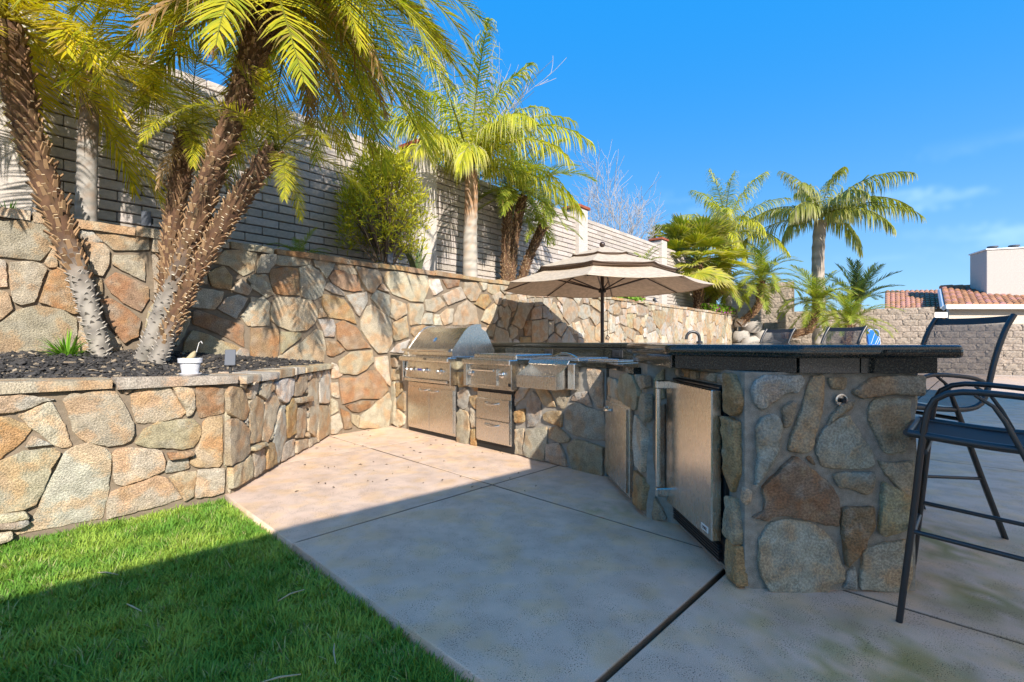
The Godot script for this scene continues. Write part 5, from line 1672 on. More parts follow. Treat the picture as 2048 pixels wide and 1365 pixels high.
# ----- outdoor kitchen -----
var FD := Transform3D.IDENTITY
var FE := Transform3D.IDENTITY
var FF := Transform3D.IDENTITY

func island() -> void:
	FD = frame(-1.537, 6.43, 0.776, 4.02)
	FE = frame(0.776, 4.02, 0.834, 3.09)
	FF = frame(0.99, 2.97, 1.025, 2.20)
	var fk := frame(0.834, 3.09, 0.99, 2.97)
	var fg := frame(1.025, 2.20, 1.76, 2.18)
	var t := thing("kitchen_island", "flagstone outdoor kitchen island with black granite counter and raised bar", "kitchen island")
	var mb := MB.new()
	mb.box(Vector3(1.60, 0.4325, -0.59), Vector3(3.44, 0.875, 1.18), 0.0)
	mb.box(Vector3(1.70, 0.94, -0.92), Vector3(3.64, 0.14, 0.5), 0.0)
	put("mortar_core", mb.mesh(), M.mortar_grey, t).transform = FD
	mb = MB.new()
	mb.prism(plan([[0.777, 4.0], [0.834, 3.09], [0.90, 3.045], [1.95, 3.05], [2.05, 4.1], [1.2, 4.8]]), -0.004, 0.872, UPX)
	mb.prism(plan([[0.836, 3.087], [0.99, 2.97], [1.025, 2.20], [1.76, 2.18], [1.99, 3.9], [1.42, 3.92], [1.40, 3.40], [0.86, 3.40]]), -0.002, 0.952, UPX)
	mb.prism(plan([[0.92, 3.3], [0.95, 2.66], [1.30, 2.27], [1.78, 2.26], [2.02, 4.1], [1.46, 4.2], [1.46, 3.3]]), 0.95, 1.017, UPX)
	put("mortar_core", mb.mesh(), M.mortar_grey, t)
	lay_stones("D", t, 0.026, 1.2, FD, 0.01)
	lay_stones("E", t, 0.028, 1.2, FE)
	lay_stones("K", t, 0.026, 1.2, fk)
	lay_stones("F", t, 0.028, 1.6, FF)
	lay_stones("G", t, 0.024, 2.0, fg, 0.008, 0.005, 0.001)
	# bar side under the stools
	var fs := frame(1.765, 2.18, 1.99, 3.9)
	var s := 0.02
	while s < 1.6:
		var h := 0.01
		var wd := R(0.22, 0.34)
		while h < 0.85:
			var e := minf(0.93, h + R(0.16, 0.34))
			if 0.93 - e < 0.1: e = 0.93
			var p := PackedVector2Array([Vector2(s + R(0, 0.03), h + R(0, 0.03)), Vector2(s + wd - R(0.01, 0.04), h + R(0, 0.03)), Vector2(s + wd - R(0.01, 0.04), e - R(0.01, 0.03)), Vector2(s + R(0, 0.03), e - R(0.01, 0.04))])
			put("stone", stone_mesh(p, 0.024, "ctgyp"[rng.randi() % 5]), M.stone, t).transform = fs
			h = e
		s += wd
	# granite
	for pc in [[-0.02, 0.412], [1.388, 1.61], [2.33, 3.36]]:
		mb = MB.new()
		mb.prism(PackedVector2Array([Vector2(pc[0], -0.62), Vector2(pc[1], -0.62), Vector2(pc[1], 0.035), Vector2(pc[0], 0.035)]), 0.0, 0.04, Transform3D(Basis(Vector3.RIGHT, Vector3(0, 0, 1), Vector3.DOWN), Vector3(0, 0.915, 0)), 0.0)
		put("countertop", mb.mesh(), M.granite, t).transform = FD
	mb = MB.new()
	mb.prism(plan([[0.755, 3.985], [0.80, 3.29], [1.42, 3.29], [1.42, 4.6], [1.27, 4.49]]), 0.874, 0.914, UPX, 0.006)
	put("countertop", mb.mesh(), M.granite, t)
	mb = MB.new()
	mb.box(Vector3(1.75, 0.966, -0.645), Vector3(3.62, 0.103, 0.022), 0.002)
	put("backsplash", mb.mesh(), M.granite, t).transform = FD
	mb = MB.new()
	mb.loft(bullnose(plan([[-1.07, 6.90], [1.35, 4.38], [1.35, 3.45], [0.785, 3.45], [0.785, 2.55], [1.215, 2.10], [1.895, 2.08], [2.21, 4.3], [-0.66, 7.30]])), [[0.014, 1.018], [0.004, 1.023], [0.0, 1.034], [0.0, 1.052], [0.003, 1.063], [0.009, 1.070], [0.018, 1.073]], UPX)
	put("bar_top", mb.mesh(), M.granite, t)
	for a in [[0.825, 3.40, 0.825, 2.595], [0.838, 2.572, 1.232, 2.164], [1.242, 2.158, 1.50, 2.152], [1.502, 2.150, 1.826, 2.142], [1.835, 2.156, 2.13, 4.2]]:
		var f := frame(a[0], a[1], a[2], a[3])
		var L := Vector2(a[0], a[1]).distance_to(Vector2(a[2], a[3]))
		mb = MB.new()
		mb.box(Vector3(L * 0.5, 0.984, -0.012), Vector3(L - 0.002, 0.066, 0.024), 0.0015)
		put("apron_panel", mb.mesh(), M.granite, t).transform = f
	# bottle opener bolted under the bar
	var bo := thing("bottle_opener", "round steel bottle opener bolted to the stone bar end", "bottle opener", fg)
	mb = MB.new()
	var at := Transform3D(Basis(Vector3.RIGHT, Vector3(0, 0, 1), Vector3.DOWN), Vector3(0.405, 0.835, 0.03))
	mb.lathe([Vector2(0, -0.004), Vector2(0.022, -0.004), Vector2(0.026, -0.001), Vector2(0.026, 0.006), Vector2(0.02, 0.008)], 20, Transform3D(Basis(Vector3.RIGHT, Vector3(0, 0, 1), Vector3.DOWN), Vector3(0.405, 0.835, 0.018)))
	put("plate", mb.mesh(), M.steel, bo)
	mb = MB.new()
	mb.box(Vector3(0.408, 0.832, 0.03), Vector3(0.016, 0.02, 0.02), 0.003)
	put("claw", mb.mesh(), M.dark, bo)
	for k in 2:
		var oc := thing("outlet_cover", ["flat dark outlet cover on the granite backsplash beside the grill", "flat dark outlet cover on the granite backsplash above the condiment tray"][k], "outlet", FD)
		mb = MB.new()
		mb.box(Vector3([2.13, 3.0][k], 0.968, -0.63), Vector3(0.115, 0.07, 0.012), 0.003)
		put("plate", mb.mesh(), M.frame, oc)
		mb = MB.new()
		mb.box(Vector3([2.13, 3.0][k], 0.968, -0.622), Vector3(0.05, 0.03, 0.006), 0.002)
		put("socket", mb.mesh(), M.dark, oc)

func bullnose(p: PackedVector2Array) -> PackedVector2Array:
	var o := PackedVector2Array()
	var m := p.size()
	for k in m:
		var a := p[k]
		var d0 := (p[(k + m - 1) % m] - a).normalized() * 0.03
		var d1 := (p[(k + 1) % m] - a).normalized() * 0.03
		for e in 4:
			var f := e / 3.0
			o.append((a + d0).lerp(a, f).lerp(a.lerp(a + d1, f), f))
	return o

func handle_arc(s0: float, s1: float, h: float, z: float, out: float, r: float) -> ArrayMesh:
	var mb := MB.new()
	var pts := []
	var rad := []
	for k in 13:
		var f := k / 12.0
		pts.append(Vector3(lerpf(s0, s1, f), h - 0.012 * sin(f * PI), z + out * pow(sin(f * PI), 0.45)))
		rad.append(r * (1.5 if k == 0 or k == 12 else 1.0))
	mb.tube(pts, rad, 8)
	return mb.mesh()

func knob(s: float, h: float, z: float) -> ArrayMesh:
	var mb := MB.new()
	mb.lathe([Vector2(0.034, 0), Vector2(0.034, 0.006), Vector2(0.024, 0.012), Vector2(0.022, 0.04), Vector2(0.019, 0.046), Vector2(0.0, 0.047)], 20, Transform3D(Basis(Vector3.RIGHT, Vector3(0, 0, 1), Vector3.DOWN), Vector3(s, h, z)))
	mb.box(Vector3(s, h, z + 0.047), Vector3(0.010, 0.036, 0.016), 0.003)
	return mb.mesh()

func bx(nm: String, c: Vector3, sz: Vector3, mat: Material, parent: Node3D, bev := 0.003, b := Basis.IDENTITY) -> MeshInstance3D:
	var mb := MB.new()
	mb.box(c, sz, bev, b)
	return put(nm, mb.mesh(), mat, parent)

func words(txt: String, size: float, at: Transform3D, mat: Material, parent: Node3D) -> void:
	var tm := TextMesh.new()
	var f := SystemFont.new()
	f.font_names = PackedStringArray(["Droid Sans"])
	f.font_weight = 700
	tm.font = f
	tm.text = txt
	tm.font_size = 32
	tm.pixel_size = size / 24.0
	tm.depth = 0.001
	put("lettering", tm, mat, parent).transform = at

func appliances() -> void:
	# --- grill head ---
	var t := thing("gas_grill", "stainless built-in gas grill with closed hood and four knobs", "grill", FD)
	bx("firebox", Vector3(0.90, 0.765, -0.20), Vector3(0.93, 0.31, 0.52), M.steel, t)
	bx("side_plate", Vector3(0.425, 0.765, 0.02), Vector3(0.02, 0.31, 0.19), M.steel, t)
	bx("side_plate", Vector3(1.375, 0.765, 0.02), Vector3(0.02, 0.31, 0.19), M.steel, t)
	var cp := bx("control_panel", Vector3(0.90, 0.755, 0.075), Vector3(0.90, 0.19, 0.02), M.steel, t, 0.003, Basis(Vector3.RIGHT, -0.10))
	bx("front_lip", Vector3(0.90, 0.885, 0.085), Vector3(0.985, 0.055, 0.15), M.steel, t, 0.012)
	bx("drip_tray_lip", Vector3(0.89, 0.638, 0.09), Vector3(0.86, 0.028, 0.05), M.steel, t, 0.006)
	for s in [0.535, 0.625, 0.885, 1.165]: put("knob", knob(s, 0.755, 0.088), M.chrome, t)
	bx("plate", Vector3(0.755, 0.758, 0.088), Vector3(0.075, 0.022, 0.006), M.sign_blue, cp, 0.001)
	words("LYNX", 0.018, Transform3D(Basis.IDENTITY, Vector3(0.97, 0.888, 0.1615)), M.dark, t)
	var prof := PackedVector2Array([Vector2(0.055, 0.925), Vector2(0.06, 0.99), Vector2(0.0, 1.065), Vector2(-0.11, 1.195), Vector2(-0.16, 1.238), Vector2(-0.215, 1.262), Vector2(-0.28, 1.272), Vector2(-0.34, 1.274), Vector2(-0.345, 1.225), Vector2(-0.42, 1.185), Vector2(-0.50, 1.05), Vector2(-0.54, 0.99), Vector2(-0.54, 0.925)])
	var ax := Transform3D(Basis(Vector3(0, 0, 1), Vector3.UP, Vector3(-1, 0, 0)), Vector3.ZERO)   # polygon x -> out, y -> up, pushed along -s
	var mb := MB.new()
	mb.prism(prof, -1.335, -0.465, ax, 0.003)
	var hood := put("hood", mb.mesh(), M.steel, t)
	for s in [-0.465, -1.355]:
		mb = MB.new()
		var pp := PackedVector2Array()
		for q in prof: pp.append(q + (q - Vector2(-0.24, 1.05)).normalized() * 0.008)
		mb.prism(pp, s + 0.002, s + 0.018, ax, 0.004)
		put("hood_end", mb.mesh(), M.steel, hood)
	mb = MB.new()
	mb.lathe([Vector2(0, 0.004), Vector2(0.03, 0.003), Vector2(0.034, 0.0)], 24, Transform3D(Basis(Vector3.RIGHT * 0.7, Vector3(0, 0.65, 0.76), Vector3(0, -0.76, 0.65)).rotated(Vector3(0, 0, 1), -0.5), Vector3(0.90, 1.105, -0.03)))
	put("badge", mb.mesh(), M.chrome, hood)
	mb = MB.new()
	mb.tube([Vector3(0.43, 0.985, 0.115), Vector3(0.9, 0.985, 0.122), Vector3(1.37, 0.985, 0.115)], [0.017, 0.017, 0.017], 12)
	put("handle", mb.mesh(), M.chrome, t)
	bx("handle_bracket", Vector3(0.47, 0.985, 0.08), Vector3(0.03, 0.03, 0.07), M.chrome, t)
	bx("handle_bracket", Vector3(1.33, 0.985, 0.08), Vector3(0.03, 0.03, 0.07), M.chrome, t)
	# --- doors under the grill ---
	t = thing("double_door_cabinet", "stainless double door cabinet under the grill", "cabinet", FD)
	bx("recess_shade", Vector3(0.90, 0.305, 0.003), Vector3(0.96, 0.60, 0.03), M.dark, t, 0.001)  # dark slab painted in for the shaded gap round the doors
	bx("frame", Vector3(0.90, 0.325, 0.02), Vector3(0.94, 0.55, 0.03), M.steel, t)
	for k in 2:
		var d := bx("door", Vector3(0.675 + 0.45 * k, 0.315, 0.044), Vector3(0.445, 0.47, 0.022), M.steel, t, 0.002)
		put("handle", handle_arc(0.70 + 0.19 * k, 0.86 + 0.22 * k, 0.525, 0.055, 0.035, 0.008), M.chrome, d)
	# --- side burner ---
	t = thing("side_burner", "stainless drop-in side burner with flat lid between grill and tray", "burner", FD)
	bx("body", Vector3(1.97, 0.76, -0.18), Vector3(0.68, 0.29, 0.50), M.steel, t)
	bx("side_plate", Vector3(1.635, 0.765, 0.05), Vector3(0.05, 0.27, 0.13), M.steel, t)
	bx("side_plate", Vector3(2.305, 0.765, 0.05), Vector3(0.05, 0.27, 0.13), M.steel, t)
	bx("front_lip", Vector3(1.97, 0.885, 0.075), Vector3(0.72, 0.05, 0.13), M.steel, t, 0.008)
	bx("control_panel", Vector3(1.96, 0.745, 0.07), Vector3(0.60, 0.20, 0.03), M.steel, t)
	bx("drip_drawer", Vector3(1.93, 0.735, 0.092), Vector3(0.36, 0.165, 0.016), M.steel, t)
	mb = MB.new()
	mb.tube([Vector3(1.77, 0.805, 0.125), Vector3(2.09, 0.805, 0.125)], [0.013, 0.013], 10)
	put("handle", mb.mesh(), M.chrome, t)
	for s in [1.72, 2.17]: put("knob", knob(s, 0.765, 0.085), M.chrome, t)
	bx("emblem", Vector3(2.305, 0.675, 0.117), Vector3(0.03, 0.03, 0.004), M.dark, t)
	bx("lid", Vector3(1.97, 0.936, -0.25), Vector3(0.64, 0.045, 0.52), M.steel, t, 0.01)
	bx("lid_rim", Vector3(1.97, 0.913, -0.25), Vector3(0.70, 0.012, 0.58), M.steel, t)
	# --- drawers ---
	t = thing("drawer_cabinet", "stainless two drawer cabinet under the side burner", "drawers", FD)
	bx("recess_shade", Vector3(1.99, 0.31, 0.003), Vector3(0.56, 0.61, 0.03), M.dark, t, 0.001)  # dark slab standing in for the shade round the drawers
	bx("frame", Vector3(1.99, 0.325, 0.018), Vector3(0.51, 0.50, 0.03), M.steel, t)
	for k in 2:
		var d := bx("drawer_front", Vector3(1.99, 0.195 + 0.215 * k, 0.044), Vector3(0.49, 0.205, 0.022), M.steel, t, 0.002)
		put("handle", handle_arc(1.89, 2.09, 0.26 + 0.215 * k, 0.055, 0.034, 0.008), M.chrome, d)
	# --- condiment tray and chiller lid ---
	t = thing("condiment_tray", "open stainless condiment tray hung on the counter front", "tray", FD)
	bx("back_plate", Vector3(2.73, 0.785, 0.034), Vector3(0.47, 0.22, 0.012), M.steel, t, 0.001)
	bx("bottom", Vector3(2.73, 0.684, 0.12), Vector3(0.46, 0.008, 0.17), M.steel, t, 0.001)
	bx("front_panel", Vector3(2.73, 0.735, 0.205), Vector3(0.47, 0.11, 0.008), M.steel, t, 0.002)
	for s in [2.499, 2.961]:
		mb = MB.new()
		mb.prism(PackedVector2Array([Vector2(0.04, 0.684), Vector2(0.208, 0.684), Vector2(0.208, 0.79), Vector2(0.04, 0.885)]), -s - 0.004, -s + 0.004, ax)
		put("side_panel", mb.mesh(), M.steel, t)
	bx("bracket", Vector3(3.02, 0.79, 0.05), Vector3(0.075, 0.22, 0.07), M.steel, t, 0.006)
	bx("hood_strip", Vector3(2.73, 0.90, 0.045), Vector3(0.47, 0.045, 0.012), M.steel, t, 0.002, Basis(Vector3.RIGHT, -0.7))
	t = thing("chiller_lid", "flat stainless chiller lid with arched handle on the counter", "lid", FD)
	bx("rim", Vector3(2.75, 0.921, -0.26), Vector3(0.56, 0.012, 0.50), M.steel, t)
	bx("panel", Vector3(2.75, 0.934, -0.26), Vector3(0.50, 0.016, 0.44), M.steel, t, 0.005)
	mb = MB.new()
	var hp := []
	var hr := []
	for k in 13:
		var f := k / 12.0
		hp.append(Vector3(lerpf(2.62, 2.90, f), 0.942 + 0.035 * sin(PI * f), -0.14))
		hr.append(0.011)
	mb.tube(hp, hr, 8)
	put("handle", mb.mesh(), M.chrome, t)
	t = thing("sink_cover", "thin stainless sink cover lying beside the chiller lid", "cover", FD)
	bx("plate", Vector3(3.23, 0.921, -0.28), Vector3(0.30, 0.010, 0.42), M.steel, t)
	bx("rail", Vector3(3.23, 0.935, -0.08), Vector3(0.30, 0.018, 0.012), M.chrome, t)
	# --- access door ---
	t = thing("access_door", "tall narrow stainless access door at the island's inner corner", "door", FE)
	bx("frame", Vector3(0.375, 0.35, 0.018), Vector3(0.60, 0.62, 0.026), M.steel, t)
	var ad := bx("door_leaf", Vector3(0.375, 0.345, 0.04), Vector3(0.555, 0.565, 0.02), M.steel, t, 0.002)
	put("handle", handle_arc(0.13, 0.29, 0.575, 0.05, 0.035, 0.009), M.chrome, ad)
	# --- refrigerator ---
	t = thing("refrigerator", "stainless under-counter refrigerator with long bar handle beneath the bar", "refrigerator", FF)
	bx("cabinet", Vector3(0.318, 0.455, 0.005), Vector3(0.625, 0.84, 0.03), M.dark, t, 0.001)
	bx("hinge_strip", Vector3(0.318, 0.868, 0.028), Vector3(0.60, 0.012, 0.03), M.frame, t)
	var fd := bx("door_leaf", Vector3(0.318, 0.502, 0.055), Vector3(0.60, 0.715, 0.05), M.steel, t, 0.005)
	mb = MB.new()
	mb.tube([Vector3(0.035, 0.24, 0.135), Vector3(0.035, 0.81, 0.135)], [0.014, 0.014], 14)
	put("handle_bar", mb.mesh(), M.steel, fd)
	bx("handle_end", Vector3(0.035, 0.205, 0.112), Vector3(0.032, 0.05, 0.075), M.steel, fd, 0.006)
	bx("handle_end", Vector3(0.035, 0.835, 0.112), Vector3(0.032, 0.05, 0.075), M.steel, fd, 0.006)
	bx("name_plate", Vector3(0.545, 0.185, 0.0815), Vector3(0.075, 0.028, 0.003), M.white, fd, 0.001)
	words("LYNX", 0.016, Transform3D(Basis.IDENTITY, Vector3(0.545, 0.185, 0.0835)), M.dark, fd)
	for k in 6: bx("grille_slat", Vector3(0.318, 0.052 + 0.014 * k, 0.034), Vector3(0.59, 0.006, 0.02), M.frame, t, 0.001)
	# --- faucet behind the bar ---
	t = thing("faucet", "dark gooseneck faucet rising behind the raised bar", "faucet", Transform3D(Basis.IDENTITY, V(1.51, 4.17, 1.073)))
	mb = MB.new()
	var fp := [Vector3(0.055, 0, 0), Vector3(0.055, 0.035, 0)]
	for k in 9: fp.append(Vector3(0.055 * cos(PI * k / 8.0), 0.04 + 0.055 * sin(PI * k / 8.0), 0))
	fp.append(Vector3(-0.055, 0.03, 0))
	var fr := []
	for k in fp.size(): fr.append(0.012)
	mb.tube(fp, fr, 10)
	put("spout", mb.mesh(), M.frame, t)
	mb = MB.new()
	mb.lathe([Vector2(0.026, 0), Vector2(0.026, 0.012), Vector2(0.014, 0.018), Vector2(0, 0.018)], 16, Transform3D(Basis.IDENTITY, Vector3(0.055, 0, 0)))
	put("base", mb.mesh(), M.frame, t)

# ----- added unseen awning: its edge shades the near patio, its canvas glows as fill -----
func added_awning() -> void:
	var l := Vector2(-sin(deg_to_rad(SUN_AZ)), cos(deg_to_rad(SUN_AZ)))
	var he := 2.5
	var depth := 9.0
	var sh := l * (he / tan(deg_to_rad(SUN_EL)))
	var a := Vector2(-1.345, 2.90) - sh
	var b := Vector2(0.29, 4.40) - sh
	var dir := (b - a).normalized()
	var p0 := a - dir * 6.0
	var p1 := a + dir * 13.5
	var f := frame(p1.x, p1.y, p0.x, p0.y)        # its edge looks at the yard
	var L := p0.distance_to(p1)
	var t := thing("added_awning", "added canvas awning out of view that shades the concrete and glows as fill light", "awning", f)
	var mb := MB.new()
	var n := 14
	for k in n:      # canvas panels hung between the rafters, sagging a little
		mb = MB.new()
		var x0 := L * k / n
		var x1 := L * (k + 1) / n
		for i in 5:
			for j in 9:
				var u := i / 4.0
				mb.vert(Vector3(lerpf(x0, x1, u), he - 0.03 * sin(PI * u) * sin(PI * j / 8.0), -depth * j / 8.0), Vector3.UP)
		for i in 4:
			for j in 8:
				var q := i * 9 + j
				mb.tri(q, q + 1, q + 10); mb.tri(q, q + 10, q + 9)
		put("fill_canvas", mb.mesh(), M.awning, t)
	bx("beam", Vector3(L * 0.5, he - 0.10, -0.08), Vector3(L, 0.14, 0.08), M.white, t, 0.01)
	bx("beam", Vector3(L * 0.5, he - 0.10, -depth + 0.08), Vector3(L, 0.14, 0.08), M.white, t, 0.01)
	for k in 5:
		for z in [-0.08, -depth + 0.08]:
			if k in [1, 3] or z < -1.0:
				bx("post", Vector3(0.3 + k * (L - 0.6) / 4.0, (he - 0.17) * 0.5, z), Vector3(0.10, he - 0.17, 0.10), M.white, t, 0.008)

# ----- neighbour's house with tiled roofs -----
func tile_patch(t: Node3D, a: Vector3, b: Vector3, c: Vector3, d: Vector3, cols: int, rows: int) -> void:
	# a-b ridge, c-d eave below them
	var tiles := []
	for k in 4:
		var mb := MB.new()
		mb.col = Color(0.52, 0.285, 0.175) * R(0.8, 1.2)
		mb.col.b *= R(0.8, 1.5)
		for s in 7:
			var w := PI * s / 6.0
			var w2 := PI * (s + 1) / 6.0
			if s < 6:
				var p := func(ww: float, z: float, e: float) -> Vector3: return Vector3(-cos(ww) * 0.5, sin(ww) * 0.34 + e, z)
				mb.face([p.call(w, 0, 0), p.call(w2, 0, 0), p.call(w2, 1.12, 0.16), p.call(w, 1.12, 0.16)], Vector3(-cos(w), sin(w), 0))
				mb.face([p.call(w, 1.12, 0.16), p.call(w2, 1.12, 0.16), Vector3(-cos(w2) * 0.4, 0, 1.12), Vector3(-cos(w) * 0.4, 0, 1.12)], Vector3(0, 0, 1))
		tiles.append(mb.mesh())
	var deck := MB.new()
	deck.col = Color(0.32, 0.17, 0.11)
	deck.face([a, b, d, c], Vector3.UP)
	put("roof_deck", deck.mesh(), M.roof_tile, t)
	for r in rows:
		for k in cols:
			var u := (k + 0.5) / cols
			var v0 := float(r) / rows
			var v1 := float(r + 1) / rows
			var p0 := a.lerp(b, u).lerp(c.lerp(d, u), v0)
			var p1 := a.lerp(b, u).lerp(c.lerp(d, u), v1)
			var wx := (a.lerp(c, v0)).distance_to(b.lerp(d, v0)) / cols
			var zz := p1 - p0
			var xx := (b.lerp(d, v0) - a.lerp(c, v0)).normalized() * wx
			var yy := zz.cross(xx).normalized() * wx
			put("roof_tile", tiles[rng.randi() % 4], M.roof_tile, t).transform = Transform3D(Basis(xx, yy, zz), p0)

func neighbour_house() -> void:
	var t := thing("neighbour_house", "tan stucco neighbour house with clay tile roof and wide chimney", "house")
	var P1 := V(23.2, 27, 3.94)
	var P2 := V(31.0, 27, 3.98)
	var E1 := V(19.75, 22.8, 2.72)
	var E3 := V(27.5, 22.8, 2.72)
	tile_patch(t, P1, P2, E1, E3, 25, 13)
	var mb := MB.new()
	mb.box((E1 + E3) * 0.5 + Vector3(0, -0.08, 0.08), Vector3(E1.distance_to(E3) + 0.1, 0.2, 0.14), 0.02)
	put("gutter", mb.mesh(), M.white, t)
	mb = MB.new()
	mb.tube([P1 + Vector3(-0.05, -0.12, 0), E1 + Vector3(-0.05, -0.12, 0)], [0.13, 0.13], 4)
	put("rake_board", mb.mesh(), M.white, t)
	var w := MB.new()
	w.prism(plan([[20.2, 23.1], [29, 23.1], [31, 27], [23.4, 27]]), 0.0, 2.66, UPX)
	put("wall", w.mesh(), M.house_wall, t)
	mb = MB.new()
	for k in 14:
		var p := P1.lerp(P2, (k + 0.5) / 14.0)
		mb.col = Color(0.50, 0.23, 0.13) * R(0.8, 1.15)
		mb.tube([p + Vector3(-0.30, 0.03, 0), p + Vector3(0.31, 0.05, 0)], [0.13, 0.15], 8)
	put("ridge_tiles", mb.mesh(), M.roof_tile, t)
	var cf := Transform3D(Basis(Vector3.UP, -0.35), V(24.95, 25.4, 3.3))
	var ch := bx("chimney", Vector3(0, 1.15, 0), Vector3(2.0, 2.4, 1.6), M.stucco, t, 0.02)
	ch.transform = cf
	bx("chimney_cap", Vector3(0, 2.37, 0), Vector3(2.1, 0.07, 1.7), M.white, ch, 0.01)
	for k in 2:
		mb = MB.new()
		mb.lathe([Vector2(0.16, 0), Vector2(0.16, 0.14), Vector2(0.22, 0.15), Vector2(0.22, 0.21), Vector2(0, 0.22)], 14, Transform3D(Basis.IDENTITY, Vector3(-0.45 + 0.85 * k, 2.4, 0.1)))
		put("flue", mb.mesh(), M.led, ch)
	mb = MB.new()
	mb.tube([V(24.3, 25.0, 3.3), V(24.3, 25.0, 3.75)], [0.04, 0.04], 8)
	put("vent_pipe", mb.mesh(), M.white, t)
	var t2 := thing("garage", "low tiled roof outbuilding behind the split face wall, beside the house", "house")
	tile_patch(t2, V(22.4, 30, 4.05), V(25.9, 30, 4.10), V(19.4, 26, 2.75), V(22.6, 26, 2.8), 12, 9)
	w = MB.new()
	w.prism(plan([[19.9, 26.3], [23.2, 26.3], [26, 30], [22.6, 30]]), 0.0, 2.8, UPX)
	put("wall", w.mesh(), M.house_wall, t2)
	bx("beam", V(17.15, 20.2, 2.14) , Vector3(0.75, 0.22, 0.2), M.white, t2)
	bx("post", V(16.9, 20.2, 1.02), Vector3(0.12, 2.04, 0.12), M.wood, t2)
	bx("post", V(17.42, 20.2, 1.02), Vector3(0.12, 2.04, 0.12), M.wood, t2)

# ----- split face block wall at the far side of the patio -----
func split_wall() -> void:
	var vars := []
	for k in 5:
		var mb := MB.new()
		mb.col = Color(0.56, 0.465, 0.37) * R(0.92, 1.08)
		var nx := 10
		var ny := 6
		var b0 := 0
		for i in nx + 1:
			for j in ny + 1:
				var x := -0.196 + 0.392 * i / nx
				var y := -0.096 + 0.192 * j / ny
				var edge := i == 0 or j == 0 or i == nx or j == ny
				var z := (0.022 if edge else 0.028) + 0.030 * noise.get_noise_2d(x * 900 + k * 77, y * 900) + R(-0.008, 0.008)
				mb.vert(Vector3(x, y, z), Vector3.BACK, Vector2(x, y))
		for i in nx:
			for j in ny:
				var q := i * (ny + 1) + j
				mb.tri(q, q + 1, q + ny + 2); mb.tri(q, q + ny + 2, q + ny + 1)
		for q in mb.v.size():
			var i := int(q / (ny + 1))
			var j := q % (ny + 1)
			var dx := mb.v[mini(i + 1, nx) * (ny + 1) + j] - mb.v[maxi(i - 1, 0) * (ny + 1) + j]
			var dy := mb.v[i * (ny + 1) + mini(j + 1, ny)] - mb.v[i * (ny + 1) + maxi(j - 1, 0)]
			mb.n[q] = dx.cross(dy).normalized()
		vars.append(mb.mesh())
	var rows := [[10.2, 19.2, 13.75, 16.25, 11, "tan split face block wall standing behind the stools and small palms"], [13.75, 16.25, 16.5, 13.95, 8, "lower run of tan split face block wall seen through the sling chair"], [9.0, 20.9, 10.9, 19.35, 17, "tall shaded split face wall behind the rock pile"]]
	for w in rows:
		var f := frame(w[0], w[1], w[2], w[3])
		var L := Vector2(w[0], w[1]).distance_to(Vector2(w[2], w[3]))
		var t := thing("split_face_wall", w[5], "wall", f)
		bx("core", Vector3(L * 0.5, w[4] * 0.1, -0.10), Vector3(L, w[4] * 0.2, 0.2), M.mortar, t, 0.0)
		for c in int(w[4]):
			var x := 0.0 if c % 2 else -0.2
			while x < L:
				var a := maxf(x, 0.0)
				var e := minf(x + 0.4, L)
				if e - a > 0.08:
					put("block", vars[rng.randi() % 5], M.split, t).transform = Transform3D(Basis.from_scale(Vector3((e - a) / 0.4, 1, 1)), Vector3((a + e) * 0.5, 0.1 + 0.2 * c, 0.0))
				x += 0.4
	var k := structure("kerb")
	bx("kerb_stone", V(14.0, 15.55, 0.03), Vector3(7.6, 0.08, 0.3), M.kerb, k, 0.01, Basis(Vector3.UP, -0.70))
	# blue board leaning on it
	var t := thing("blue_board", "blue rounded board with white stripes leaning against the tan wall", "board", Transform3D(Basis(Vector3.UP, 0.5), V(11.75, 16.1)))
	var pl := PackedVector2Array()
	for q in [[-0.33, 0], [0.33, 0], [0.36, 1.2]]: pl.append(Vector2(q[0], q[1]))
	for e in 6: pl.append(Vector2(0.22 + 0.14 * cos(PI * 0.5 * e / 5.0), 1.35 + 0.13 * sin(PI * 0.5 * e / 5.0)))
	for e in 6: pl.append(Vector2(-0.22 - 0.14 * sin(PI * 0.5 * e / 5.0), 1.35 + 0.13 * cos(PI * 0.5 * e / 5.0)))
	pl.append(Vector2(-0.36, 1.2))
	var mb := MB.new()
	var lean := Transform3D(Basis(Vector3.RIGHT, -0.10), Vector3(0, 0, 0))
	mb.prism(pl, 0.0, 0.06, lean, 0.012)
	put("deck", mb.mesh(), M.blue, t)
	mb = MB.new()
	for s in [[-0.30, 0.95, 0.12, 1.44], [-0.05, 0.95, 0.33, 1.30], [0.05, 0.93, 0.33, 1.18]]:
		var a := Vector3(s[0], s[1], 0.064)
		var b := Vector3(s[2], s[3], 0.064)
		mb.box((a + b) * 0.5, Vector3(a.distance_to(b), 0.012, 0.004), 0.0, Basis(Vector3(0, 0, 1), atan2(b.y - a.y, b.x - a.x)))
	var rim := []
	var rr := []
	for q in range(3, 15):
		rim.append(Vector3(pl[q].x * 0.9, 0.03 + pl[q].y * 0.965, 0.062)); rr.append(0.008)
	rim.push_front(Vector3(0.32, 0.9, 0.062)); rr.append(0.008)
	mb.tube(rim, rr, 5)
	put("stripes", mb.mesh(), M.white, t).transform = lean

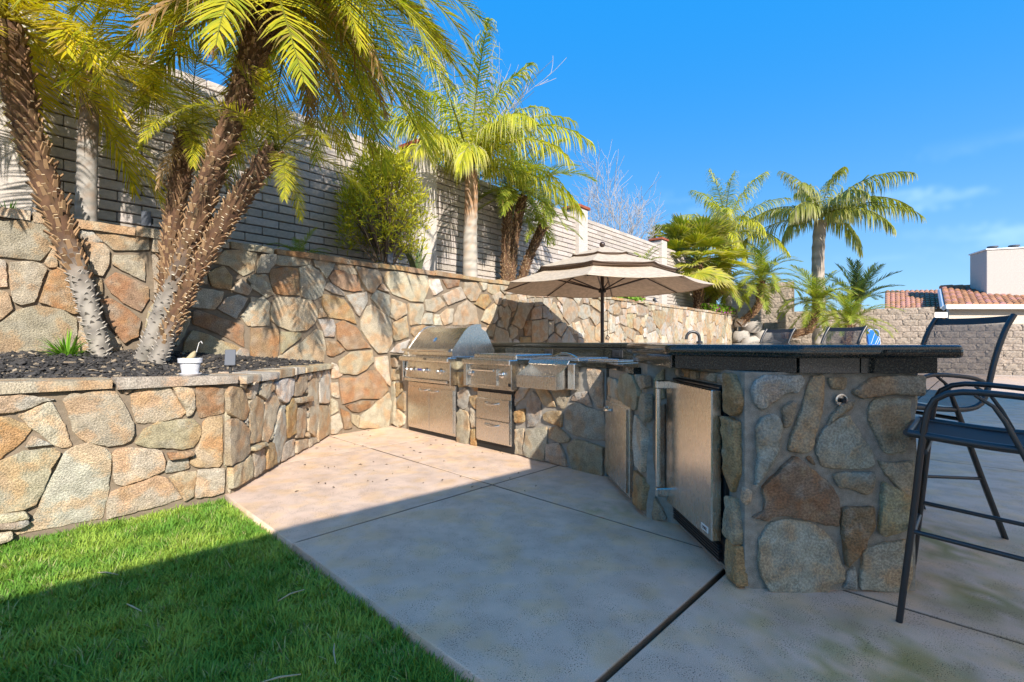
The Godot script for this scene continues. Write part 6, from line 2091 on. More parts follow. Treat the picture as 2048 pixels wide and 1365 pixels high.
# ----- umbrella -----
func umbrella() -> void:
	var t := thing("patio_umbrella", "tan three tier octagonal patio umbrella on a brown pole", "umbrella", Transform3D(Basis(Vector3.UP, 0.10), V(1.337, 7.4)))
	var mb := MB.new()
	mb.tube([Vector3(0, 0, 0), Vector3(0, 2.45, 0)], [0.026, 0.026], 14)
	put("pole", mb.mesh(), M.pole, t)
	mb = MB.new()
	mb.lathe([Vector2(0.0, 0.0), Vector2(0.27, 0.0), Vector2(0.27, 0.05), Vector2(0.06, 0.09), Vector2(0.03, 0.22), Vector2(0.024, 0.22)], 24)
	put("base", mb.mesh(), M.pole, t)
	mb = MB.new()
	var sp := []
	for k in 11: sp.append(Vector2(0.042 * sin(PI * k / 10.0), 2.52 - 0.042 * cos(PI * k / 10.0)))
	mb.lathe(sp, 16)
	put("finial", mb.mesh(), M.pole, t)
	var corner := func(k: int, r: float, h: float) -> Vector3:
		var a := TAU * (k + 0.5) / 8.0
		return Vector3(cos(a) * r * 1.065, 1.09 + (h - 1.09) * 1.065, sin(a) * r * 1.065)
	for tr in [[1.45, 1.835, 0.70, 2.085], [1.00, 2.06, 0.36, 2.265], [0.50, 2.255, 0.03, 2.39]]:
		mb = MB.new()
		var bd := MB.new()
		for k in 8:
			var o0: Vector3 = corner.call(k, tr[0], tr[1])
			var o1: Vector3 = corner.call(k + 1, tr[0], tr[1])
			var i0: Vector3 = corner.call(k, tr[2], tr[3])
			var i1: Vector3 = corner.call(k + 1, tr[2], tr[3])
			var n := 6
			var b0 := mb.v.size()
			var nn: Vector3 = (i0 - o0).cross(o1 - o0).normalized()
			if nn.y < 0: nn = -nn
			for i in n + 1:
				for j in n + 1:
					var u := float(i) / n
					var w := float(j) / n
					var p := o0.lerp(i0, w).lerp(o1.lerp(i1, w), u)
					p += Vector3.DOWN * 0.028 * sin(PI * u) * (1.0 - w * 0.6) + Vector3(p.x, 0, p.z).normalized() * -0.02 * sin(PI * u) * (1 - w)
					mb.vert(p, (nn + (o1 - o0).normalized() * (u - 0.5) * -0.12).normalized())
			for i in n:
				for j in n:
					var q := b0 + i * (n + 1) + j
					mb.tri(q, q + 1, q + n + 2); mb.tri(q, q + n + 2, q + n + 1)
			var edge := []
			var er := []
			for i in n + 1:
				edge.append(mb.v[b0 + i * (n + 1)] + Vector3(0, -0.003, 0)); er.append(0.006)
			bd.tube(edge, er, 5, false)
		var c := put("canopy_tier", mb.mesh(), M.canopy, t)
		put("binding", bd.mesh(), M.canopy if tr[0] > 1.2 else M.binding, c)
	# brown vent skirts under the two upper tiers
	for vt in [[0.985, 2.055, 0.80, 2.04], [0.49, 2.25, 0.42, 2.235]]:
		mb = MB.new()
		for k in 8:
			mb.face([corner.call(k, vt[0], vt[1] - 0.004), corner.call(k + 1, vt[0], vt[1] - 0.004), corner.call(k + 1, vt[0] - 0.02, vt[1] - 0.045), corner.call(k, vt[0] - 0.02, vt[1] - 0.045)], corner.call(k, 1, 0))
		put("vent_skirt", mb.mesh(), M.binding, t)
	for k in 8:
		mb = MB.new()
		var o: Vector3 = corner.call(k, 1.43, 1.825)
		mb.tube([Vector3(0, 2.37, 0), (corner.call(k, 0.70, 2.05) as Vector3), o], [0.010, 0.010, 0.009], 5)
		var rb := put("rib", mb.mesh(), M.pole, t)
		mb = MB.new()
		mb.tube([(corner.call(k, 0.04, 1.80) as Vector3), (corner.call(k, 0.80, 2.01) as Vector3)], [0.011, 0.010], 5)
		put("strut", mb.mesh(), M.pole, rb)
	mb = MB.new()
	mb.lathe([Vector2(0.026, 1.80), Vector2(0.055, 1.81), Vector2(0.055, 1.86), Vector2(0.028, 1.88), Vector2(0.026, 1.88)], 16)
	put("runner_hub", mb.mesh(), M.dark, t)
	mb = MB.new()
	mb.tube([Vector3(0.06, 1.8, 0.03), Vector3(0.07, 1.3, 0.03), Vector3(0.065, 1.15, 0.03)], [0.004, 0.004, 0.004], 5)
	mb.tube([Vector3(0.065, 1.18, 0.03), Vector3(0.10, 1.14, 0.03), Vector3(0.08, 1.10, 0.03), Vector3(0.05, 1.13, 0.03), Vector3(0.065, 1.18, 0.03)], [0.006, 0.006, 0.006, 0.006, 0.006], 5)
	put("cord", mb.mesh(), M.dark, t)

# ----- bar stools -----
func stool_parts(t: Node3D) -> void:
	for s in [-1.0, 1.0]:
		var mb := MB.new()
		var x: float = s * 0.235
		var leg := bezier([Vector3(x * 1.04, 0, 0.275), Vector3(x, 0.40, 0.235), Vector3(x, 0.80, 0.195), Vector3(x, 0.885, 0.15), Vector3(x, 0.905, 0.06), Vector3(x, 0.885, -0.16), Vector3(x, 0.845, -0.25)], 30)
		var rr := []
		for k in leg.size(): rr.append(0.0115)
		mb.tube(leg, rr, 10)
		put("front_leg_and_arm", mb.mesh(), M.frame, t)
		mb = MB.new()
		mb.tube(bezier([Vector3(x * 1.05, 0, -0.34), Vector3(x, 0.36, -0.20), Vector3(x, 0.72, -0.055), Vector3(x, 0.85, 0.005), Vector3(x, 0.895, 0.06)], 16), [0.019, 0.019, 0.019, 0.019, 0.019, 0.019, 0.019, 0.019, 0.019, 0.019, 0.019, 0.018, 0.017, 0.016, 0.014, 0.012, 0.011], 10, true, 0.55)
		put("rear_leg", mb.mesh(), M.frame, t)
		mb = MB.new()
		var post := bezier([Vector3(x * 0.98, 0.735, 0.25), Vector3(x * 0.98, 0.715, 0.0), Vector3(x * 0.98, 0.72, -0.16), Vector3(x * 0.98, 0.78, -0.235), Vector3(x * 0.98, 1.0, -0.30), Vector3(x * 0.98, 1.15, -0.36), Vector3(x * 0.98, 1.235, -0.415)], 30)
		var pr := []
		for k in post.size(): pr.append(0.0145)
		mb.tube(post, pr, 10)
		put("back_post", mb.mesh(), M.frame, t)
		mb = MB.new()
		mb.tube([Vector3(x, 0.36, 0.24), Vector3(x, 0.33, -0.215)], [0.009, 0.009], 8)
		put("side_rail", mb.mesh(), M.frame, t)
	var m2 := MB.new()
	m2.tube([Vector3(-0.235, 0.30, 0.247), Vector3(0.235, 0.30, 0.247)], [0.011, 0.011], 8)
	put("foot_rail", m2.mesh(), M.frame, t)
	m2 = MB.new()
	m2.tube([Vector3(-0.235, 0.66, -0.08), Vector3(0.235, 0.66, -0.08)], [0.011, 0.011], 8)
	m2.tube([Vector3(-0.235, 0.67, 0.2), Vector3(0.235, 0.67, 0.2)], [0.011, 0.011], 8)
	put("seat_rail", m2.mesh(), M.frame, t)
	# sling seat and sling back with sewn hems
	var line := bezier([Vector3(0, 0.735, 0.25), Vector3(0, 0.712, 0.0), Vector3(0, 0.717, -0.16)], 10)
	sheet(t, "seat_sling", line, M.sling_solid)
	var up := bezier([Vector3(0, 0.72, -0.17), Vector3(0, 0.78, -0.235), Vector3(0, 1.0, -0.30), Vector3(0, 1.15, -0.36), Vector3(0, 1.195, -0.389)], 12)
	sheet(t, "back_sling", up, M.sling)
	var hem := bezier([Vector3(0, 1.195, -0.389), Vector3(0, 1.235, -0.415)], 2)
	sheet(t, "hem", hem, M.sling_solid)
	m2 = MB.new()
	m2.tube([Vector3(-0.225, 0.735, 0.252), Vector3(0.225, 0.735, 0.252)], [0.014, 0.014], 10)
	put("seat_edge", m2.mesh(), M.frame, t)

func sheet(t: Node3D, nm: String, line: Array, mat: Material) -> void:
	var mb := MB.new()
	var nx := 8
	for k in line.size():
		var d: Vector3 = (line[mini(k + 1, line.size() - 1)] - line[maxi(k - 1, 0)]).normalized()
		var nn: Vector3 = Vector3.RIGHT.cross(d).normalized()
		for i in nx + 1:
			var u := -1.0 + 2.0 * i / nx
			mb.vert(line[k] + Vector3(u * 0.226, 0, 0) - nn * 0.012 * (1 - u * u), nn, Vector2(u, k))
	for k in line.size() - 1:
		for i in nx:
			var q := k * (nx + 1) + i
			mb.tri(q, q + 1, q + nx + 2); mb.tri(q, q + nx + 2, q + nx + 1)
	put(nm, mb.mesh(), mat, t)

func stools() -> void:
	var spots := [
		[1.87, 1.93, -0.73, 0.68, "black sling bar stool nearest the stone bar end, its back out of view"],
		[2.36, 2.97, -0.98, -0.10, "black sling bar stool with tall mesh back standing behind the nearest one"],
		[3.02, 5.05, -0.99, -0.16, "black sling bar stool whose back rises over the bar beside the blue board"],
		[2.78, 5.85, -0.99, -0.2, "black sling bar stool farthest along the bar, next to the rock pile"]]
	var first: Node3D = null
	for s in spots:
		var z := V(s[2], s[3]).normalized()
		var xf := Transform3D(Basis(Vector3.UP.cross(z), Vector3.UP, z), V(s[0], s[1]))
		if first == null:
			first = thing("bar_stool", s[4], "bar stool", xf, "bar stools around the raised bar")
			stool_parts(first)
		else:
			var c: Node3D = first.duplicate()
			c.name = numbered("bar_stool")
			add_child(c)
			c.transform = xf
			c.set_meta("label", s[4])

# ----- palms in the planter -----
func PX(px: float, py: float, d: float) -> Vector3:
	return V((px - 1024.0) / 1000.0 * d, d, 1.09 + (682.5 - py) / 1000.0 * d)

func left_palms() -> void:
	var g := "palms of the planter"
	var t := thing("date_palm", "leaning shaggy date palm at the photograph's edge, grey pegged lower trunk", "palm", Transform3D.IDENTITY, g)
	date_stem(t, [V(-3.21, 3.92, 0.93), V(-3.33, 3.88, 1.49), V(-3.52, 3.85, 2.10), V(-3.66, 3.80, 2.62), V(-3.75, 3.75, 3.16), V(-3.80, 3.75, 3.45)], 0.06, 0.105, 0.27, 0.07)
	crown(t, V(-3.78, 3.72, 3.50), "gold", 30, 0.95, 1.0, 0.3, 0.15)
	t = thing("date_palm", "tallest stem of the date palm clump, leaning over the planter", "palm", Transform3D.IDENTITY, g)
	date_stem(t, [V(-2.99, 4.05, 0.92), V(-2.81, 4.05, 1.38), V(-2.60, 4.05, 1.91), V(-2.42, 4.07, 2.52), V(-2.23, 4.10, 3.10), V(-1.99, 4.12, 4.08)], 0.07, 0.095, 0.20, 0.065)
	crown(t, V(-1.97, 4.12, 4.10), "date", 34, 1.22, 0.97, 1.0, 0.1)
	crown(t, V(-2.02, 4.05, 3.9), "dry", 6, 1.0, 1.0, 1.3, 0.85)
	crown(t, V(-2.02, 4.08, 3.95), "gold", 9, 0.85, 1.0, 2.2, 0.5)
	t = thing("date_palm", "middle stem of the date palm clump with a short drooping head", "palm", Transform3D.IDENTITY, g)
	date_stem(t, [V(-2.93, 4.18, 0.92), V(-2.92, 4.28, 1.96), V(-2.90, 4.40, 2.64), V(-2.89, 4.45, 2.95)], 0.06, 0.08, 0.12, 0.06)
	crown(t, V(-2.89, 4.45, 3.0), "date", 14, 0.5, 1.0, 0.5, 0.1)
	crown(t, V(-2.89, 4.42, 2.9), "dry", 4, 0.6, 1.0, 0.0, 0.85)
	t = thing("date_palm", "shortest stem of the clump leaning towards the kitchen", "palm", Transform3D.IDENTITY, g)
	date_stem(t, [V(-2.86, 4.02, 0.92), V(-2.66, 4.06, 1.45), V(-2.44, 4.10, 1.93), V(-2.15, 4.10, 2.38), V(-1.95, 4.10, 2.66)], 0.058, 0.075, 0.10, 0.06)
	crown(t, V(-1.93, 4.10, 2.70), "date", 14, 0.55, 0.85, 1.5, 0.0)
	t = thing("palm_tree", "slender smooth grey palm against the block wall behind the clump", "palm")
	smooth_stem(t, [V(-3.77, 4.42, 1.95), V(-3.76, 4.42, 2.6), V(-3.74, 4.42, 3.1), V(-3.72, 4.42, 3.5)], 0.082, 0.062, Color(0.34, 0.32, 0.29), Color(0.26, 0.16, 0.09))
	crown(t, V(-3.72, 4.42, 3.6), "gold", 12, 0.9, 1.0, 0.9, 0.1)
	t = thing("date_palm", "stem of the clump whose long fronds hang before the feathery shrub", "palm", Transform3D.IDENTITY, g)
	date_stem(t, [V(-3.08, 4.28, 0.92), V(-2.98, 4.3, 1.40), V(-2.75, 4.3, 1.96), V(-2.55, 4.3, 2.60), V(-2.34, 4.3, 3.2), V(-2.05, 4.3, 3.85), V(-1.80, 4.3, 4.28)], 0.058, 0.07, 0.12, 0.06)
	crown(t, V(-1.78, 4.28, 4.30), "date", 44, 1.08, 1.0, 0.2, 0.42)
	crown(t, V(-1.84, 4.28, 4.12), "dry", 5, 1.0, 1.0, 0.8, 0.85)

func shrub_mesh(seedv: int, w: float, h: float, cnt: int, ca: Color, cb: Color, ln: float, lw: float) -> Array:
	var r := RandomNumberGenerator.new()
	r.seed = seedv
	var wood := MB.new()
	var lf := MB.new()
	wood.col = Color(0.14, 0.10, 0.07)
	for k in cnt:
		var a := r.randf() * TAU
		var rad := w * 0.5 * sqrt(r.randf())
		var y := h * (0.15 + 0.85 * pow(r.randf(), 0.8))
		rad *= 0.35 + 0.65 * sin(PI * clampf(y / h * 0.85 + 0.1, 0, 1))
		var tip := Vector3(cos(a) * rad, y, sin(a) * rad)
		var p := Vector3(tip.x * 0.25, y * r.randf_range(0.1, 0.5), tip.z * 0.25)
		if k % 3 == 0: wood.tube([p, p.lerp(tip, 0.6) + Vector3(0, 0.05, 0), tip], [0.008, 0.005, 0.003], 4, false)
		for z in 26:
			var q := tip + Vector3(r.randfn(0, 0.045), r.randfn(0, 0.05), r.randfn(0, 0.045))
			var dir := (q - tip + Vector3(r.randf_range(-0.3, 0.3), 0.25, r.randf_range(-0.3, 0.3)) * 0.2).normalized()
			var wd := dir.cross(Vector3(r.randf_range(-1, 1), r.randf_range(-1, 1), r.randf_range(-1, 1))).normalized()
			var nn := wd.cross(dir).normalized()
			lf.col = ca.lerp(cb, r.randf())
			var l := ln * r.randf_range(0.7, 1.3)
			var i0 := lf.vert(q, nn); lf.vert(q + dir * l * 0.5 + wd * lw * 0.5, nn); lf.vert(q + dir * l * 0.5 - wd * lw * 0.5, nn); lf.vert(q + dir * l, nn)
			lf.tri(i0, i0 + 1, i0 + 2); lf.tri(i0 + 1, i0 + 3, i0 + 2)
	wood.tube([Vector3(0, -0.05, 0), Vector3(0.02, h * 0.4, 0), Vector3(-0.02, h * 0.8, 0)], [0.025, 0.018, 0.008], 6)
	return [wood.mesh(), lf.mesh()]

func plant(nm: String, label: String, cat: String, at: Vector3, me: Mesh, part := "leaves") -> Node3D:
	var t := thing(nm, label, cat, Transform3D(Basis.IDENTITY, at))
	put(part, me, M.leaf, t)
	return t

func solar_light(label: String, at: Vector3, turn: float, lean: float) -> void:
	var t := thing("solar_spotlight", label, "garden light", Transform3D(Basis(Vector3.UP, turn), at))
	bx("stake", Vector3(0, 0.03, 0), Vector3(0.02, 0.10, 0.02), M.dark, t)
	bx("solar_panel", Vector3(0, 0.12, 0.01), Vector3(0.075, 0.13, 0.016), M.led, t, 0.003, Basis(Vector3.RIGHT, lean))
	bx("lamp_head", Vector3(0, 0.11, -0.03), Vector3(0.06, 0.06, 0.05), M.dark, t, 0.008)

func terrace_plants() -> void:
	var t := thing("queen_palm", "queen palm with shaggy drooping crown beside the tall brick capped pilaster", "palm")
	smooth_stem(t, [V(-0.68, 8.1, 1.95), V(-0.68, 8.1, 2.7), V(-0.66, 8.1, 3.4), V(-0.66, 8.1, 3.85)], 0.125, 0.095, Color(0.42, 0.39, 0.34), Color(0.38, 0.22, 0.12))
	crown(t, V(-0.66, 8.1, 3.95), "queen", 24, 1.0, 0.75, 0.0, 0.0)
	var lb := ["first stem of the three date palms before the block wall, nearest the queen palm", "middle stem of the three date palms before the block wall", "slanting stem of the three date palms, closest to the umbrella"]
	var pt := [[V(-0.13, 9.0, 1.95), V(-0.10, 9.0, 3.0), V(-0.05, 9.0, 3.78)], [V(-0.03, 9.05, 1.95), V(0.04, 9.05, 2.9), V(0.20, 9.05, 3.72)], [V(0.09, 9.2, 1.95), V(0.30, 9.2, 2.6), V(0.57, 9.2, 3.20)]]
	for k in 3:
		t = thing("date_palm", lb[k], "palm", Transform3D.IDENTITY, "date palms before the block wall")
		date_stem(t, pt[k], 0.075, 0.085, 0.0, 0.06)
		crown(t, pt[k][2] + Vector3(0, 0.05, 0), "date_small", [20, 26, 15][k], [1.0, 1.15, 0.72][k], 0.92, k * 1.1, 0.05)
	t = thing("feathery_shrub", "feathery yellow green shrub growing against the block wall", "shrub", Transform3D(Basis.IDENTITY, V(-1.72, 6.75, 2.03)))
	var sm := shrub_mesh(41, 1.2, 1.55, 330, Color(0.28, 0.34, 0.03), Color(0.66, 0.58, 0.03), 0.085, 0.016)
	put("stems", sm[0], M.bark, t)
	put("foliage", sm[1], M.leaf, t)
	t = thing("palm_seedling", "small young palm sprouting on top of the stone wall", "palm", Transform3D(Basis.IDENTITY, V(-2.50, 5.85, 2.04)))
	crown(t, Vector3.ZERO, "date_small", 13, 0.36, 0.6, 0.0, 0.0)
	plant("strap_leaf_plant", "broad grey green strap leaves beside the shrub on the stone wall", "plant", V(-1.33, 6.98, 2.03), tuft(11, 0.55, 0.06, Color(0.11, 0.16, 0.07), Color(0.24, 0.28, 0.16), 0.5, 51))
	plant("strap_leaf_plant", "spiky green strap leaves beneath the slanting date palm", "plant", V(0.62, 9.35, 2.03), tuft(14, 0.5, 0.045, Color(0.10, 0.20, 0.04), Color(0.2, 0.30, 0.06), 0.6, 52))
	plant("grass_clump", "bright green grass clump at the photograph's edge on the stone wall", "plant", V(-3.98, 3.95, 2.03), tuft(60, 0.20, 0.012, Color(0.07, 0.20, 0.02), Color(0.16, 0.34, 0.03), 0.9, 53))
	solar_light("grey solar spotlight on the stone wall below the feathery shrub", V(-1.60, 6.55, 2.06), 0.5, 0.1)
	solar_light("small solar spotlight on the stone wall under the umbrella's rim", V(3.75, 13.1, 2.06), 0.9, -0.5)
	solar_light("dark stake light on the stone wall behind the palm trunk", V(-3.23, 4.42, 2.05), 0.2, 0.0)
	bare_tree("bare_tree", "tall leafless tree with pale branches rising behind the queen palm", V(-1.25, 11.2, 1.2), 6.2, 0.42, 61, Color(0.38, 0.35, 0.33))
	bare_tree("bare_tree", "leafless tree with fine pale twigs behind the block wall, above the umbrella", V(3.45, 16.3, 1.6), 5.2, 0.75, 64, Color(0.36, 0.34, 0.33))

func far_plants() -> void:
	var t := thing("fan_palm", "fan palm with stiff yellow green leaves behind the umbrella", "palm")
	date_stem(t, [V(6.2, 16.5, 1.9), V(6.15, 16.5, 2.8), V(6.12, 16.5, 3.7)], 0.16, 0.18, 0.0, 0.10)
	crown(t, V(6.12, 16.5, 3.75), "fan", 56, 1.2, 1.0, 0.0, 0.0)
	t = thing("queen_palm", "tall queen palm standing alone against open sky", "palm")
	smooth_stem(t, [V(10.75, 17.5, 0.0), V(10.75, 17.5, 2.0), V(10.72, 17.5, 4.0), V(10.8, 17.5, 5.3)], 0.22, 0.18, Color(0.40, 0.37, 0.33), Color(0.33, 0.27, 0.21))
	crown(t, V(10.8, 17.5, 5.45), "queen_far", 16, 0.98, 0.72, 0.4, 0.08)
	t = thing("queen_palm", "yellowish queen palm crown half hidden behind the fan palm", "palm")
	smooth_stem(t, [V(8.1, 18.8, 1.9), V(8.1, 18.8, 3.5), V(8.05, 18.8, 5.0)], 0.17, 0.14, Color(0.42, 0.38, 0.33), Color(0.36, 0.24, 0.15))
	crown(t, V(8.05, 18.8, 5.1), "queen", 26, 1.15, 0.8, 1.4, 0.05)
	var small := [
		[V(5.6, 17.2, 2.0), V(6.6, 17.3, 2.25), V(7.35, 17.5, 2.9), "date_small", 34, 1.25, 0.92, "small date palm with reclining trunk over the flowers"],
		[V(8.0, 17.6, 1.7), V(8.6, 17.5, 2.3), V(8.75, 17.5, 3.2), "date_small", 34, 1.35, 0.92, "small date palm with curved trunk beside the shaded wall"],
		[V(9.0, 16.6, 1.3), V(9.9, 16.6, 1.5), V(10.15, 16.6, 2.35), "date_small", 34, 1.3, 0.92, "small date palm leaning out above the rock pile"],
		[V(9.3, 14.4, 0.5), V(9.6, 14.4, 1.0), V(9.75, 14.4, 1.55), "date_small", 30, 1.15, 0.7, "low bright date palm in front of the tan split face wall"],
		[V(12.65, 18.3, 0.4), V(12.65, 18.3, 1.5), V(12.65, 18.3, 2.45), "stiff", 26, 1.05, 0.55, "dark stiff leaved palm standing beside the tiled roof"],
		[V(3.4, 13.3, 1.9), V(3.42, 13.3, 2.4), V(3.45, 13.3, 2.95), "date_small", 16, 0.85, 0.85, "small palm peeking out behind the umbrella top"]]
	for s in small:
		t = thing("date_palm", s[7], "palm", Transform3D.IDENTITY, "small palms around the far bed")
		date_stem(t, [s[0], s[1], s[2]], 0.12, 0.12, 0.0, 0.09)
		crown(t, s[2] + Vector3(0, 0.05, 0), s[3], s[4], s[5], s[6], R(0, 6), 0.0)
	t = thing("distant_palm", "distant fan palm head just over the white block wall", "palm")
	smooth_stem(t, [V(12.0, 40, 0), V(12.0, 40, 5), V(12.0, 40, 9.2)], 0.3, 0.25, Color(0.25, 0.2, 0.16), Color(0.25, 0.18, 0.12))
	crown(t, V(12.0, 40, 9.3), "fan", 30, 1.0, 1.0, 0.0, 0.0)
	# flowers along the wall top
	for k in 2:
		t = thing("flower_bed", ["pink flowering ground cover spilling over the far stone wall", "small green ground cover patch under the umbrella's rim"][k], "flowers", Transform3D(Basis.IDENTITY, [V(7.15, 17.25, 2.0), V(2.75, 11.95, 2.0)][k]))
		var lf := MB.new()
		var fl := MB.new()
		var r := RandomNumberGenerator.new()
		r.seed = 80 + k
		for q in [1500, 260][k]:
			var s: float = r.randf_range(-1.0, 1.0) * [1.35, 0.45][k]
			var o := r.randf_range(-0.22, 0.25)
			var p := Vector3(s * 0.634 + o * 0.77, (0.34 if k == 0 else 0.22) * (1.0 - o * o * 8.0) * r.randf_range(0.3, 1.0), -s * 0.773 + o * 0.634)
			var nn := Vector3(r.randf_range(-1, 1), r.randf_range(0.2, 1), r.randf_range(-0.4, 1)).normalized()
			var a := nn.cross(Vector3(r.randf(), r.randf(), r.randf())).normalized()
			var b := nn.cross(a)
			var flower: bool = k == 0 and r.randf() < 0.22
			var m: MB = fl if flower else lf
			m.col = Color(0.50, 0.06, 0.30).lerp(Color(0.42, 0.12, 0.50), r.randf()) if flower else Color(0.10, 0.22, 0.02).lerp(Color(0.25, 0.38, 0.04), r.randf())
			var z := 0.035 if flower else 0.045
			m.face([p - a * z, p + b * z, p + a * z, p - b * z], nn)
		put("leaves", lf.mesh(), M.leaf, t)
		if k == 0: put("blossoms", fl.mesh(), M.leaf, t)
	# rocks heaped at the end of the stone wall
	var words2 := ["pale", "grey", "white", "tan", "flat", "small", "broad", "rough", "rounded", "angular"]
	var rocks := [[8.15, 17.9, 1.25, 0.30], [8.4, 17.6, 1.0, 0.34], [8.05, 17.4, 0.75, 0.32], [8.6, 17.9, 1.55, 0.3], [8.9, 17.7, 1.25, 0.3], [8.75, 17.3, 0.78, 0.36], [9.1, 17.4, 0.9, 0.28], [8.2, 17.9, 1.75, 0.22], [8.5, 17.1, 0.4, 0.4], [9.2, 17.2, 0.5, 0.36]]
	for k in rocks.size():
		var q: Array = rocks[k]
		t = thing("rock", "%s boulder of the rock pile where the flagstone wall ends" % words2[k], "rock", Transform3D(Basis(Vector3.UP, k * 1.3), V(q[0], q[1], q[2])), "boulders of the rock pile")
		put("stone", rock_mesh(q[3], 200 + k), M.rock, t)
	var fill := structure("rock_bed")
	var mb := MB.new()
	mb.lathe([Vector2(1.5, -0.1), Vector2(1.2, 0.6), Vector2(0.7, 1.1), Vector2(0, 1.25)], 16, Transform3D(Basis.IDENTITY, V(8.9, 18.2, 0)))
	put("soil", mb.mesh(), M.soil, fill)

func rock_mesh(r: float, seedv: int) -> ArrayMesh:
	var mb := MB.new()
	var w := Color(0.52, 0.48, 0.43) * R(0.8, 1.15)
	var nl := 8
	var ns := 12
	for i in nl + 1:
		for j in ns + 1:
			var a := PI * i / nl
			var b := TAU * (j % ns) / ns
			var d := Vector3(sin(a) * cos(b), cos(a) * 0.72, sin(a) * sin(b))
			var k := 1.0 + 0.45 * noise.get_noise_3d(d.x * 30 + seedv * 13, d.y * 30, d.z * 30) + 0.12 * noise.get_noise_3d(d.x * 110, d.y * 110 + seedv, d.z * 110)
			d = d.clamp(Vector3(-0.78, -0.5, -0.72), Vector3(0.8, 0.55, 0.75))
			mb.col = w * (1.0 + 0.3 * noise.get_noise_3d(d.x * 90, d.y * 90, d.z * 90 + seedv))
			mb.vert(d * r * k * 1.25, d.normalized())
	for i in nl:
		for j in ns:
			var q := i * (ns + 1) + j
			mb.tri(q, q + 1, q + ns + 2); mb.tri(q, q + ns + 2, q + ns + 1)
	return mb.mesh()

# ----- planter surface and small things on it -----
func mulch_h(x: float, d: float) -> float:
	var front := maxf(0.0, (d - (2.77 + (x + 2.84) * 0.988)) * 0.71)
	front = minf(front, maxf(0.0, (-2.12 - x)))
	var back := maxf(0.0, (cd(x) - d) * 0.634)
	var f := clampf(front / maxf(front + back, 0.01), 0, 1)
	var hb := lerpf(0.99, 0.86, clampf((x + 3.1) / 0.9, 0, 1))
	return lerpf(0.80, hb, smoothstep(0.0, 1.0, f)) + 0.012 * noise.get_noise_2d(x * 120, d * 120)

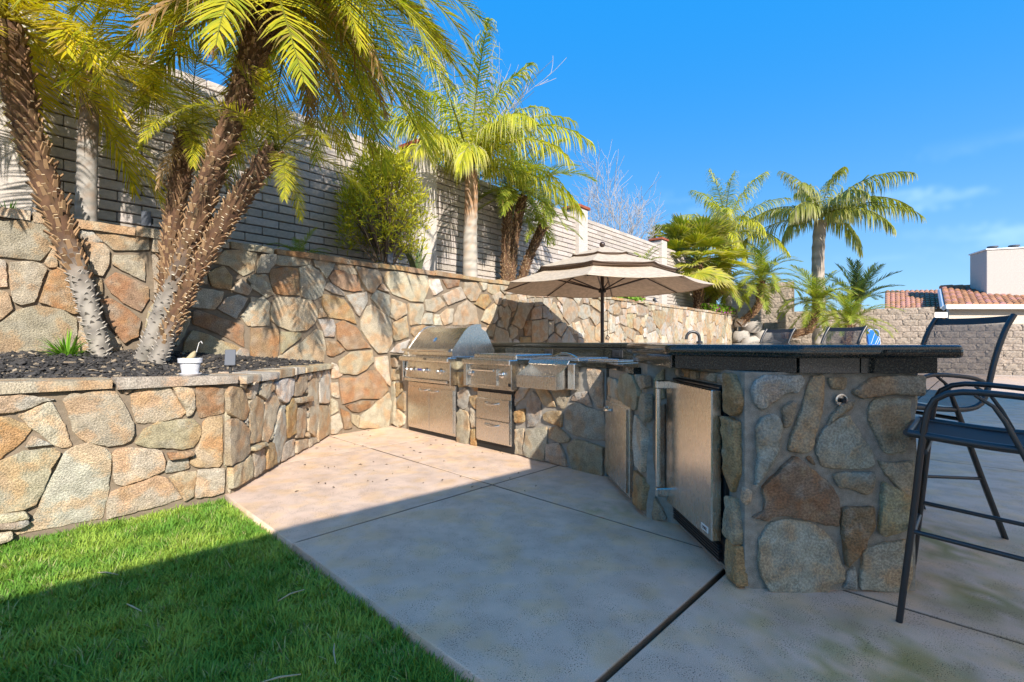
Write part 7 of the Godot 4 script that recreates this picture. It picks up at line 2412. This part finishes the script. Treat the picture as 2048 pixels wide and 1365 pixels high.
func planter_things() -> void:
	var st := structure("planter_soil")
	var mb := MB.new()
	var nx := 40
	var nd := 30
	mb.col = Color(0.02, 0.018, 0.016)
	for i in nx + 1:
		for j in nd + 1:
			var x := lerpf(-4.5, -2.14, float(i) / nx)
			var d := lerpf(2.77 + (x + 2.84) * 0.988 + 0.06, cd(x) - 0.0, float(j) / nd)
			mb.vert(V(x, d, mulch_h(x, d)), Vector3.UP)
	for i in nx:
		for j in nd:
			var q := i * (nd + 1) + j
			mb.tri(q, q + 1, q + nd + 2); mb.tri(q, q + nd + 2, q + nd + 1)
	put("soil", mb.mesh(), M.chip, st)
	var chip := MB.new()
	chip.box(Vector3.ZERO, Vector3(0.034, 0.007, 0.014), 0.002)
	var mm := MultiMesh.new()
	mm.transform_format = MultiMesh.TRANSFORM_3D
	mm.use_colors = true
	mm.mesh = chip.mesh()
	var xs := []
	while xs.size() < 15000:
		var x := R(-4.1, -2.15)
		var lo := 2.77 + (x + 2.84) * 0.988 + 0.25
		var d := R(lo, cd(x))
		if d < lo: continue
		var s := R(0.5, 1.3) if rng.randf() < 0.93 else R(1.4, 2.4)
		xs.append([Transform3D(Basis.from_euler(Vector3(R(-0.5, 0.5), R(0, TAU), R(-0.5, 0.5))).scaled(Vector3(s, s * R(0.7, 1.3), s)), V(x, d, mulch_h(x, d) + R(0.0, 0.014))), R(0, 1)])
	mm.instance_count = xs.size()
	for k in xs.size():
		mm.set_instance_transform(k, xs[k][0])
		var c := Color(0.018, 0.017, 0.017).lerp(Color(0.06, 0.055, 0.052), xs[k][1])
		if xs[k][1] > 0.90: c = Color(0.20, 0.15, 0.10).lerp(Color(0.33, 0.27, 0.19), R(0, 1))
		mm.set_instance_color(k, c)
	var o := MultiMeshInstance3D.new()
	o.multimesh = mm
	o.material_override = M.chip
	o.name = "bark_mulch"
	add_child(o)
	tag(o, "black bark mulch covering the planter bed", "mulch", "", "stuff")
	plant("grass_clump", "bright green strap leaf clump in the mulch beside the leaning trunk", "plant", V(-3.37, 3.78, 0.93), tuft(90, 0.27, 0.016, Color(0.08, 0.22, 0.02), Color(0.22, 0.42, 0.04), 1.0, 54))
	# cactus pot on the cap
	var t := thing("cactus_pot", "white flower pot with a small dry cactus on the planter cap", "flower pot", Transform3D(Basis.IDENTITY, V(-2.235, 3.47, 0.853)))
	mb = MB.new()
	mb.lathe([Vector2(0.0, 0.012), Vector2(0.05, 0.012), Vector2(0.062, 0.085), Vector2(0.073, 0.087), Vector2(0.075, 0.118), Vector2(0.068, 0.118), Vector2(0.064, 0.095), Vector2(0, 0.095)], 28)
	put("pot", mb.mesh(), M.pot, t)
	mb = MB.new()
	mb.lathe([Vector2(0.0, 0.0), Vector2(0.06, 0.0), Vector2(0.07, 0.012), Vector2(0.066, 0.014), Vector2(0.05, 0.006), Vector2(0, 0.006)], 28)
	put("saucer", mb.mesh(), M.pot, t)
	mb = MB.new()
	mb.tube([Vector3(-0.03, 0.09, 0.01), Vector3(0.0, 0.115, 0.01), Vector3(0.02, 0.14, 0), Vector3(0.035, 0.165, 0)], [0.016, 0.018, 0.02, 0.008], 10)
	mb.tube([Vector3(-0.045, 0.09, 0.0), Vector3(-0.04, 0.12, 0.0)], [0.02, 0.012], 10)
	put("cactus", mb.mesh(), M.cactus, t)
	mb = MB.new()
	mb.tube([Vector3(0.02, 0.10, -0.01), Vector3(0.055, 0.225, -0.01), Vector3(0.07, 0.235, -0.01), Vector3(0.078, 0.22, -0.01)], [0.0022, 0.0022, 0.0022, 0.0022], 5)
	put("wire_hook", mb.mesh(), M.white, t)
	solar_light("grey solar spotlight lying in the mulch next to the cactus pot", V(-2.21, 3.92, 0.84), 0.4, -0.35)
	t = thing("wooden_stake", "thin weathered wooden stake leaning in the corner of the planter", "stake")
	mb = MB.new()
	var a := V(-2.015, 5.86, 0.005)
	var b := V(-2.13, 5.93, 0.83)
	mb.box((a + b) * 0.5, Vector3(0.035, a.distance_to(b), 0.018), 0.003, Basis(Quaternion(Vector3.UP, (b - a).normalized())))
	put("slat", mb.mesh(), M.wood, t)
	# fallen leaves on the concrete
	var bits := MB.new()
	for k in 80:
		var x := R(-2.0, 0.2)
		var d := R(3.6, 6.2)
		if d > 6.1 - (x + 1.2) * 1.04 or x + d < 1.8: continue
		var s := R(0.006, 0.022)
		bits.col = Color(0.10, 0.06, 0.03) * R(0.5, 1.6)
		var u := Vector3(R(-1, 1), 0, R(-1, 1)).normalized()
		var w := u.cross(Vector3.UP)
		var c := V(x, d, 0.006)
		bits.face([c - u * s, c + w * s * 0.35 + Vector3(0, 0.006, 0), c + u * s, c - w * s * 0.35 + Vector3(0, 0.004, 0)], Vector3.UP)
	tag(put("leaf_litter", bits.mesh(), M.chip, self), "scattered dry leaf bits on the sunny concrete", "litter", "", "stuff")

# ----- lawn -----
func lawn() -> void:
	var g := structure("lawn_soil")
	var mb := MB.new()
	mb.face([V(-6, -2.0, -0.065), V(3.50, -2.0, -0.065), V(-2.07, 3.55, -0.065), V(-6, -0.35, -0.065)], Vector3.UP)
	var sm := std(lin(0.045, 0.06, 0.018), 0.95)
	put("soil", mb.mesh(), sm, g)
	for v in 3:
		var mm := MultiMesh.new()
		mm.transform_format = MultiMesh.TRANSFORM_3D
		mm.use_colors = true
		mm.mesh = tuft(7, 0.058, 0.0042, Color(0.9, 0.9, 0.9), Color(1.1, 1.1, 1.0), 0.75, 70 + v)
		var xs := []
		while xs.size() < 27000:
			var x := R(-4.3, 0.9)
			var d := R(0.35, 3.75)
			if x + d > 1.487 + 0.03 * noise.get_noise_1d(x * 400.0) or d > 2.77 + (x + 2.84) * 0.988 - 0.02 or absf(x) > d * 1.12 + 1.2: continue
			xs.append(Vector2(x, d))
		mm.instance_count = xs.size()
		for k in xs.size():
			var p: Vector2 = xs[k]
			var s := R(0.65, 1.25)
			mm.set_instance_transform(k, Transform3D(Basis(Vector3.UP, R(0, TAU)).scaled(Vector3(s, s * R(0.6, 1.25) * (1.0 + 0.35 * noise.get_noise_2d(p.x * 120, p.y * 120)), s)), V(p.x, p.y, -0.066)))
			var w := noise.get_noise_2d(p.x * 70, p.y * 70) + 0.5 * noise.get_noise_2d(p.x * 300, p.y * 300)
			var c := Color(0.12, 0.27, 0.03).lerp(Color(0.30, 0.42, 0.055), clampf(0.40 + w * 1.3 + R(-0.4, 0.4), 0, 1))
			if rng.randf() < 0.07: c = Color(0.42, 0.38, 0.18).lerp(c, R(0, 0.6))
			mm.set_instance_color(k, c)
		var o := MultiMeshInstance3D.new()
		o.multimesh = mm
		o.material_override = M.grass
		o.name = numbered("lawn_grass")
		add_child(o)
		tag(o, "short green lawn grass beside the planter wall", "grass", "lawn grass", "stuff")
	var dead := MB.new()
	for q in [[-1.55, 2.05, 0.5], [-0.95, 2.15, 2.2], [-0.62, 1.75, 1.2], [-1.9, 2.35, 0.2], [-0.75, 1.62, 2.8]]:
		dead.col = Color(0.42, 0.36, 0.22)
		var c := V(q[0], q[1], -0.004)
		var u := Vector3(cos(q[2]), 0, sin(q[2])) * 0.06
		dead.tube([c - u, c + Vector3(0, 0.012, 0.012), c + u], [0.002, 0.0035, 0.0015], 5)
	tag(put("dry_stems", dead.mesh(), M.bark, self), "pale dry palm leaflets lying on the lawn", "litter", "", "stuff")
